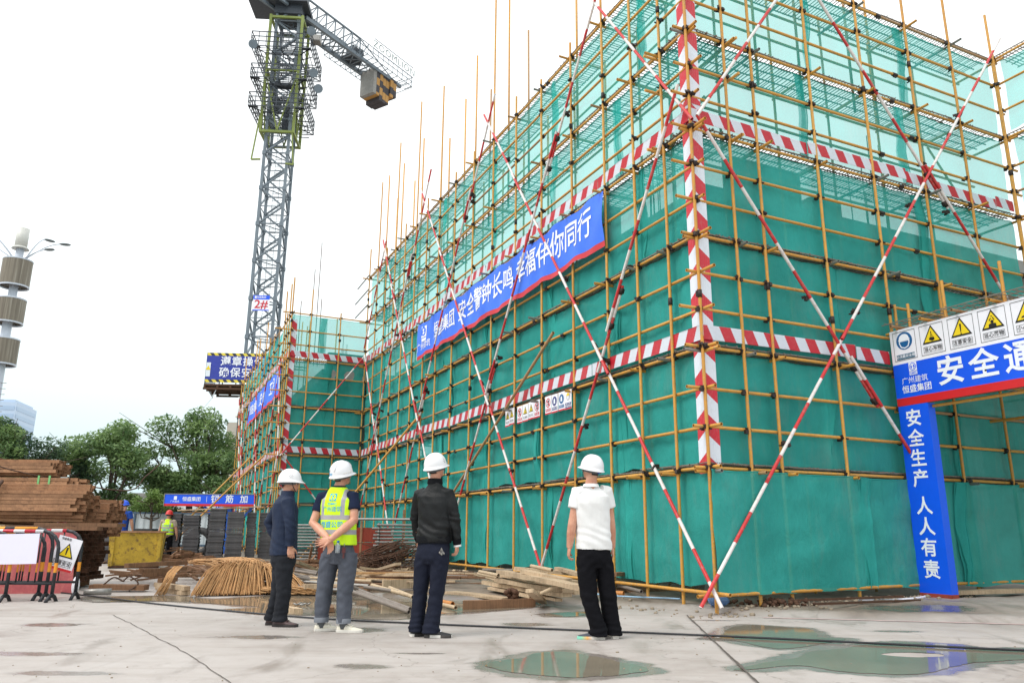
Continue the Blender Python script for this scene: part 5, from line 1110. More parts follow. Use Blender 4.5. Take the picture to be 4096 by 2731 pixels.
# ---------------------------------------------------------------- left yard: rusty square tube stacks
def sq_tube_mesh(L, w, mat):
    k = ('sq', round(L, 2), w, mat.name)
    if k in TC: return TC[k]
    mb = MB(); a, b = w / 2, w / 2 * .82
    def ring(r, x): return [(x, -r, -r), (x, r, -r), (x, r, r), (x, -r, r)]
    vs = ring(a, -L) + ring(a, 0) + ring(b, 0) + ring(b, -.25)
    fs = [(i, (i + 1) % 4, 4 + (i + 1) % 4, 4 + i) for i in range(4)] + [(4 + i, 4 + (i + 1) % 4, 8 + (i + 1) % 4, 8 + i) for i in range(4)] + [(8 + i, 8 + (i + 1) % 4, 12 + (i + 1) % 4, 12 + i) for i in range(4)] + [(12, 13, 14, 15), (3, 2, 1, 0)]
    mb.add(vs, fs); TC[k] = mb.mesh('square_tube', mat); return TC[k]
def tube_bundle(org, yaw, ny, nz, w, L, label, mat, jx=.12, shape=None, tilt=0.0, group='bundles of rusty square tube'):
    """tubes lie along local x, right ends near x = 0"""
    t = thing('tube_bundle', org, label, 'tube bundle', group, yaw); n = 0
    for j in range(nz):
        for i in range(ny):
            if shape and not shape(i / max(1, ny - 1), j / max(1, nz - 1)): continue
            me = sq_tube_mesh(L + rnd.choice((0, .2)), w, mat)
            M = world(t) @ Matrix.Translation((rnd.gauss(0, jx), i * w * 1.03 + rnd.uniform(-.006, .006), (j + .5) * w * 1.03 + rnd.uniform(-.005, .005))) @ Matrix.Rotation(tilt + rnd.gauss(0, .004), 4, 'Y') @ Matrix.Rotation(rnd.gauss(0, .006), 4, 'Z') @ Matrix.Rotation(rnd.gauss(0, .06), 4, 'X')
            put('square_tube', me, t, M); n += 1
    return t
rnd.seed(5)
low = tube_bundle((-7.88, 14.0, .14), R(2), 21, 13, .073, 3.2, 'lowest stack of rusty square tubes with dark open ends facing right', RUSTD, .06, lambda u, v: not (v > .55 and u < .1) and v < 1.02 - .0 * u)
mb = MB()
for x in (-9.4, -8.2): mb = MB(); mb.box((x, 14.7, .07), (.12, 1.6, .12)); build(mb, 'bearer', WOODB, low)
shp = lambda u, v: (abs(v - .5) * 2) ** 2.2 + (abs(u - .5) * 2) ** 2.2 < 1.25
main = tube_bundle((-7.9, 14.25, 1.18), R(3), 12, 11, .06, 4.6, 'large strapped bundle of rusty square tubes lying on the lowest stack', RUST, .07, shp)
mid = tube_bundle((-8.25, 14.5, 1.86), R(1), 10, 2, .06, 4.2, 'thin layer of rusty square tubes with two green tags on the large bundle', RUST, .1)
up = tube_bundle((-8.62, 14.6, 2.02), R(2.5), 9, 5, .06, 4.0, 'topmost small bundle of rusty square tubes tied with wire', RUST, .05, shp)
rt_ = tube_bundle((-7.95, 15.5, .92), R(-1), 10, 11, .062, 2.6, 'right hand bundle of rusty square tubes overhanging the yellow skip', RUST, .06, shp, .03)
for o, xs_ in ((main, (-1.55,)), (up, (-1.2,)), (rt_, (-1.0, -.95))):
    M = world(o)
    ny = {main: 12, up: 9, rt_: 10}[o]; nz = {main: 11, up: 5, rt_: 11}[o]
    for x in xs_:
        w = .0625; pts = [M @ Vector((x + rnd.uniform(-.03, .03) + .12 * math.cos(k * .5236), (ny - 1) * w * .5 + (ny * w * .5 + .03) * math.cos(k * .5236), nz * w * .5 + (nz * w * .5 + .02) * math.sin(k * .5236))) for k in range(13)]
        mb = MB(); mb.poly(pts, .018, 5); build(mb, 'tie_wire', RUSTD, o)
for dx in (-.55, -.35):
    mb = MB(); mb.box(world(mid) @ Vector((dx, -.035, .08)), (.035, .012, .16)); build(mb, 'green_tag', basic('green_tag', lin(120, 190, 120), .6, 0, .1, 3, 0), mid)
# wire rope slings thrown over the bundles
ROPE = basic('rusty_wire_rope', lin(84, 62, 50), .8, .1, .4, 20, .3, 120)
def rope(name, pts, r, mat, label, cat, group=None, sub=6):
    q = []; P = [Vector(p) for p in pts]; n = len(P)
    for i in range(n - 1):
        p0, p1, p2, p3 = P[max(0, i - 1)], P[i], P[i + 1], P[min(n - 1, i + 2)]
        for j in range(sub): t = j / sub; q.append(.5 * ((2 * p1) + (-p0 + p2) * t + (2 * p0 - 5 * p1 + 4 * p2 - p3) * t * t + (-p0 + 3 * p1 - 3 * p2 + p3) * t ** 3))
    q.append(P[-1]); mb = MB(); mb.poly(q, r, 6); o = build(mb, name, mat); return tag(o, label, cat, group)
ya = 14.17
rope('wire_sling', [(-10.9, ya, 1.95), (-10.6, ya, 2.02), (-10.2, ya - .02, 1.98), (-10.0, ya - .05, 1.82), (-10.15, ya - .06, 1.7), (-10.35, ya - .06, 1.66), (-10.15, ya - .08, 1.78), (-10.05, ya - .06, 1.9), (-10.5, ya - .06, 1.8), (-10.55, ya - .1, 1.6), (-10.3, ya - .1, 1.32), (-9.95, ya - .05, 1.18), (-9.7, ya, 1.14)], .02, ROPE, 'looped rusty wire sling hanging on the left of the large bundle', 'sling', 'wire slings')
rope('wire_sling', [(-9.35, ya + .1, 1.9), (-9.3, ya - .04, 1.82), (-9.35, ya - .08, 1.6), (-9.5, ya - .08, 1.35), (-9.75, ya - .06, 1.18), (-9.9, ya, 1.14)], .032, ROPE, 'thick dark strap sling round the right part of the large bundle', 'sling', 'wire slings')
rope('wire_sling', [(-11.3, ya, 1.75), (-11.1, ya - .06, 1.72), (-11.0, ya - .08, 1.6), (-11.15, ya - .08, 1.4), (-11.4, ya - .06, 1.3)], .02, ROPE, 'short wire sling loop at the left frame edge on the large bundle', 'sling', 'wire slings')
for k, (x0, x1, z, y, lb) in enumerate([(-12.0, -8.95, 1.09, 13.95, 'long grey plank lying on the lowest tube stack'), (-9.0, -7.35, 1.07, 14.0, 'brown plank on the lowest tube stack beside the red helmet'), (-8.6, -7.15, 1.13, 14.3, 'second brown plank lying behind the red helmet on the stack')]):
    mb = MB(); mb.bar((x0, y, z), (x1, y + .1, z), .24, .07); tag(build(mb, 'plank', WOODB if k else WOOD), lb, 'plank', 'planks on the tube stack')
mb = MB(); mb.ball((-8.55, 15.0, 1.12), (.1, .12, .1), 14, 8); mb.ball((-8.55, 14.97, 1.11), (.115, .14, .02), 14, 4); tag(build(mb, 'helmet', basic('red_helmet', lin(206, 42, 40), .35, 0, .05, 3, 0)), 'red safety helmet lying on the plank of the tube stack', 'helmet')
# ends of longer tubes on the ground right of the stack
mb = MB(); mb.bar((-7.3, 14.0, .08), (-6.4, 14.12, .07), .28, .09); tag(build(mb, 'plank', WOODB), 'thick brown plank on the ground right of the tube stack', 'plank')
rope('wire_sling', [(-7.1, 14.0, .12), (-6.95, 14.02, .24), (-6.8, 14.05, .18), (-6.75, 14.0, .2), (-6.65, 13.98, .26), (-6.5, 14.0, .14), (-6.6, 13.9, .03)], .014, ROPE, 'rusty wire loop resting on the thick brown plank', 'sling', 'wire slings')
rope('wire_sling', [(-9.6, 14.1, 2.3), (-9.2, 14.3, 2.1), (-7.7, 15.4, 1.8), (-7.35, 15.6, 2.1), (-7.2, 15.8, 2.35)], .012, ROPE, 'thin bent wire sticking up between the two bundles', 'wire', 'wire slings')

# pink board, barriers, hung panels
mb = MB(); M = Matrix.Rotation(R(14), 3, 'X') @ Matrix.Rotation(R(20), 3, 'Z'); M = Matrix.Rotation(R(12), 3, 'Z') @ Matrix.Rotation(R(9), 3, 'X')
mb.box((-8.07, 13.42, .5), (1.32, .018, 1.02), M); tag(build(mb, 'formwork_board', PINK), 'pinkish red formwork board leaning behind the black barriers', 'board')
BSTR = NT('barrier_bands'); z = BSTR.n('ShaderNodeSeparateXYZ'); BSTR.l(BSTR.obj(), z.inputs[0])
zz = z.outputs[2]; band = BSTR.math('MULTIPLY', BSTR.math('GREATER_THAN', zz, .42), BSTR.math('LESS_THAN', zz, .56))
BC = BSTR.mix(band, lin(36, 38, 44), lin(230, 150, 40)); n_ = BSTR.noise(BSTR.obj(), 20, 4)
BC = BSTR.mix(BSTR.ramp(n_, [(.6, (0, 0, 0)), (.68, (.4,) * 3)]), BC, lin(120, 116, 112)); BSTR = BSTR.done(BSTR.bsdf(BC, .4))
RAIL1 = stripes('barrier_top_red_white', lin(200, 40, 60), lin(232, 230, 232), .34, (1, 0, 0), .5, .4, .15)
RAILY = stripes('barrier_top_black_yellow', lin(236, 160, 40), lin(38, 40, 46), .6, (1, 0, 0), .25, .4, .15)
def barrier(xr, y, yaw, label, rail, h=1.04, w=1.75):
    t = thing('barrier', (xr, y, 0), label, 'barrier', 'tubular barriers at the left', yaw); M = world(t); rr = .26
    def pt(x, z): return M @ Vector((x, 0, z))
    for sx, nm in ((0, 'leg'), (-w, 'leg')):
        s_ = -1 if sx == 0 else 1
        arc = [pt(sx, .06), pt(sx, .45), pt(sx, h - rr)] + [pt(sx + s_ * rr * (1 - math.cos(a)), h - rr + rr * math.sin(a)) for a in [k * .3927 for k in range(1, 5)]]
        mb = MB(); mb.poly(arc, .026, 9); build(mb, nm, BSTR, t)
        mb = MB(); mb.poly([M @ Vector((sx, -.13, 0)), M @ Vector((sx, -.07, .07)), M @ Vector((sx, 0, .11)), M @ Vector((sx, .07, .07)), M @ Vector((sx, .13, 0))], .026, 8); build(mb, 'foot', BLACKP, t)
    L = w - 2 * rr; me = tube_mesh(L, .026, RAILY if rail == 'y' else RAILY, 9); mb = MB(); mb.tube((0, 0, 0), (L, 0, 0), .026, 9); put('top_rail', mb.mesh('top_rail', RAIL1 if rail == 'r' else RAILY), t, M @ Matrix.Translation((-w + rr, 0, h)))
    mb = MB(); mb.tube(pt(-w, .26), pt(0, .26), .019, 8); build(mb, 'lower_rail', BLACKP, t)
    for k in range(1, 6):
        x = -w + w * k / 6; mb = MB(); mb.tube(pt(x, .26), pt(x, h), .012, 7); build(mb, 'bar', BSTR, t)
    return t
b1 = barrier(-6.84, 12.0, R(-2), 'front barrier with red and white top rail carrying the blank white panel', 'r', 1.02)
b2 = barrier(-7.02, 12.15, R(2), 'second barrier close behind the front one, black and yellow top rail', 'y', 1.06)
b3 = barrier(-7.22, 12.3, R(-1), 'third barrier behind, its right leg left of the tilted warning panel', 'y', 1.0)
b4 = barrier(-6.72, 12.42, R(3), 'rearmost barrier reaching furthest right, warning panel hung on it', 'r', 1.03)
b5 = barrier(-7.5, 11.95, R(1), 'leftmost barrier, its right leg ending under the blank white panel', 'y', 1.0)
mb = MB(); M = Matrix.Rotation(R(-1.5), 3, 'Y'); mb.box((-7.44, 11.9, .76), (.70, .006, .44), M); tag(build(mb, 'blank_panel', basic('lilac_white_panel', lin(226, 224, 246), .4, 0, .03, 2, .02)), 'blank white panel hung on the front barrier', 'panel')
wsn = thing('warning_panel', (-6.95, 12.32, .4), 'tilted white warning panel with yellow triangle hung on the rear barrier', 'sign')
a_ = R(14); rX = Vector((math.cos(a_), 0, -math.sin(a_))); rU = Vector((math.sin(a_), 0, math.cos(a_))); wc = Vector((-6.93, 12.37, .68))
mb = MB(); mb.box(wc, (.38, .008, .5), Matrix((rX, Vector((0, 1, 0)), rU)).transposed()); build(mb, 'panel', WHITEP, wsn); wc = wc + Vector((0, -.004, 0))
flat(wsn, 'red_border', [(-.19, -.25), (.19, -.25), (.19, -.215), (-.19, -.215)], REDP, wc, rX, rU)
warning_tri(wsn, wc + rU * .04 + rX * .01, rX, rU, .22); flat(wsn, 'pictogram', [(-.008, -.05), (.008, -.05), (.016, .06), (-.016, .06)], BLKINK, wc + rU * .04 + rX * .01, rX, rU, .008)
caption(wsn, '注意安全', wc - rU * .145, rX, rU, .3, .095, BLKINK, None, .075); place_text('恒盛集团', .04, BLKINK, wsn, wc + rU * .215 - rX * .06, rX, rU, .004)
mb = MB(); mb.tube((-6.98, 13.15, .06), (-6.6, 13.3, .06), .05, 12); mb.tube((-6.98, 13.149, .06), (-6.9, 13.18, .06), .04, 12); tag(build(mb, 'pipe_offcut', GALV), 'short grey pipe offcut lying behind the barriers', 'pipe')
mb = MB(); mb.ball((-7.1, 13.1, .16), (.06, .06, .15), 10, 8); tag(build(mb, 'white_bag', WHITEP), 'crumpled white bag beside the pipe offcut', 'bag')

# yellow skip
sk = thing('skip', (-10.6, 22.8, 0), 'battered yellow steel skip with rusty rim and stains', 'skip')
x0, x1, y0, y1, hz = -11.24, -9.94, 22.25, 23.4, 1.0; SKM = Matrix.Translation((-11.24, 22.25, 0)) @ Matrix.Rotation(R(21), 4, 'Z') @ Matrix.Translation((11.24, -22.25, 0)); sk_n = len(bpy.data.objects)
def wallq(a, b, c, d, th, name='side_wall'):
    mb = MB(); A, B, Cq, Dq = (Vector(p) for p in (a, b, c, d)); n = (B - A).cross(Dq - A).normalized() * th
    vs = [A, B, Cq, Dq, A - n, B - n, Cq - n, Dq - n]; mb.add(vs, [(0, 1, 2, 3), (7, 6, 5, 4), (0, 4, 5, 1), (1, 5, 6, 2), (2, 6, 7, 3), (3, 7, 4, 0)]); return build(mb, name, BINY, sk)
fl = .06
wallq((x0, y0, .06), (x1, y0, .06), (x1 + fl, y0 - fl, hz), (x0 - fl, y0 - fl, hz), .02, 'front_wall'); wallq((x1, y0, .06), (x1, y1, .06), (x1 + fl, y1, hz), (x1 + fl, y0 - fl, hz), .02)
wallq((x0, y1, .06), (x0, y0, .06), (x0 - fl, y0 - fl, hz), (x0 - fl, y1, hz), .02); wallq((x1, y1, .06), (x0, y1, .06), (x0 - fl, y1, hz), (x1 + fl, y1, hz), .02, 'back_wall')
mb = MB(); mb.box(((x0 + x1) / 2, y0 - fl, hz), (1.46, .09, .05)); mb.box((x1 + fl, (y0 + y1) / 2, hz), (.09, 1.2, .05)); mb.box((x0 - fl, (y0 + y1) / 2, hz), (.09, 1.2, .05)); mb.box(((x0 + x1) / 2, y1, hz), (1.4, .09, .05)); build(mb, 'rim', RUST, sk)
mb = MB(); mb.box((x0 + .05, y0 - .05, .52), (.1, .06, .9)); mb.box((x1 - .05, y0 - .05, .52), (.1, .06, .9)); mb.box(((x0 + x1) / 2, y0 - .02, .9), (1.1, .05, .05)); build(mb, 'rib', BINY, sk)
mb = MB(); mb.box(((x0 + x1) / 2, y0 + .5, .05), (1.25, 1.1, .06)); mb.box(((x0 + x1) / 2, y0 + .1, .02), (1.3, .12, .05)); build(mb, 'floor', RUSTD, sk)
for ch in sk.children: ch.matrix_basis = world(sk).inverted() @ SKM @ world(sk) @ ch.matrix_basis

# stacks of grey slabs
def slab_stack(x, y, w, d, n, th, yaw, label, lean=0):
    t = thing('slab_stack', (x, y, 0), label, 'slab stack', 'stacks of grey slabs', yaw)
    mb = MB(); mb.box((0, 0, 0), (w, d, th * .9)); me = mb.mesh('slab', SLATE); Mw = world(t)
    ox = 0
    for k in range(n):
        ox += rnd.gauss(0, .004)
        put('slab', me, t, Mw @ Matrix.Translation((ox + lean * k * th + rnd.gauss(0, .012), rnd.gauss(0, .012), .08 + k * th)) @ Matrix.Rotation(rnd.gauss(0, .01), 4, 'Z') @ Matrix.Rotation(rnd.gauss(0, .006), 4, 'Y'))
    for q in (-.3, .3): mb = MB(); mb.box(Mw @ Vector((0, d * q, .03)), (w * .95, .1, .06)); build(mb, 'bearer', WOODB, t)
yw = R(18)
slab_stack(-11.75, 27.6, .40, 1.0, 30, .052, yw, 'leftmost tall slab stack of the left row, next to the worker'); slab_stack(-11.2, 27.7, .52, 1.0, 29, .052, yw, 'middle slab stack of the left row, darkest gap on its left')
slab_stack(-10.72, 28.3, .36, 1.0, 30, .052, yw, 'narrow slab stack at the right end of the left row')
slab_stack(-9.95, 26.7, .5, 1.0, 33, .052, yw, 'tallest slab stack, first of the right row, brown stained'); slab_stack(-9.38, 26.8, .52, 1.0, 31, .052, yw, 'second slab stack of the right row with a plank on top'); slab_stack(-8.92, 27.2, .3, 1.0, 31, .052, yw, 'third narrow slab stack of the right row'); slab_stack(-8.52, 27.5, .44, 1.0, 31, .052, yw, 'rightmost slab stack, darkest, next to the far scaffold')
slab_stack(-12.35, 26.3, .95, 1.0, 12, .06, R(2), 'low wide slab stack behind the yellow skip')
slab_stack(-13.0, 25.6, .7, .8, 16, .055, R(4), 'slab stack in shade left of the yellow skip')
for (x0, y0, z0, x1, y1, z1, w, lb) in [(-11.6, 27.3, 1.72, -8.6, 27.0, 1.86, .09, 'long pale plank lying across the tops of the slab stacks'), (-9.7, 26.5, 1.82, -8.9, 26.6, 1.78, .25, 'short rusty board on top of the second slab stack'), (-11.5, 27.4, 1.66, -10.4, 27.9, 1.68, .3, 'rusty sheet lying on top of the left slab row')]:
    mb = MB(); mb.bar((x0, y0, z0), (x1, y1, z1), w, .04); tag(build(mb, 'plank', WOOD if 'pale' in lb else RUST), lb, 'plank', 'planks on the slab stacks')

# fan of thin rusty rods drooping over timber
fan = thing('rod_bundle', (-4.9, 13.6, 0), 'fanned bundle of thin rusty rods drooping over timber towards the puddle', 'rod bundle')
mb = MB(); rg = random.Random(4)
for k in range(620):
    u = rg.random(); lay = rg.random()
    e_ = Vector((-5.2 + 1.3 * u + rg.uniform(-.03, .03), 12.98 + .55 * u + rg.uniform(-.05, .16) + .25 * (1 - lay), .012 + .05 * rg.random() * lay))
    if u > .8: e_ += Vector(((u - .8) * 2.4, .1, 0))
    st = Vector((-6.2 + .7 * u * .5 + rg.gauss(0, .06), 15.6 + rg.gauss(0, .12), .42 + .08 * lay))
    ap = Vector((-5.15 + .75 * u + rg.gauss(0, .05), 14.15 + .1 * u + rg.gauss(0, .08), .30 + .27 * math.sin(math.pi * (.2 + .62 * u)) * (.72 + .28 * lay) + rg.gauss(0, .015)))
    mid = ap.lerp(e_, .55) + Vector((.02, .0, .10 + .05 * lay))
    q = []
    P = [st, ap, mid, e_]
    for i in range(3):
        p0, p1, p2, p3 = P[max(0, i - 1)], P[i], P[i + 1], P[min(3, i + 2)]
        for j in range(3): t = j / 3; q.append(.5 * ((2 * p1) + (-p0 + p2) * t + (2 * p0 - 5 * p1 + 4 * p2 - p3) * t * t + (-p0 + 3 * p1 - 3 * p2 + p3) * t ** 3))
    q.append(e_); mb.poly(q, .0075, 4, 0, True, False)
build(mb, 'rods', ROD, fan, kind='stuff')
mb = MB()
for k in range(26):
    x = -5.75 + rg.uniform(-.05, .1); mb.poly([(x, 13.75, .45), (x - .02, 13.55, .35), (x - .04 - rg.uniform(0, .1), 13.35 + rg.uniform(-.15, .1), .01)], .007, 4)
build(mb, 'loose_rods', ROD, fan, kind='stuff')
mb = MB()
for k in range(240):
    u = rg.random(); a = Vector((-3.9 + rg.uniform(-.2, .7), 13.5 + rg.uniform(-.15, .35), .02 + .1 * rg.random())); d_ = Vector((-.75 + rg.gauss(0, .06), .55 + rg.gauss(0, .08), .04)); mb.poly([a, a + d_ * rg.uniform(.9, 1.5)], .0075, 4)
tag(build(mb, 'rod_pile', ROD, kind='stuff'), 'flat spread of thin rusty rods right of the fanned bundle', 'rods')
mb = MB()
for k in range(160):
    a = Vector((-11.3 + rg.gauss(0, .16), 25.0 + rg.uniform(-.3, .3), .85 + .05 * rg.random())); mb.poly([a, a + Vector((-.05 + rg.gauss(0, .1), -.5, -.2)), a + Vector((-.1 + rg.gauss(0, .25), -1.0, -.8))], .012, 4)
tag(build(mb, 'twig_sheaf', WOODB, kind='stuff'), 'sheaf of grey brown sticks leaning by the worker', 'sticks')
def heap(name, c, rad, n, mat, label, cat, r_, L, zmax, seed):
    rg = random.Random(seed); mb = MB()
    for k in range(n):
        a = rg.uniform(0, 6.28); q = math.sqrt(rg.random()); p = Vector((c[0] + rad[0] * q * math.cos(a), c[1] + rad[1] * q * math.sin(a), .1 + zmax * (1 - q) * rg.random() + .03))
        d_ = Vector((rg.gauss(.8, .5), rg.gauss(0, .4), rg.gauss(0, .07))).normalized() * L * rg.uniform(.5, 1); mb.bar(p - d_ / 2, p + d_ / 2, r_ * rg.uniform(.6, 1.5), r_ * rg.uniform(.5, 1))
    o = build(mb, name, mat, kind='stuff'); return tag(o, label, cat)
heap('scrap_heap', (-4.5, 19.5), (2.2, 1.6), 260, WOODB, 'tangle of brown sticks and strips in the debris behind the men', 'debris', .035, 1.2, .3, 3)
heap('scrap_heap', (-3.0, 17.5), (2.0, 2.0), 130, WOOD, 'loose pale lath and offcuts strewn between the pools and pipe stacks', 'debris', .05, .9, .15, 4)
heap('scrap_heap', (-10.6, 25.3), (1.1, .9), 90, WOODB, 'broken timber and scrap around the feet of the worker', 'debris', .07, .8, .45, 6)
heap('scrap_heap', (-6.6, 18.5), (2.0, 2.4), 130, WOODB, 'broken dark sticks scattered between the rod bundle and slab stacks', 'debris', .05, 1.0, .2, 8)
heap('scrap_heap', (2.0, 13.4), (1.2, .35), 60, WOODB, 'small twigs and rubbish along the foot of the long facade', 'debris', .03, .5, .06, 9)

# galvanised pipe stacks
def pipe_stack(c, yaw, L, rows, cols, label, r_=.03, step=.085, ladder=False):
    t = thing('pipe_stack', c, label, 'pipe stack', 'stacks of galvanised pipes', yaw); M = world(t)
    for j in range(rows):
        for i in range(cols):
            if rnd.random() < .1: continue
            a = rnd.gauss(0, .06); me = tube_mesh(L, r_, GALV, 9, True)
            put('pipe', me, t, M @ Matrix.Translation((a - L / 2, i * .13 + rnd.gauss(0, .02), .1 + j * step)) @ Matrix.Rotation(rnd.gauss(0, .012), 4, 'Z') @ Matrix.Rotation(R(90), 4, 'Y'))
        mb = MB()
        for xx in (-L * .48, L * .45):
            for i in range(cols): mb.tube(M @ Vector((xx, i * .13, .1 + j * step)), M @ Vector((xx + .05, i * .13, .1 + j * step)), r_ * 1.5, 8)
        build(mb, 'pipe_collars', GALV, t, kind='stuff')
    return t
pipe_stack((-2.55, 20.2, .1), R(8), 1.75, 13, 4, 'larger stack of galvanised pipes with open ends behind the black jacket man')
pipe_stack((-6.0, 22.6, .1), R(6), .9, 13, 3, 'smaller stack of galvanised pipes behind the vest man')
for p, q, lb in [((-4.3, 21, .35), (-3.4, 21.1, .36), 'lower loose galvanised pipe before the red panels'), ((-4.2, 21.4, 1.38), (-2.6, 21.2, 1.38), 'horizontal galvanised pipe above the larger pipe stack'), ((-4.4, 22.2, .2), (-2.9, 22.4, .2), 'loose galvanised pipe on the ground under the red panels')]:
    tag(pole('loose_pipe', p, q, .035, GALV, None, 10, True), lb, 'pipe', 'loose galvanised pipes')
# red plywood panels and rusty stakes
for k, (x, y, w, z0, h, lb) in enumerate([(-5.1, 23.6, 1.35, .75, .42, 'upper left red plywood panel behind the vest man'), (-4.1, 23.7, 1.0, .75, .42, 'upper right red plywood panel near the pipe stack'), (-4.75, 23.5, 1.9, .12, .62, 'lower long red plywood panel behind the vest man')]):
    mb = MB(); mb.box((x, y, z0 + h / 2), (w, .03, h), Matrix.Rotation(R(5), 3, 'Z')); tag(build(mb, 'red_panel', PLY), lb, 'panel', 'red plywood panels')
for k, (x, y, h, lean, m, lb) in enumerate([(-4.93, 22.6, 1.3, .02, RUSTD, 'dark perforated stake, left of the two before the red panels'), (-3.78, 22.3, 1.3, .06, RUSTD, 'dark perforated stake, right of the two before the red panels'), (-4.3, 22.7, 1.65, 0, RUST, 'tall thin rusty tube between the two dark stakes'), (-5.1, 24.2, 1.6, 0, RUST, 'rusty tube standing at the left end of the red panels'), (-3.2, 23.5, 1.7, 0, RUST, 'rusty tube standing right of the red panels')]):
    mb = MB(); mb.bar((x, y, 0), (x + lean, y, h), .06, .06); tag(build(mb, 'stake', m), lb, 'stake', 'stakes before the red panels')
# coil of rusty wire
rg = random.Random(8); mb = MB()
for k in range(44):
    a0 = rg.uniform(0, 6.28); cx, cy, cz = -2.95 + rg.gauss(0, .12), 18.6 + rg.gauss(0, .1), .3 + .4 * rg.random(); rr = rg.uniform(.28, .48); tx_ = rg.gauss(0, .3)
    mb.poly([(cx + rr * 1.35 * math.cos(a0 + i * .5), cy + rr * .7 * math.sin(a0 + i * .5), max(.05, cz + .18 * math.sin(a0 + i * .5 + 1) + tx_ * .12 * i / 6)) for i in range(rg.randint(8, 13))], .011, 4)
for k in range(200):
    p = Vector((-2.75 + rg.gauss(0, .28), 18.2 + rg.gauss(0, .2), .1 + abs(rg.gauss(0, .18)))); d_ = Vector((rg.gauss(0, .25), rg.gauss(0, .2), rg.gauss(0, .18))); mb.poly([p, p + d_ * .6 + Vector((0, 0, .03)), p + d_], .008, 4)
tag(build(mb, 'wire_heap', RUSTD, kind='stuff'), 'heap of tangled rusty wire coils beside the pipe stack', 'wire heap')

# planks, beams and tubes lying about
KIND = {'w': ('plank', None), 'b': ('beam', None), 'p': ('loose_tube', None), 'g': ('loose_tube', None), 'o': ('loose_tube', None), 's': ('concrete_block', None)}
PALE = basic('pale_dirty_tube', lin(190, 168, 138), .7, 0, .25, 6, .2, 40, lin(120, 90, 66), .5); GREYT = basic('grey_dirty_tube', lin(132, 122, 114), .6, .1, .3, 6, .2, 40, lin(96, 76, 60), .5); ORT = basic('orange_tube', lin(196, 128, 62), .6, 0, .25, 6, .2, 40, lin(120, 80, 50), .5)
LBL = {'R': {'w': 'weathered pale plank in the timber pile before the long facade', 'b': 'thick brown beam beside the timber pile before the long facade', 'p': 'pale dirty tube sticking out of the timber pile', 'g': 'grey tube lying by the timber pile', 'o': 'orange tube end by the white shirted man', 's': 'concrete block at the left end of the timber pile'},
       'L': {'w': 'weathered plank in the debris behind the vest man', 'b': 'brown beam in the debris behind the vest man', 'p': 'pale tube in the debris left of the black jacket man', 'g': 'wet grey tube in the debris by the pool', 'o': 'orange open tube by the right foot of the black jacket man', 's': 'grey upright concrete block in the debris'},
       'F': {'w': 'weathered plank beside the fanned rod bundle', 'b': 'dark brown beam under the fanned rod bundle', 'p': 'pale tube right of the fanned rod bundle', 'g': 'grey tube right of the fanned rod bundle'}}
PILE = {'R': thing('timber_pile', (.2, 13.4, .1), 'pile of weathered pale planks and dirty tubes before the long facade', 'timber pile'), 'L': thing('debris_pile', (-2.6, 13.8, 0), 'scattered planks and wet grey tubes in the debris behind the men', 'debris pile'), 'F': thing('timber_stack', (-5.9, 13.9, 0), 'dark beams and planks lying under and beside the fanned rod bundle', 'timber stack')}
for zone, data in (('R', DEB_R), ('L', DEB_L), ('F', DEB_F)):
    cnt = {q: sum(1 for d in data if d[8] == q) for q in 'wbpgos'}
    for (x0, y0, z0, x1, y1, z1, w, h, k) in data:
        if zone == 'F' and (y0 > 20 or (k in 'pg' and y0 < 14.3)): continue
        if zone == 'F' and k == 'b': h = .075
        if zone == 'L' and k == 's': continue
        a, b = Vector((x0, y0, z0)), Vector((x1, y1, z1))
        if k in 'pgo':
            o = pole('loose_tube', a, b, w * .55, {'p': PALE, 'g': GREYT, 'o': ORT}[k], None, 10, True)
        else:
            L = (b - a).length; d_ = (b - a).normalized(); sd = d_.cross(UPZ).normalized(); upv = sd.cross(d_); N = 5; rings = []
            bow = rnd.uniform(-.012, .012); rg2 = rnd.random()
            for i in range(N + 1):
                t = i / N; c = a + d_ * L * t + upv * bow * math.sin(math.pi * t); ew = 1 if 0 < i < N else rnd.uniform(.88, 1); ofs = 0 if 0 < i < N else rnd.uniform(-.03, .03)
                rings.append([c + sd * sx * w / 2 * ew * rnd.uniform(.97, 1.03) + upv * sz * h / 2 * rnd.uniform(.94, 1.05) + d_ * (ofs * sx) for sx, sz in ((-1, -1), (1, -1), (1, 1), (-1, 1))])
            mb = MB(); mb.loft(rings, 0, True, False); o = build(mb, {'w': 'plank', 'b': 'beam', 's': 'concrete_block'}[k], {'w': WOOD, 'b': WOODB, 's': CONC}[k], None, (a + b) / 2)
            me = o.data; R_ = Matrix((d_, sd, upv)); 
        if cnt[k] > 1:
            Mo = o.matrix_basis.copy(); o.parent = PILE[zone]; o.matrix_basis = world(PILE[zone]).inverted() @ Mo; continue
        tag(o, LBL[zone][k], {'w': 'plank', 'b': 'beam', 's': 'block'}.get(k, 'tube'), {'R': 'timber pile before the long facade', 'L': 'debris behind the men', 'F': 'timber around the rod bundle'}[zone])
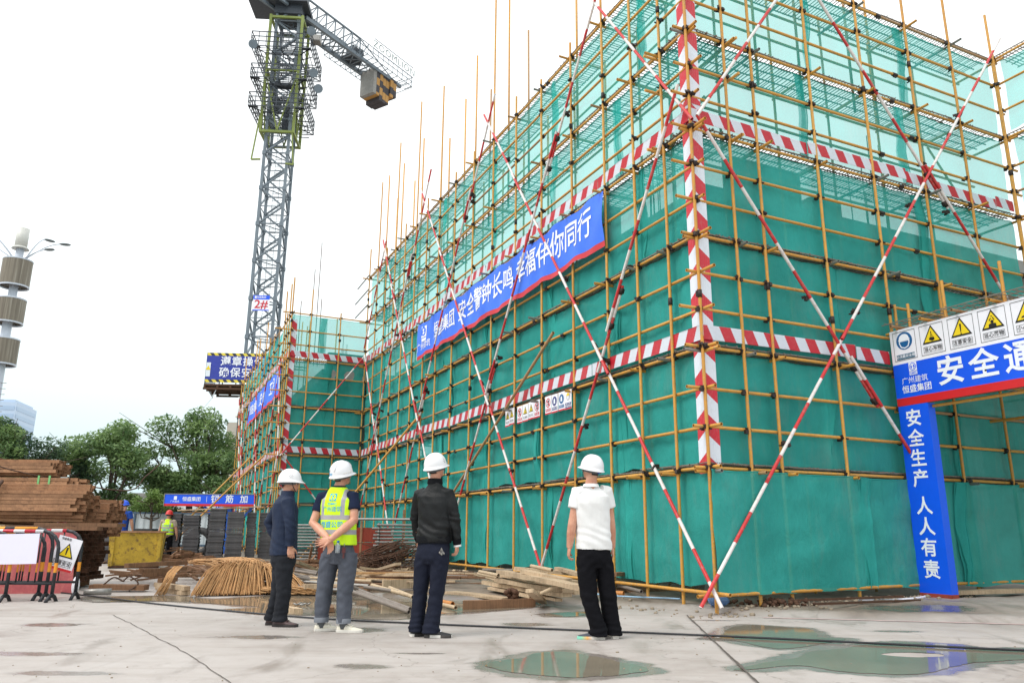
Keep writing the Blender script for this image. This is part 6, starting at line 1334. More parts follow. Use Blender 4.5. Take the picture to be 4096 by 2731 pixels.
# cable, hose, bottle, rubble
rope('cable', [(-7.6, 13.6, .012), (-6.96, 13.1, .016), (-5, 11.6, .014), (-2.54, 10.03, .016), (-1, 9.48, .014), (.14, 9.14, .014), (2.4, 8.47, .018), (4.83, 7.66, .018), (8, 6.8, .016)], .011, BLACKP, 'long black cable running across the concrete behind the men', 'cable', None, 10)
rope('hose', [(1.35, 12.75, .12), (1.6, 12.55, .11), (1.9, 12.35, .11), (2.3, 12.2, .11), (2.55, 12.05, .11)], .012, basic('pale_blue_hose', lin(150, 186, 214), .5, 0, .05, 3), 'pale blue hose piece on the mud behind the white shirted man', 'hose')
rope('white_pipe', [(5.1, 11.75, .14), (5.7, 12.0, .12), (6.3, 12.35, .13), (6.6, 12.6, .16)], .018, WHITEP, 'thin white pipe leading to the gate column foot', 'pipe')
BOT = NT('blue_tinted_plastic'); b_ = BOT.n('ShaderNodeBsdfPrincipled'); b_.inputs['Base Color'].default_value = (*lin(120, 160, 214), 1); b_.inputs['Roughness'].default_value = .15; b_.inputs['Transmission Weight'].default_value = .55; BOT = BOT.done(b_.outputs[0])
mb = MB(); mb.poly([(2.78, 11.3, .15), (2.82, 11.29, .16), (2.95, 11.27, .165), (3.02, 11.26, .15), (3.07, 11.25, .15)], [.03, .085, .08, .06, .025], 12); tag(build(mb, 'water_jug', BOT), 'crushed bluish plastic jug lying between the brace feet at the corner', 'jug')
rg = random.Random(12)
STONE = basic('dirty_stone', lin(150, 136, 118), .95, 0, .3, 12, .4, 50)
mb = MB()
for k in range(520):
    t = rg.uniform(-.5, 12) if k % 2 else rg.uniform(-.2, 5)
    b_ = C0 + (AD * t + AN * rg.uniform(.05, .9) if k % 2 else BD * t + BN * abs(rg.gauss(.1, .2))); s_ = rg.uniform(.008, .035) * (1.4 if rg.random() < .1 else 1)
    mb.ball((b_.x, b_.y, gz(b_.x, b_.y) + s_ * .3), (s_ * rg.uniform(.7, 1.5), s_, s_ * .7), 5, 3)
tag(build(mb, 'rubble', STONE, kind='stuff'), 'small stones and crumbs along the foot of the scaffold', 'rubble')
mb = MB()
for k in range(90):
    c_ = Vector((3.75 + rg.gauss(0, .25), 11.35 + rg.gauss(0, .08), 0)); s_ = rg.uniform(.02, .05); mb.ball((c_.x, c_.y, gz(c_.x, c_.y) + rg.random() * .07), (s_, s_ * 1.1, s_ * .8), 5, 3)
tag(build(mb, 'mud_lumps', RUSTD, kind='stuff'), 'dark lumps of mud and offcuts right of the scaffold corner', 'rubble')
for k, (a, b_, lb) in enumerate([((3.9, 11.25, .16), (5.9, 12.05, .17), 'upper of two thin rusty bars lying by the right facade'), ((4.2, 11.0, .14), (6.0, 11.75, .14), 'lower of two thin rusty bars lying by the right facade'), ((6.9, 12.5, .2), (8.4, 13.1, .2), 'flat grey timber lying right of the gate column')]):
    mb = MB(); mb.bar(a, b_, .03 if k < 2 else .2, .03 if k < 2 else .06); tag(build(mb, 'steel_bar' if k < 2 else 'plank', RUSTD if k < 2 else WOOD), lb, 'bar' if k < 2 else 'plank', 'bars by the right facade' if k < 2 else None)
mb = MB()
for k in range(6): mb.ball((-3.02 + rg.gauss(0, .06), 11.65 + rg.gauss(0, .04), .02 + .015 * rg.random()), (.05, .03, .012), 5, 3, 0, Matrix.Rotation(rg.uniform(-.6, .6), 3, 'Y'))
tag(build(mb, 'crumpled_paper', GALV), 'crumpled pale scrap floating at the left end of the pool', 'litter')
mb = MB()
for k in range(14): mb.ball((.05 + rg.gauss(0, .05), 11.72 + rg.gauss(0, .04), .1 + rg.random() * .16), (.04, .035, .04), 6, 4)
tag(build(mb, 'mud_clod', RUSTD), 'dark mud clod stuck on the brown beam by the pool', 'mud')
# old tyre and cabinet near the fence
mb = MB(); n = 22
ring = []
for i in range(n):
    a = 2 * math.pi * i / n; ring.append([Vector((-12.2 + (.42 + .14 * math.cos(q)) * math.cos(a), 31.0 + .1 * math.sin(q), .62 + (.42 + .14 * math.cos(q)) * math.sin(a))) for q in [j * .7854 for j in range(8)]])
mb.loft(ring + [ring[0]], 0, False); tag(build(mb, 'tyre', GREYCAB), 'old black tyre standing between the worker and the slab stacks', 'tyre')
mb = MB(); mb.box((-14.1, 30.5, .55), (.7, .5, 1.1)); mb.tube((-14.1, 30.2, .55), (-14.1, 30.1, .55), .3, 14); tag(build(mb, 'rubber_roll', GREYCAB), 'dark round rubber roll behind the yellow skip', 'roll')
mb = MB(); mb.box((-15.3, 45.7, 1.45), (.28, .08, .34)); tag(build(mb, 'notice_plate', WHITEP), 'small white notice plate on the fence left of the worker', 'sign')
# grit scattered over the slab
rg = random.Random(77); mb = MB()
for k in range(260):
    y = 5 + 8 * rg.random() ** 1.3; x = rg.uniform(-.62, .66) * (y + 1); s_ = rg.uniform(.003, .008) * (1.6 if rg.random() < .05 else 1)
    if beyond(x, y) < .1: mb.ball((x, y, s_ * .4), (s_ * rg.uniform(.8, 1.8), s_, s_ * .7), 5, 3)
tag(build(mb, 'grit', STONE, kind='stuff'), 'grit and small crumbs scattered over the concrete slab', 'grit')

tubes = thing('grey_tube_bundle', (-3.6, 14.2, .05), 'loose bundle of wet grey tubes lying between the rod bundle and the pool', 'tube bundle', 'bundles of loose tubes')
rg = random.Random(31)
for k in range(16):
    a = Vector((-4.5 + rg.uniform(-.2, .5), 14.6 + rg.uniform(-.5, .6), .08 + .012 * k)); d_ = Vector((1.9 + rg.gauss(0, .2), -.75 + rg.gauss(0, .18), -.03)); pole('loose_tube', a, a + d_, .026, (GREYT, GALV, PALE)[k % 3], tubes, 9, True)
brown = thing('brown_rod_bundle', (-1.6, 15.0, .05), 'loose bundle of brown bars and laths behind the black jacket man', 'bar bundle', 'bundles of loose tubes')
for k in range(34):
    a = Vector((-2.6 + rg.uniform(-.5, .5), 15.2 + rg.uniform(-.9, .9), .06 + .008 * k)); d_ = Vector((1.7 + rg.gauss(0, .3), -.35 + rg.gauss(0, .25), rg.gauss(0, .04))); mb = MB(); mb.bar(a, a + d_, rg.uniform(.02, .05), rg.uniform(.02, .035)); build(mb, 'bar', (WOODB, WOOD, ROD, RUSTD)[k % 4], brown)

# ---------------------------------------------------------------- people
from mathutils.bvhtree import BVHTree
def cloth_mat(name, col, rough=.85, var=.15, weave=240, spec=.25, fold=.3):
    s = NT(name); v = s.obj(); n = s.noise(v, 4, 4); c = s.ramp(n, [(.3, tuple(x * (1 - var) for x in col)), (.7, tuple(min(.92, x * (1 + var)) for x in col))])
    h = s.math('ADD', s.math('MULTIPLY', s.noise(v, weave, 2), .12), s.noise(s.mapv(v, (9, 9, 5)), 1.2, 6, .65, 1.2))
    return s.done(s.bsdf(c, rough, 0, s.bump(h, fold * 1.5, .016), spec))
SKIN = NT('skin'); v = SKIN.obj(); c = SKIN.ramp(SKIN.noise(v, 9, 4), [(.3, lin(184, 126, 102)), (.7, lin(214, 162, 136))])
b = SKIN.n('ShaderNodeBsdfPrincipled'); SKIN.l(c, b.inputs['Base Color']); b.inputs['Roughness'].default_value = .5; b.inputs['Subsurface Weight'].default_value = .08; b.inputs['Subsurface Radius'].default_value = (.01, .004, .002); SKIN = SKIN.done(b.outputs[0])
HAIR = basic('black_hair', lin(30, 27, 26), .6, 0, .3, 40, .5, 160); STRAP = basic('grey_strap', lin(92, 96, 100), .7, 0, .2, 30, .2)
HELW = basic('white_helmet_plastic', lin(228, 228, 231), .28, 0, .02, 3, .01); EYEW = basic('eye_white', lin(220, 214, 206), .3, 0, .02, 3, 0)
def remesh(mb, voxel, it=4, fac=.5):
    me = mb.mesh('tmp', []); o = bpy.data.objects.new('tmp', me); COL.objects.link(o)
    m = o.modifiers.new('r', 'REMESH'); m.mode = 'VOXEL'; m.voxel_size = voxel; m.use_smooth_shade = True
    if it: q = o.modifiers.new('s', 'SMOOTH'); q.factor = fac; q.iterations = it
    r = bpy.data.meshes.new_from_object(o.evaluated_get(bpy.context.evaluated_depsgraph_get())); bpy.data.objects.remove(o); bpy.data.meshes.remove(me); return r
def crumple(me, fn):
    n = len(me.vertices); co = np.empty(n * 3); me.vertices.foreach_get('co', co); co = co.reshape(-1, 3); no = np.empty(n * 3); me.vertex_normals.foreach_get('vector', no); no = no.reshape(-1, 3)
    d = np.array([fn(Vector(p)) for p in co]); co += no * d[:, None]; me.vertices.foreach_set('co', co.ravel()); me.update()
def ell(c, rx, ry, x, y, n=20, pw=2.4):
    out = []
    for i in range(n):
        a = 2 * math.pi * i / n; ca, sa = math.cos(a), math.sin(a)
        out.append(Vector(c) + x * (rx * math.copysign(abs(ca) ** (2 / pw), ca)) + y * (ry * math.copysign(abs(sa) ** (2 / pw), sa)))
    return out
def rball(mb, c, r, M=None): mb.ball(c, r, 12, 8, 0, M)
def hand(mb, w, d, pn, side, curl=.35, spread=.06, L=.082):
    """palm from wrist w along d, palm facing pn, thumb on `side`*(d x pn)"""
    w = Vector(w); d = Vector(d).normalized(); pn = Vector(pn); pn = (pn - d * pn.dot(d)).normalized(); s_ = d.cross(pn) * side
    rings = []
    for t, hw, th in ((-.25, .026, .02), (0, .028, .018), (.35, .038, .0165), (.75, .0425, .0145), (1.0, .041, .0125), (1.08, .036, .008)):
        rings.append(ell(w + d * L * t, hw, th, s_, pn, 14, 2.6))
    mb.loft(rings)
    for k, (off, ln, rr) in enumerate(((.030, .072, .0083), (.0105, .08, .0086), (-.0095, .075, .0083), (-.029, .058, .0075))):
        p = w + d * L * .93 + s_ * off; fd = (d + s_ * off * spread * 30).normalized(); a = 0; pts = [p - d * .02, p]; rs = [rr, rr * 1.05]
        for j, f in enumerate((.45, .32, .23)):
            a += curl * (.7, 1.1, .9)[j] * (1 + .12 * k); p = p + (fd * math.cos(a) + pn * math.sin(a)) * ln * f; pts.append(p); rs.append(rr * (1, .93, .78)[j])
        mb.poly(pts, rs, 8); rball(mb, pts[-1], rs[-1] * .98)
    p0 = w + d * L * .22 + s_ * .026 + pn * .004; td = (d * .72 + s_ * .68 + pn * .25).normalized(); p1 = p0 + td * .042; td2 = (d * .9 + s_ * .3 + pn * (.2 + curl)).normalized(); p2 = p1 + td2 * .03; p3 = p2 + (td2 + pn * .3).normalized() * .024
    mb.poly([p0 - td * .015, p0, p1, p2, p3], [.014, .0145, .0115, .0095, .0075], 8); rball(mb, p3, .0075)
def head(mb, c, F):
    """F: columns right, forward, up"""
    P = lambda x, y, z: Vector(c) + F @ Vector((x, y, z))
    rball(mb, P(0, -.012, .035), (.076, .094, .095), F); rball(mb, P(0, .022, -.03), (.064, .07, .082), F); rball(mb, P(0, .04, -.078), (.044, .045, .032), F); rball(mb, P(0, .064, -.09), (.022, .02, .018), F)
    mb.loft([[P(x, y, z) for x, y, z in r_] for r_ in ([(-.008, .085, .018), (.008, .085, .018), (.008, .07, .018), (-.008, .07, .018)], [(-.011, .103, -.012), (.011, .103, -.012), (.014, .08, -.012), (-.014, .08, -.012)], [(-.016, .108, -.028), (.016, .108, -.028), (.018, .08, -.03), (-.018, .08, -.03)], [(-.012, .095, -.036), (.012, .095, -.036), (.012, .08, -.036), (-.012, .08, -.036)])])
    rball(mb, P(0, .083, .03), (.05, .014, .012), F); rball(mb, P(0, .088, -.056), (.026, .012, .006), F); rball(mb, P(0, .086, -.067), (.023, .012, .0065), F)
    for s_ in (-1, 1):
        rball(mb, P(.042 * s_, .066, -.022), (.024, .022, .02), F); rball(mb, P(.077 * s_, -.008, -.008), (.008, .022, .034), F); rball(mb, P(.083 * s_, -.018, .006), (.007, .014, .02), F)
def person(spec):
    (bx, by), J = PPL[spec['k']] if isinstance(spec['k'], str) else spec['k']; O = Vector((bx, by, gz(bx, by))); J = {k: O + Vector(v) for k, v in J.items()}
    root = thing('person', O, spec['label'], 'person', spec.get('group')); vx = spec.get('vox', .0045)
    X = (J['shR'] - J['shL']); X.z = 0; X.normalize(); Y = UPZ.cross(X); HX = (J['hipR'] - J['hipL']); HX.z = 0; HX.normalize(); HY = UPZ.cross(HX)
    hy, hp, hr = spec['head']; F = (Matrix.Rotation(hy, 3, 'Z') @ Matrix.Rotation(hp, 3, 'X') @ Matrix.Rotation(hr, 3, 'Y'))
    hw = spec.get('hw', .19); dp = spec.get('dp', .125); feet = spec['feet']
    ank = {s_: Vector((J['an' + s_].x, J['an' + s_].y, O.z + .085)) for s_ in 'LR'}
    fd = {s_: Vector((math.cos(feet[s_]), math.sin(feet[s_]), 0)) for s_ in 'LR'}
    # body: one continuous skin
    mb = MB(); head(mb, J['head'], F); nb = J['head'] + F @ Vector((0, -.025, -.06))
    mb.poly([nb + F @ Vector((0, 0, .04)), nb, J['neck'].lerp(nb, .4), J['neck'] - UPZ * .06], [.056, .056, .06, .075], 14)
    shz = (J['shL'].z + J['shR'].z) / 2; tr = [(J['pelvis'], .13, .09), (J['waist'], .12, .08), (J['chest'], .14, .09), (Vector((J['neck'].x, J['neck'].y, shz - .03)), .12, .07), (J['neck'], .055, .05)]
    mb.loft([ell(c, rx, ry, X, Y) for c, rx, ry in tr])
    for s_ in 'LR':
        sh, el, wr = J['sh' + s_], J['el' + s_], J['wr' + s_]; mb.poly([J['chest'].lerp(sh, .6), sh, sh.lerp(el, .5), el, el.lerp(wr, .35), wr], [.05, .056, .053, .047, .048, .031], 12); rball(mb, el, .047)
        hd = spec['hands'][s_]; hand(mb, wr, hd[0], hd[1], hd[2], hd[3], hd[4] if len(hd) > 4 else .06)
        hip, kn = J['hip' + s_], J['kn' + s_]; mb.poly([J['pelvis'].lerp(hip, .6), hip, kn, ank[s_] + UPZ * .03, ank[s_] - UPZ * .04], [.06, .065, .045, .034, .034], 10); mb.poly([ank[s_] - UPZ * .05 - fd[s_] * .03, ank[s_] - UPZ * .05 + fd[s_] * .12], [.03, .022], 8)
    me = remesh(mb, vx, 2); me.materials.append(SKIN); me.transform(Matrix.Translation(-O)); put('body', me, root, Matrix.Translation(O))
    def cloth(mb, name, mats, vox, folds, it=3):
        me = remesh(mb, vox, it)
        if folds: crumple(me, folds)
        for m in (mats if isinstance(mats, list) else [mats]): me.materials.append(m)
        me.transform(Matrix.Translation(-O)); return put(name, me, root, Matrix.Translation(O))
    # trousers
    zh = spec['hem']; th = spec.get('thigh', .092); kr = spec.get('knee', .074); ar = spec.get('cuff', .07); zc = spec.get('cuffz', .055)
    mb = MB(); pv = J['pelvis']; zt = O.z + zh + .06
    ctr = lambda z: pv.lerp(J['waist'], (z - pv.z) / max(.05, J['waist'].z - pv.z)); hipc = (J['hipL'] + J['hipR']) / 2
    c1 = ctr(zt); c1.z = zt
    mb.loft([ell(c, rx, ry, HX, HY, 24) for c, rx, ry in ((c1, hw * .86, dp * .92), (pv, hw * .94, dp * 1.02), (hipc - UPZ * .02, hw * .96, dp * 1.02), (hipc - UPZ * .085, hw * .8, dp * .85))])
    for s_ in 'LR':
        hip, kn, an = J['hip' + s_], J['kn' + s_], ank[s_].copy(); an.z = O.z + zc + .02; gx_ = HX * (.012 if s_ == 'R' else -.012); sd = 1 if s_ == 'R' else -1
        a0 = hip + HX * sd * -.0 - UPZ * .0
        mb.loft([ell(c, r_ * 1.0, r_ * q, HX, HY, 18, 2.2) for c, r_, q in ((a0 + UPZ * .03, th * .95, 1.15), (hip.lerp(kn, .25), th, 1.12), (hip.lerp(kn, .6), (th + kr) / 2, 1.1), (kn, kr, 1.1), (kn.lerp(an, .4), kr * .98, 1.12), (an + UPZ * .06, (kr + ar) / 2 * .96, 1.1), (an, ar, 1.15), (an - UPZ * .02, ar * .98, 1.15))])
    kz = J['knL'].z; cz = O.z + zc
    def tf(p):
        f = mnoise.noise(Vector((p.x * 7 + p.z * 2, p.y * 7, p.z * 4 + spec['seed']))) * .009 + mnoise.noise(Vector((p.x * 14 - p.z * 9, p.y * 14, p.z * 15 + spec['seed']))) * .0052
        hem = math.exp(-max(0, p.z - cz) / .11); f += math.sin(p.z * 95 + 5 * mnoise.noise(p * 6)) * .006 * hem * spec.get('stack', 1)
        kf = math.exp(-((p.z - kz) / .09) ** 2); f += math.sin(p.z * 60 + p.x * 25 + 4 * mnoise.noise(p * 5)) * .0035 * kf
        cr = math.exp(-((p.z - hipc.z + .07) / .07) ** 2); f += math.sin((p.z * 55 + abs((p - hipc).dot(HX)) * 60)) * .004 * cr
        return f
    tro = cloth(mb, 'trousers', spec['trouser_mat'], .0075, tf)
    # top garment
    ze = O.z + zh; sl = spec['sleeve']; loose = spec.get('loose', 1); mb = MB(); hc = ctr(ze); hc.z = ze; shc = (J['shL'] + J['shR']) / 2; shw = (J['shR'] - J['shL']).length / 2
    ch = J['chest']; wa = J['waist']; nk = J['neck']
    rings = [(hc, hw * spec.get('hemw', 1.0), dp * 1.08), (hc + UPZ * .05, hw * spec.get('hemw', 1.0) * 1.01, dp * 1.08), (wa, hw * .97 * loose, dp * 1.02), (ch - UPZ * .03, hw * 1.0 * loose, dp * 1.06), (ch.lerp(shc, .55), hw * .98, dp * 1.0), (Vector((shc.x, shc.y, shc.z + .0)), shw * .96, dp * .82), (Vector((shc.x, shc.y, shc.z)).lerp(nk, .55), shw * .62, dp * .66), (nk - UPZ * .005, .072, .07)]
    mb.loft([ell(c, rx, ry, X, Y, 28, 2.5) for c, rx, ry in rings])
    for s_ in 'LR':
        sh, el, wr = J['sh' + s_], J['el' + s_], J['wr' + s_]; ins = shc.lerp(sh, .72)
        if sl == 'long':
            pts = [ins, sh, sh.lerp(el, .45), el, el.lerp(wr, .5), wr.lerp(el, .04)]; rs = [.07, .074, .068, .061, .055, .046]
            rball(mb, el, .06)
        else:
            e_ = sh.lerp(el, spec.get('slen', .62)); pts = [ins, sh, sh.lerp(e_, .5), e_]; rs = [.074, .077, .074, .074]
        mb.poly(pts, [r_ * spec.get('sw', 1) for r_ in rs], 14); rball(mb, sh - UPZ * .022, rs[1] * .95 * spec.get('sw', 1))
    el_ = [J['elL'], J['elR']]
    def gf(p):
        q = p - shc; f = mnoise.noise(Vector((p.x * 5, p.y * 5, p.z * 3 + spec['seed'] * 3))) * .011 + mnoise.noise(Vector(((p.x + p.z * .7) * 12, p.y * 9, (p.z - p.x * .5) * 7 + spec['seed']))) * .009 * spec.get('wr', 1)
        for e_ in el_:
            d_ = (p - e_).length
            if d_ < .16: f += math.sin(p.z * 85 + p.x * 30 + 5 * mnoise.noise(p * 6)) * .0045 * (1 - d_ / .16) * (1 if sl == 'long' else 0)
        f += math.sin(p.z * 70 + 30 * q.dot(X) + 4 * mnoise.noise(p * 4)) * .0035 * math.exp(-((p.z - ze - .14) / .09) ** 2) * spec.get('wr', 1)
        return f
    top = cloth(mb, spec['top_name'], spec['top_mat'], .0075, gf)
    if spec.get('collar'):
        lowc = spec.get('collar_h', 1) < .5; mb = MB(); a = nk - UPZ * (.03 if lowc else .015); b_ = nk.lerp(nb, .32 * spec.get('collar_h', 1)) + UPZ * .012 * spec.get('collar_h', 1); kk = 1.1 if lowc else 1; mb.loft([ell(a, .084 * kk, .082 * kk, X, Y, 20), ell(b_, .074, .076, X, Y, 20), ell(b_, .066, .068, X, Y, 20), ell(a, .07, .07, X, Y, 20)], 0, False); build(mb, 'collar', spec['collar'], top)
    if spec.get('band'):
        mb = MB(); mb.loft([ell(hc - UPZ * .012, hw * 1.0, dp * 1.07, X, Y, 28, 2.5), ell(hc + UPZ * .055, hw * 1.03, dp * 1.1, X, Y, 28, 2.5), ell(hc + UPZ * .06, hw * .97, dp * 1.04, X, Y, 28, 2.5), ell(hc - UPZ * .01, hw * .95, dp * 1.02, X, Y, 28, 2.5)], 0, False); build(mb, 'hem_band', spec['band'], top)
        for s_ in 'LR':
            wr, el = J['wr' + s_], J['el' + s_]; d_ = (wr - el).normalized(); mb = MB(); mb.poly([wr - d_ * .05, wr - d_ * .02, wr + d_ * .012], [.05, .047, .04], 14, 0, False); build(mb, 'cuff', spec['band'], top)
            if s_ == 'R' and spec.get('white_cuff'): mb = MB(); mb.poly([wr - d_ * .01, wr + d_ * .03], [.039, .041], 14, 0, False); build(mb, 'shirt_cuff', spec['white_cuff'], top)
    # shoes
    for s_ in 'LR':
        d_ = fd[s_]; sd = Vector((d_.y, -d_.x, 0)); hl = ank[s_] - d_ * .065; hl.z = O.z; um, sm_, Ls = spec['shoe'][0], spec['shoe'][1], .285
        prof = [(0, .03, .03, .062), (.03, .036, .03, .078), (.09, .039, .03, .088), (.13, .042, .03, .074), (.17, .047, .03, .058), (.215, .049, .028, .047), (.255, .042, .026, .04), (.28, .024, .024, .03)]
        mb = MB(); rings = []
        for x, w_, z0, z1 in prof: rings.append([hl + d_ * x + sd * w_ * a + UPZ * (z0 * .6 + (z1 - z0 * .6) * b_) for a, b_ in ((-1, 0), (-1, .45), (-.72, .85), (-.3, 1), (.3, 1), (.72, .85), (1, .45), (1, 0))])
        mb.loft(rings); shoe = build(mb, 'shoe', um, root)
        mb = MB(); so_ = [[hl + d_ * (x * 1.015 - .004) + sd * (w_ + .005) * a + UPZ * z for a, z in ((-1, .002), (-1.03, .02), (-1, .03), (1, .03), (1.03, .02), (1, .002))] for x, w_, z0, z1 in prof]
        mb.loft(so_, 0, True, False); build(mb, 'sole', sm_, shoe)
        mb = MB(); mb.poly([hl + d_ * .165 + sd * .02 * q + UPZ * (.066 if q else .07) for q in (-1.6, -.8, 0, .8, 1.6)], .006, 6); mb.poly([hl + d_ * .14 + sd * .02 * q + UPZ * .08 for q in (-1.4, 0, 1.4)], .006, 6); build(mb, 'lace', spec['shoe'][2], shoe)
        if spec.get('turnup'):
            c_ = ank[s_].copy(); c_.z = O.z + zc; mb = MB(); mb.loft([ell(c_ + UPZ * z, r_, r_ * 1.12, HX, HY, 20) for z, r_ in ((-.012, ar * 1.03), (.04, ar * 1.06), (.042, ar * .96), (-.01, ar * .9))], 0, False); build(mb, 'turn_up', spec['turnup'], tro)
            mb = MB(); mb.poly([c_ - UPZ * .07, c_ + UPZ * .03], [.043, .045], 14); build(mb, 'sock', STRAP, shoe)
    # hair, eyes, helmet
    H = J['head']; P = lambda x, y, z: H + F @ Vector((x, y, z)); mb = MB(); n, m = 26, 12
    vs = [P(.0805 * (math.sin(t) if t < 1.57 else 1 - .22 * (t - 1.57) ** 2) * math.cos(a), -.013 + .099 * (math.sin(t) if t < 1.57 else 1 - .22 * (t - 1.57) ** 2) * math.sin(a), .035 + .1 * math.cos(t)) for t in [.25 + 2.3 * j / m for j in range(m + 1)] for a in [2 * math.pi * i / n for i in range(n)]]
    fs = []
    for j in range(m):
        for i in range(n):
            a = 2 * math.pi * (i + .5) / n; t = .25 + 2.3 * (j + .5) / m
            if math.sin(a) > .25 and t > 1.3: continue
            if abs(math.cos(a)) > .8 and t > 1.75: continue
            if math.sin(a) > -.3 and t > 2.0: continue
            fs.append((j * n + i, j * n + (i + 1) % n, (j + 1) * n + (i + 1) % n, (j + 1) * n + i))
    mb.add(vs, fs, 0, True); build(mb, 'hair', HAIR, root)
    for s_ in (-1, 1):
        mb = MB(); mb.ball(P(.03 * s_, .083, .008), (.012, .006, .0065), 10, 6, 0, F); ey = build(mb, 'eye', EYEW, root); mb = MB(); mb.ball(P(.03 * s_, .0875, .008), (.0055, .003, .0055), 8, 5, 0, F); build(mb, 'iris', BLKINK, ey)
        mb = MB(); mb.poly([P(.015 * s_, .094, .03), P(.03 * s_, .093, .034), P(.047 * s_, .08, .028)], .0035, 5); build(mb, 'eyebrow', HAIR, root)
    HF = F @ Matrix.Rotation(spec.get('tilt', 0), 3, 'X'); hb = H + F @ Vector((0, 0, .012)); Q = lambda x, y, z: hb + HF @ Vector((x, y, z))
    mb = MB(); n = 36; hh = .15; rings = []
    for j in range(11):
        t = (math.pi / 2) * j / 10 * .985; rr = math.cos(t) ** .82 if j else 1; rings.append([Q(.118 * rr * math.cos(2 * math.pi * i / n), -.008 + .138 * rr * math.sin(2 * math.pi * i / n), hh * math.sin(t) + .004) for i in range(n)])
    lip = []
    for ro, z in ((1.0, .004), (1.07, -.004), (1.1, -.012), (1.085, -.016), (.98, -.006)):
        R_ = []
        for i in range(n):
            a = 2 * math.pi * i / n; pk = max(0, math.sin(a)) ** 3; k = ro - 1; dr = 1 + k * (1 + 2.6 * pk) if k > 0 else ro
            R_.append(Q(.118 * dr * math.cos(a), -.008 + .138 * dr * math.sin(a), z - .006 * pk * (k > .02)))
        lip.append(R_)
    mb.loft(lip[::-1] + rings, 0, True); hm = build(mb, 'helmet', spec.get('helmet_mat', HELW), root)
    if spec.get('ridge'):
        for x in (-.035, 0, .035):
            mb = MB(); mb.poly([Q(x, -.008 + .138 * math.cos(a) * .96, hh * math.sin(a) ** .9 * (1 if x == 0 else .965) + .003) for a in [.35 + (math.pi - .7) * k / 12 for k in range(13)]], [.004] + [.012] * 11 + [.004], 8); build(mb, 'ridge', spec.get('helmet_mat', HELW), hm)
    for sx in (-1, 1):
        for (dy, dz) in ((0, 0), (.018, .004), (-.018, .004), (.009, .018), (-.009, .018), (0, .034), (.009, -.012), (-.009, -.012)):
            y = .02 + dy; z = .055 + dz; r2 = max(.05, 1 - (z / hh) ** 2) ** .5 ; xx = .118 * max(0.1, r2 ** .82 * math.sqrt(max(0, 1 - ((y + .008) / (.138 * r2)) ** 2))); mb = MB(); mb.ball(Q(sx * (xx + .001), y, z), (.003, .0034, .0034), 6, 4, 0, HF); build(mb, 'vent', BLKINK, hm) if spec.get('vents') else None
    mb = MB(); mb.loft([ell(Q(0, -.012, z), .09 * k, .108 * k, HF @ Vector((1, 0, 0)), HF @ Vector((0, 1, 0)), 24) for z, k in ((-.038, 1.0), (.0, 1.02))], 0, False); build(mb, 'headband', STRAP, hm)
    for sx in (-1, 1):
        mb = MB(); mb.poly([Q(.088 * sx, .03, -.005), P(.078 * sx, .04, -.045), P(.045 * sx, .062, -.098), P(0, .068, -.112)], .0045, 6); build(mb, 'chin_strap', spec.get('strap', BLACKP), hm)
    if spec.get('knob'): mb = MB(); mb.ball(Q(0, -.122, -.02), (.018, .008, .018), 12, 6, 0, HF); build(mb, 'knob', spec['knob'], hm)
    return root, top, tro, J, X, Y, hm, Q, HF, hc
def on_cloth(me, M, target, direction, parent, name, lift=.004, cut=.03):
    """lay a flat print onto a garment"""
    me.transform(M); bm = bmesh.new(); bm.from_mesh(me); bmesh.ops.triangulate(bm, faces=bm.faces)
    for _ in range(2):
        ed = [e for e in bm.edges if e.calc_length() > cut]
        if ed: bmesh.ops.subdivide_edges(bm, edges=ed, cuts=1)
    tm_ = target.data; Mt = world(target); bv = BVHTree.FromPolygons([Mt @ v.co for v in tm_.vertices], [p.vertices[:] for p in tm_.polygons]); direction = Vector(direction).normalized()
    for v in bm.verts:
        h = bv.ray_cast(v.co - direction * .5, direction)
        if h[0] is not None: v.co = h[0] - direction * lift
    bm.to_mesh(me); bm.free(); me.transform(world(parent).inverted()); return put(name, me, parent, world(parent))
def poly_me(pts2, mat): mb = MB(); mb.add([(a, b, 0) for a, b in pts2], [tuple(range(len(pts2)))]); return mb.mesh('print', mat)
def frameM(c, right, up): x = Vector(right).normalized(); y = Vector(up); y = (y - x * y.dot(x)).normalized(); M = Matrix((x, y, x.cross(y))).transposed().to_4x4(); M.translation = c; return M

TEE = cloth_mat('white_cotton', lin(226, 226, 226), .9, .02, 300, .2, .22); BLKTR = cloth_mat('black_trouser_cloth', lin(20, 20, 24), .9, .2, 300, .1); NAVTR = cloth_mat('dark_navy_trouser_cloth', lin(27, 31, 46), .85, .2, 300, .2)
BLKJ = cloth_mat('black_satin_jacket', lin(21, 23, 25), .5, .15, 200, .25, .4); BLKRIB = cloth_mat('black_rib', lin(24, 25, 28), .95, .1, 400, .1); NAVJ = cloth_mat('navy_jacket_cloth', lin(28, 40, 64), .7, .15, 260, .3, .35); GRYTR = cloth_mat('charcoal_trouser_cloth', lin(38, 40, 46), .85, .2, 300, .2)
DENIM = cloth_mat('grey_denim', lin(84, 88, 98), .9, .28, 420, .15, .35); DENIML = cloth_mat('grey_denim_inside', lin(120, 124, 132), .9, .15, 420, .1); NAVT = cloth_mat('navy_tshirt', lin(28, 36, 58), .9, .15, 300, .15)
HIVIS = cloth_mat('lime_hi_vis', lin(204, 248, 44), .7, .04, 300, .2, .3); REFL = cloth_mat('grey_reflective_tape', lin(164, 162, 166), .45, .06, 300, .4, .2); PRINTB = cloth_mat('light_blue_print', lin(72, 166, 214), .8, .05, 300, .1, .1)
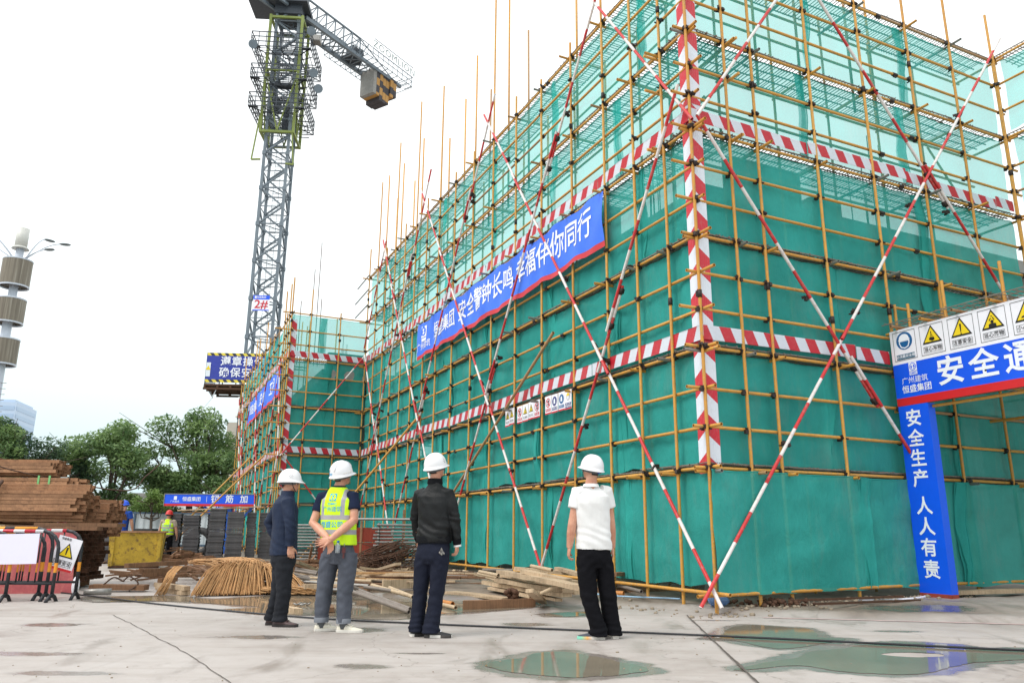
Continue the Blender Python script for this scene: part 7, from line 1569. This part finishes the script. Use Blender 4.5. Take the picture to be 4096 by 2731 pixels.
SHB = basic('black_shoe', lin(34, 34, 38), .5, 0, .2, 20, .1); SHBR = basic('dark_brown_leather', lin(84, 62, 62), .4, 0, .25, 14, .15); SHW = basic('cream_shoe', lin(222, 216, 200), .6, 0, .1, 10, .1); SOLEW = basic('white_sole', lin(220, 216, 208), .6, 0, .08, 12, .05); SOLED = basic('dark_sole', lin(52, 46, 46), .7, 0, .15, 12, .1); SHG = basic('grey_knit_shoe', lin(74, 78, 88), .8, 0, .3, 30, .3)
SOLEM = NT('multicolour_sole'); sp_ = SOLEM.n('ShaderNodeSeparateXYZ'); SOLEM.l(SOLEM.pos(), sp_.inputs[0]); SOLEM = SOLEM.done(SOLEM.bsdf(SOLEM.ramp(SOLEM.math('MULTIPLY', SOLEM.math('SUBTRACT', sp_.outputs[0], .66), 3.4), [(0, lin(120, 208, 190)), (.25, lin(140, 210, 180)), (.45, lin(238, 180, 100)), (.62, lin(226, 220, 212))]), .6))
dn = Vector((0, 0, -1)); fwd = Vector((0, 1, 0))
# white T-shirt
pw = person(dict(k='white', label='person in white T-shirt, black trousers and white helmet, rightmost of the four, looking up left', head=(R(38), R(14), R(0)), hands=dict(L=((-.12, .1, -1), (1, .15, 0), -1, .55), R=((.05, .1, -1), (-1, .2, 0), 1, .4)), feet=dict(L=R(172), R=R(112)), hem=.885, hemw=1.02, hw=.192, sleeve='short', slen=.5, sw=1.1, top_name='tshirt', top_mat=TEE, trouser_mat=BLKTR, cuff=.092, knee=.088, thigh=.1, cuffz=.035, shoe=(SHG, SOLEM, BLACKP), seed=3, knob=basic('blue_knob', lin(40, 70, 170), .4), group='men inspecting the scaffold', collar=TEE, collar_h=.15))
# black jacket
pb = person(dict(k='black', label='person in black bomber jacket and dark trousers with keys on the belt, looking up right', head=(R(-34), R(16), 0), hands=dict(L=((.5, .6, -.5), (0, -1, -.5), 1, .5), R=((-.02, .05, -1), (-1, .3, 0), 1, .5)), feet=dict(L=R(30), R=R(2)), hem=.95, hw=.186, hemw=1.0, sleeve='long', top_name='jacket', top_mat=BLKJ, trouser_mat=NAVTR, cuff=.084, knee=.076, thigh=.098, cuffz=.05, shoe=(SHB, stripes('shoe_sole_bands', lin(226, 222, 216), lin(58, 54, 54), .22, (1, 0, 0), .5, .6, .1), WHITEP), seed=7, collar=BLKRIB, band=BLKRIB, white_cuff=TEE, wr=1.5, group='men inspecting the scaffold', vents=True))
# hi-vis vest
pv_ = person(dict(k='vest', label='person in lime hi-vis vest and grey jeans with hands clasped behind his back', head=(R(-40), R(16), R(4)), hands=dict(L=((.25, -.1, -1), (-.3, -1, 0), 1, .3), R=((-1, .06, -.18), (-.1, -1, .25), -1, .2, .14)), feet=dict(L=R(24), R=R(-2)), hem=.925, hw=.184, sleeve='short', slen=.58, top_name='tshirt', top_mat=NAVT, trouser_mat=DENIM, cuff=.07, knee=.084, thigh=.1, cuffz=.105, shoe=(SHW, SOLEW, SHW), seed=11, ridge=True, turnup=DENIML, strap=basic('green_strap', lin(118, 124, 96), .7), knob=basic('pale_knob', lin(206, 214, 196), .5), group='men inspecting the scaffold', stack=.3, collar=NAVT, collar_h=.6))
root, top, tro, J, X, Y, hm, Q, HF, hc = pv_
O = root.location.copy(); mb = MB(); shc = (J['shL'] + J['shR']) / 2; shw = (J['shR'] - J['shL']).length / 2; ch, wa, nk = J['chest'], J['waist'], J['neck']; ze = O.z + .905; c0_ = hc.copy(); c0_.z = ze
hw, dp = .184, .125
rings = [(c0_, hw * 1.07, dp * 1.22), (wa, hw * 1.06, dp * 1.17), (ch - UPZ * .03, hw * 1.07, dp * 1.2), (ch.lerp(shc, .55), hw * 1.0, dp * 1.12), (shc, shw * .82, dp * .98), (shc.lerp(nk, .55) + UPZ * .012, shw * .62, dp * .8), (nk + UPZ * .004, .086, .084)]
mb.loft([ell(c, rx, ry, X, Y, 30, 2.6) for c, rx, ry in rings]); me = remesh(mb, .0065, 3)
crumple(me, lambda p: mnoise.noise(Vector((p.x * 6, p.y * 6, p.z * 4))) * .007 + mnoise.noise(Vector(((p.x - p.z * .6) * 12, p.y * 8, p.z * 8))) * .004)
for m in (HIVIS, REFL): me.materials.append(m)
for p in me.polygons:
    c = p.center; lx = (c - shc).dot(X); z = c.z - O.z
    if 1.175 < z < 1.225 or 1.02 < z < 1.068: p.material_index = 1
    elif z >= 1.225 and .098 < abs(lx) < .142: p.material_index = 1
me.transform(Matrix.Translation(-O)); vest = put('vest', me, root, Matrix.Translation(O)); bc = Vector((shc.x, shc.y - .3, 0)); rgt = X
def vp(x, z): v = shc + X * x; v.z = O.z + z; v -= Y * .25; return v
for txt, sz, x, z, bold, sq in (('广州建筑', .062, 0, 1.285, .0, .95), ('恒盛公司', .072, 0, 1.12, .012, .95), ('GMC', .036, 0, 1.345, .012, 1.4)): on_cloth(text_mesh(txt, sz, PRINTB, bold=bold, squeeze=sq), frameM(vp(x, z), rgt, UPZ), vest, Y, vest, 'lettering')
on_cloth(poly_me([(-.04, -.04), (.04, -.04), (.04, .04), (-.04, .04)], PRINTB), frameM(vp(0, 1.418), rgt, UPZ), vest, Y, vest, 'emblem'); on_cloth(poly_me(circ(.034, 22), HIVIS), frameM(vp(0, 1.418), rgt, UPZ), vest, Y, vest, 'emblem_disc', .006); on_cloth(poly_me([(-.004, -.028), (.012, -.014), (0, -.004), (.012, .012), (-.006, .026), (-.014, .012), (0, 0), (-.012, -.014)], PRINTB), frameM(vp(0, 1.418), rgt, UPZ), vest, Y, vest, 'emblem_figure', .008, .01)
on_cloth(text_mesh('恒盛集团', .03, PRINTB, bold=.012), frameM(Q(-.12, -.16, .03), (HF @ Vector((.55, -.83, 0))), HF @ Vector((0, 0, 1))), hm, HF @ Vector((.83, .55, 0)), hm, 'lettering', .003, .02)
for k, a in enumerate((-.35, -.15, .05, .25)): mb = MB(); mb.ball(Q(.1225 * math.cos(a), -.008 + .143 * math.sin(a), .03), (.004, .012, .004), 8, 5, 0, HF @ Matrix.Rotation(a, 3, 'Z')); build(mb, 'slot', SOLEW, hm)
# pockets, bottle and key pouch
for sx in (-1, 1):
    c = J['pelvis'] + X * .085 * sx - Y * .3 - UPZ * .0; on_cloth(poly_me([(-.06, .06), (.06, .06), (.056, -.06), (0, -.085), (-.056, -.06)], DENIM), frameM(c, X, UPZ), tro, Y, tro, 'pocket', .005)
pk = J['pelvis'] + X * .06 - Y * .155 + UPZ * .03
bt_ = thing('water_bottle', pk, 'small clear water bottle with blue cap in the rear jeans pocket', 'bottle'); CLR = NT('clear_plastic'); b_ = CLR.n('ShaderNodeBsdfPrincipled'); b_.inputs['Base Color'].default_value = (.75, .82, .88, 1); b_.inputs['Roughness'].default_value = .12; b_.inputs['Transmission Weight'].default_value = .6; CLR = CLR.done(b_.outputs[0])
mb = MB(); mb.poly([pk - UPZ * .06, pk - UPZ * .02, pk + UPZ * .02, pk + UPZ * .04, pk + UPZ * .05], [.026, .028, .028, .016, .012], 12); build(mb, 'bottle_body', CLR, bt_); mb = MB(); mb.tube(pk + UPZ * .05, pk + UPZ * .07, .014, 12); build(mb, 'bottle_cap', basic('bright_blue_cap', lin(40, 130, 220), .4), bt_)
kp = J['pelvis'] + X * .125 - Y * .14 - UPZ * .0; kt = thing('key_pouch', kp, 'dark red key pouch hanging from the jeans belt of the vest wearer', 'key pouch'); KR = basic('dark_red_leather', lin(96, 44, 44), .5)
mb = MB(); mb.box(kp, (.036, .014, .06)); build(mb, 'pouch', KR, kt); mb = MB(); mb.box(kp - UPZ * .06, (.018, .01, .05)); build(mb, 'tag', KR, kt); mb = MB(); mb.poly([kp + UPZ * .03, kp + UPZ * .07 + X * .005], .004, 5); build(mb, 'clip', GALV, kt)
root, top, tro, J, X, Y, hm, Q, HF, hc = pb
kp = J['pelvis'] + X * .135 - Y * .115 + UPZ * .025; kt = thing('keys', kp, 'bunch of keys hanging at the belt of the black jacket man', 'keys')
for k in range(5):
    e_ = kp + X * (-.02 + .012 * k) - UPZ * (.05 + .008 * (k % 3)); mb = MB(); mb.bar(kp, e_, .008, .003); mb.ball(e_, (.009, .004, .012), 6, 4); build(mb, 'key', GALV, kt)
# navy jacket in profile
pn_ = person(dict(k='navy', label='older person in navy jacket and charcoal trousers seen in profile, leftmost of the four', head=(R(-82), R(3), 0), hands=dict(L=((1, .2, -.5), (0, -1, 0), 1, .5), R=((.15, .02, -1), (-.3, 1, 0), 1, .5)), feet=dict(L=R(12), R=R(-4)), hem=.775, hw=.182, hemw=1.04, dp=.14, sleeve='long', sw=1.05, top_name='jacket', top_mat=NAVJ, trouser_mat=GRYTR, cuff=.078, knee=.078, thigh=.092, cuffz=.05, shoe=(SHBR, SOLED, SHBR), seed=17, collar=NAVJ, vents=True, group='men inspecting the scaffold', tilt=R(-3)))
# workers at the back
def rel(d): return d
wk = ((-11.75, 27.0), dict(head=(0, 0, 1.56), neck=(0, -.01, 1.41), chest=(0, 0, 1.24), waist=(0, 0, 1.0), pelvis=(0, 0, .84), shL=(-.2, 0, 1.34), shR=(.2, 0, 1.34), elL=(-.27, .02, 1.06), elR=(.28, .02, 1.06), wrL=(-.3, .1, .83), wrR=(.31, .08, .83), haL=(-.3, .1, .75), haR=(.31, .1, .75), hipL=(-.1, 0, .8), hipR=(.1, 0, .8), knL=(-.12, .02, .44), knR=(.12, .03, .44), anL=(-.13, 0, .08), anR=(.13, .05, .08)))
RH = MATS['red_helmet']; TAN = cloth_mat('tan_shirt', lin(164, 150, 134), .9, .1)
w1 = person(dict(k=wk, label='person in red helmet and lime vest working between the skip and the slab stacks', head=(0, R(-8), 0), hands=dict(L=((0, .2, -1), (1, 0, 0), -1, .4), R=((0, .2, -1), (-1, 0, 0), 1, .4)), feet=dict(L=R(95), R=R(85)), hem=.87, sleeve='short', top_name='shirt', top_mat=TAN, trouser_mat=BLKTR, shoe=(SHB, SOLED, SHB), seed=23, vox=.008, helmet_mat=RH))
root, top, tro, J, X, Y, hm, Q, HF, hc = w1; O = root.location.copy(); shc = (J['shL'] + J['shR']) / 2; mb = MB(); c0_ = hc.copy(); c0_.z = O.z + .9
mb.loft([ell(c, rx, ry, X, Y, 26, 2.6) for c, rx, ry in ((c0_, .205, .155), (J['waist'], .2, .15), (J['chest'], .205, .152), (shc - UPZ * .04, .17, .13), (shc, .14, .11), (J['neck'] + UPZ * .005, .085, .085))]); me = remesh(mb, .01, 2)
for m in (HIVIS, REFL): me.materials.append(m)
for p in me.polygons:
    c = p.center; lx = (c - shc).dot(X); z = c.z - O.z
    if 1.1 < z < 1.15 or .96 < z < 1.01 or (z > 1.15 and .1 < abs(lx) < .15): p.material_index = 1
me.transform(Matrix.Translation(-O)); vest = put('vest', me, root, Matrix.Translation(O))
v_ = shc - Y * .25; v_.z = O.z + 1.2; on_cloth(text_mesh('广州建筑', .06, PRINTB, bold=0), frameM(v_, X, UPZ), vest, Y, vest, 'lettering'); v_.z = O.z + 1.055; on_cloth(text_mesh('恒盛公司', .065, PRINTB), frameM(v_, X, UPZ), vest, Y, vest, 'lettering')
bl_ = ((-12.05, 24.4), {k: (v[0], v[1], v[2] + .22) for k, v in wk[1].items()})
w2 = person(dict(k=bl_, label='person in blue helmet and blue shirt mostly hidden behind the right tube bundle', head=(R(100), R(-12), 0), hands=dict(L=((0, .2, -1), (1, 0, 0), -1, .4), R=((0, .2, -1), (-1, 0, 0), 1, .4)), feet=dict(L=R(95), R=R(85)), hem=.9, sleeve='short', top_name='shirt', top_mat=cloth_mat('blue_shirt', lin(34, 70, 150), .9, .1), trouser_mat=BLKTR, shoe=(SHB, SOLED, SHB), seed=29, vox=.01, helmet_mat=basic('blue_helmet', lin(30, 84, 214), .35, 0, .05, 3, 0)))
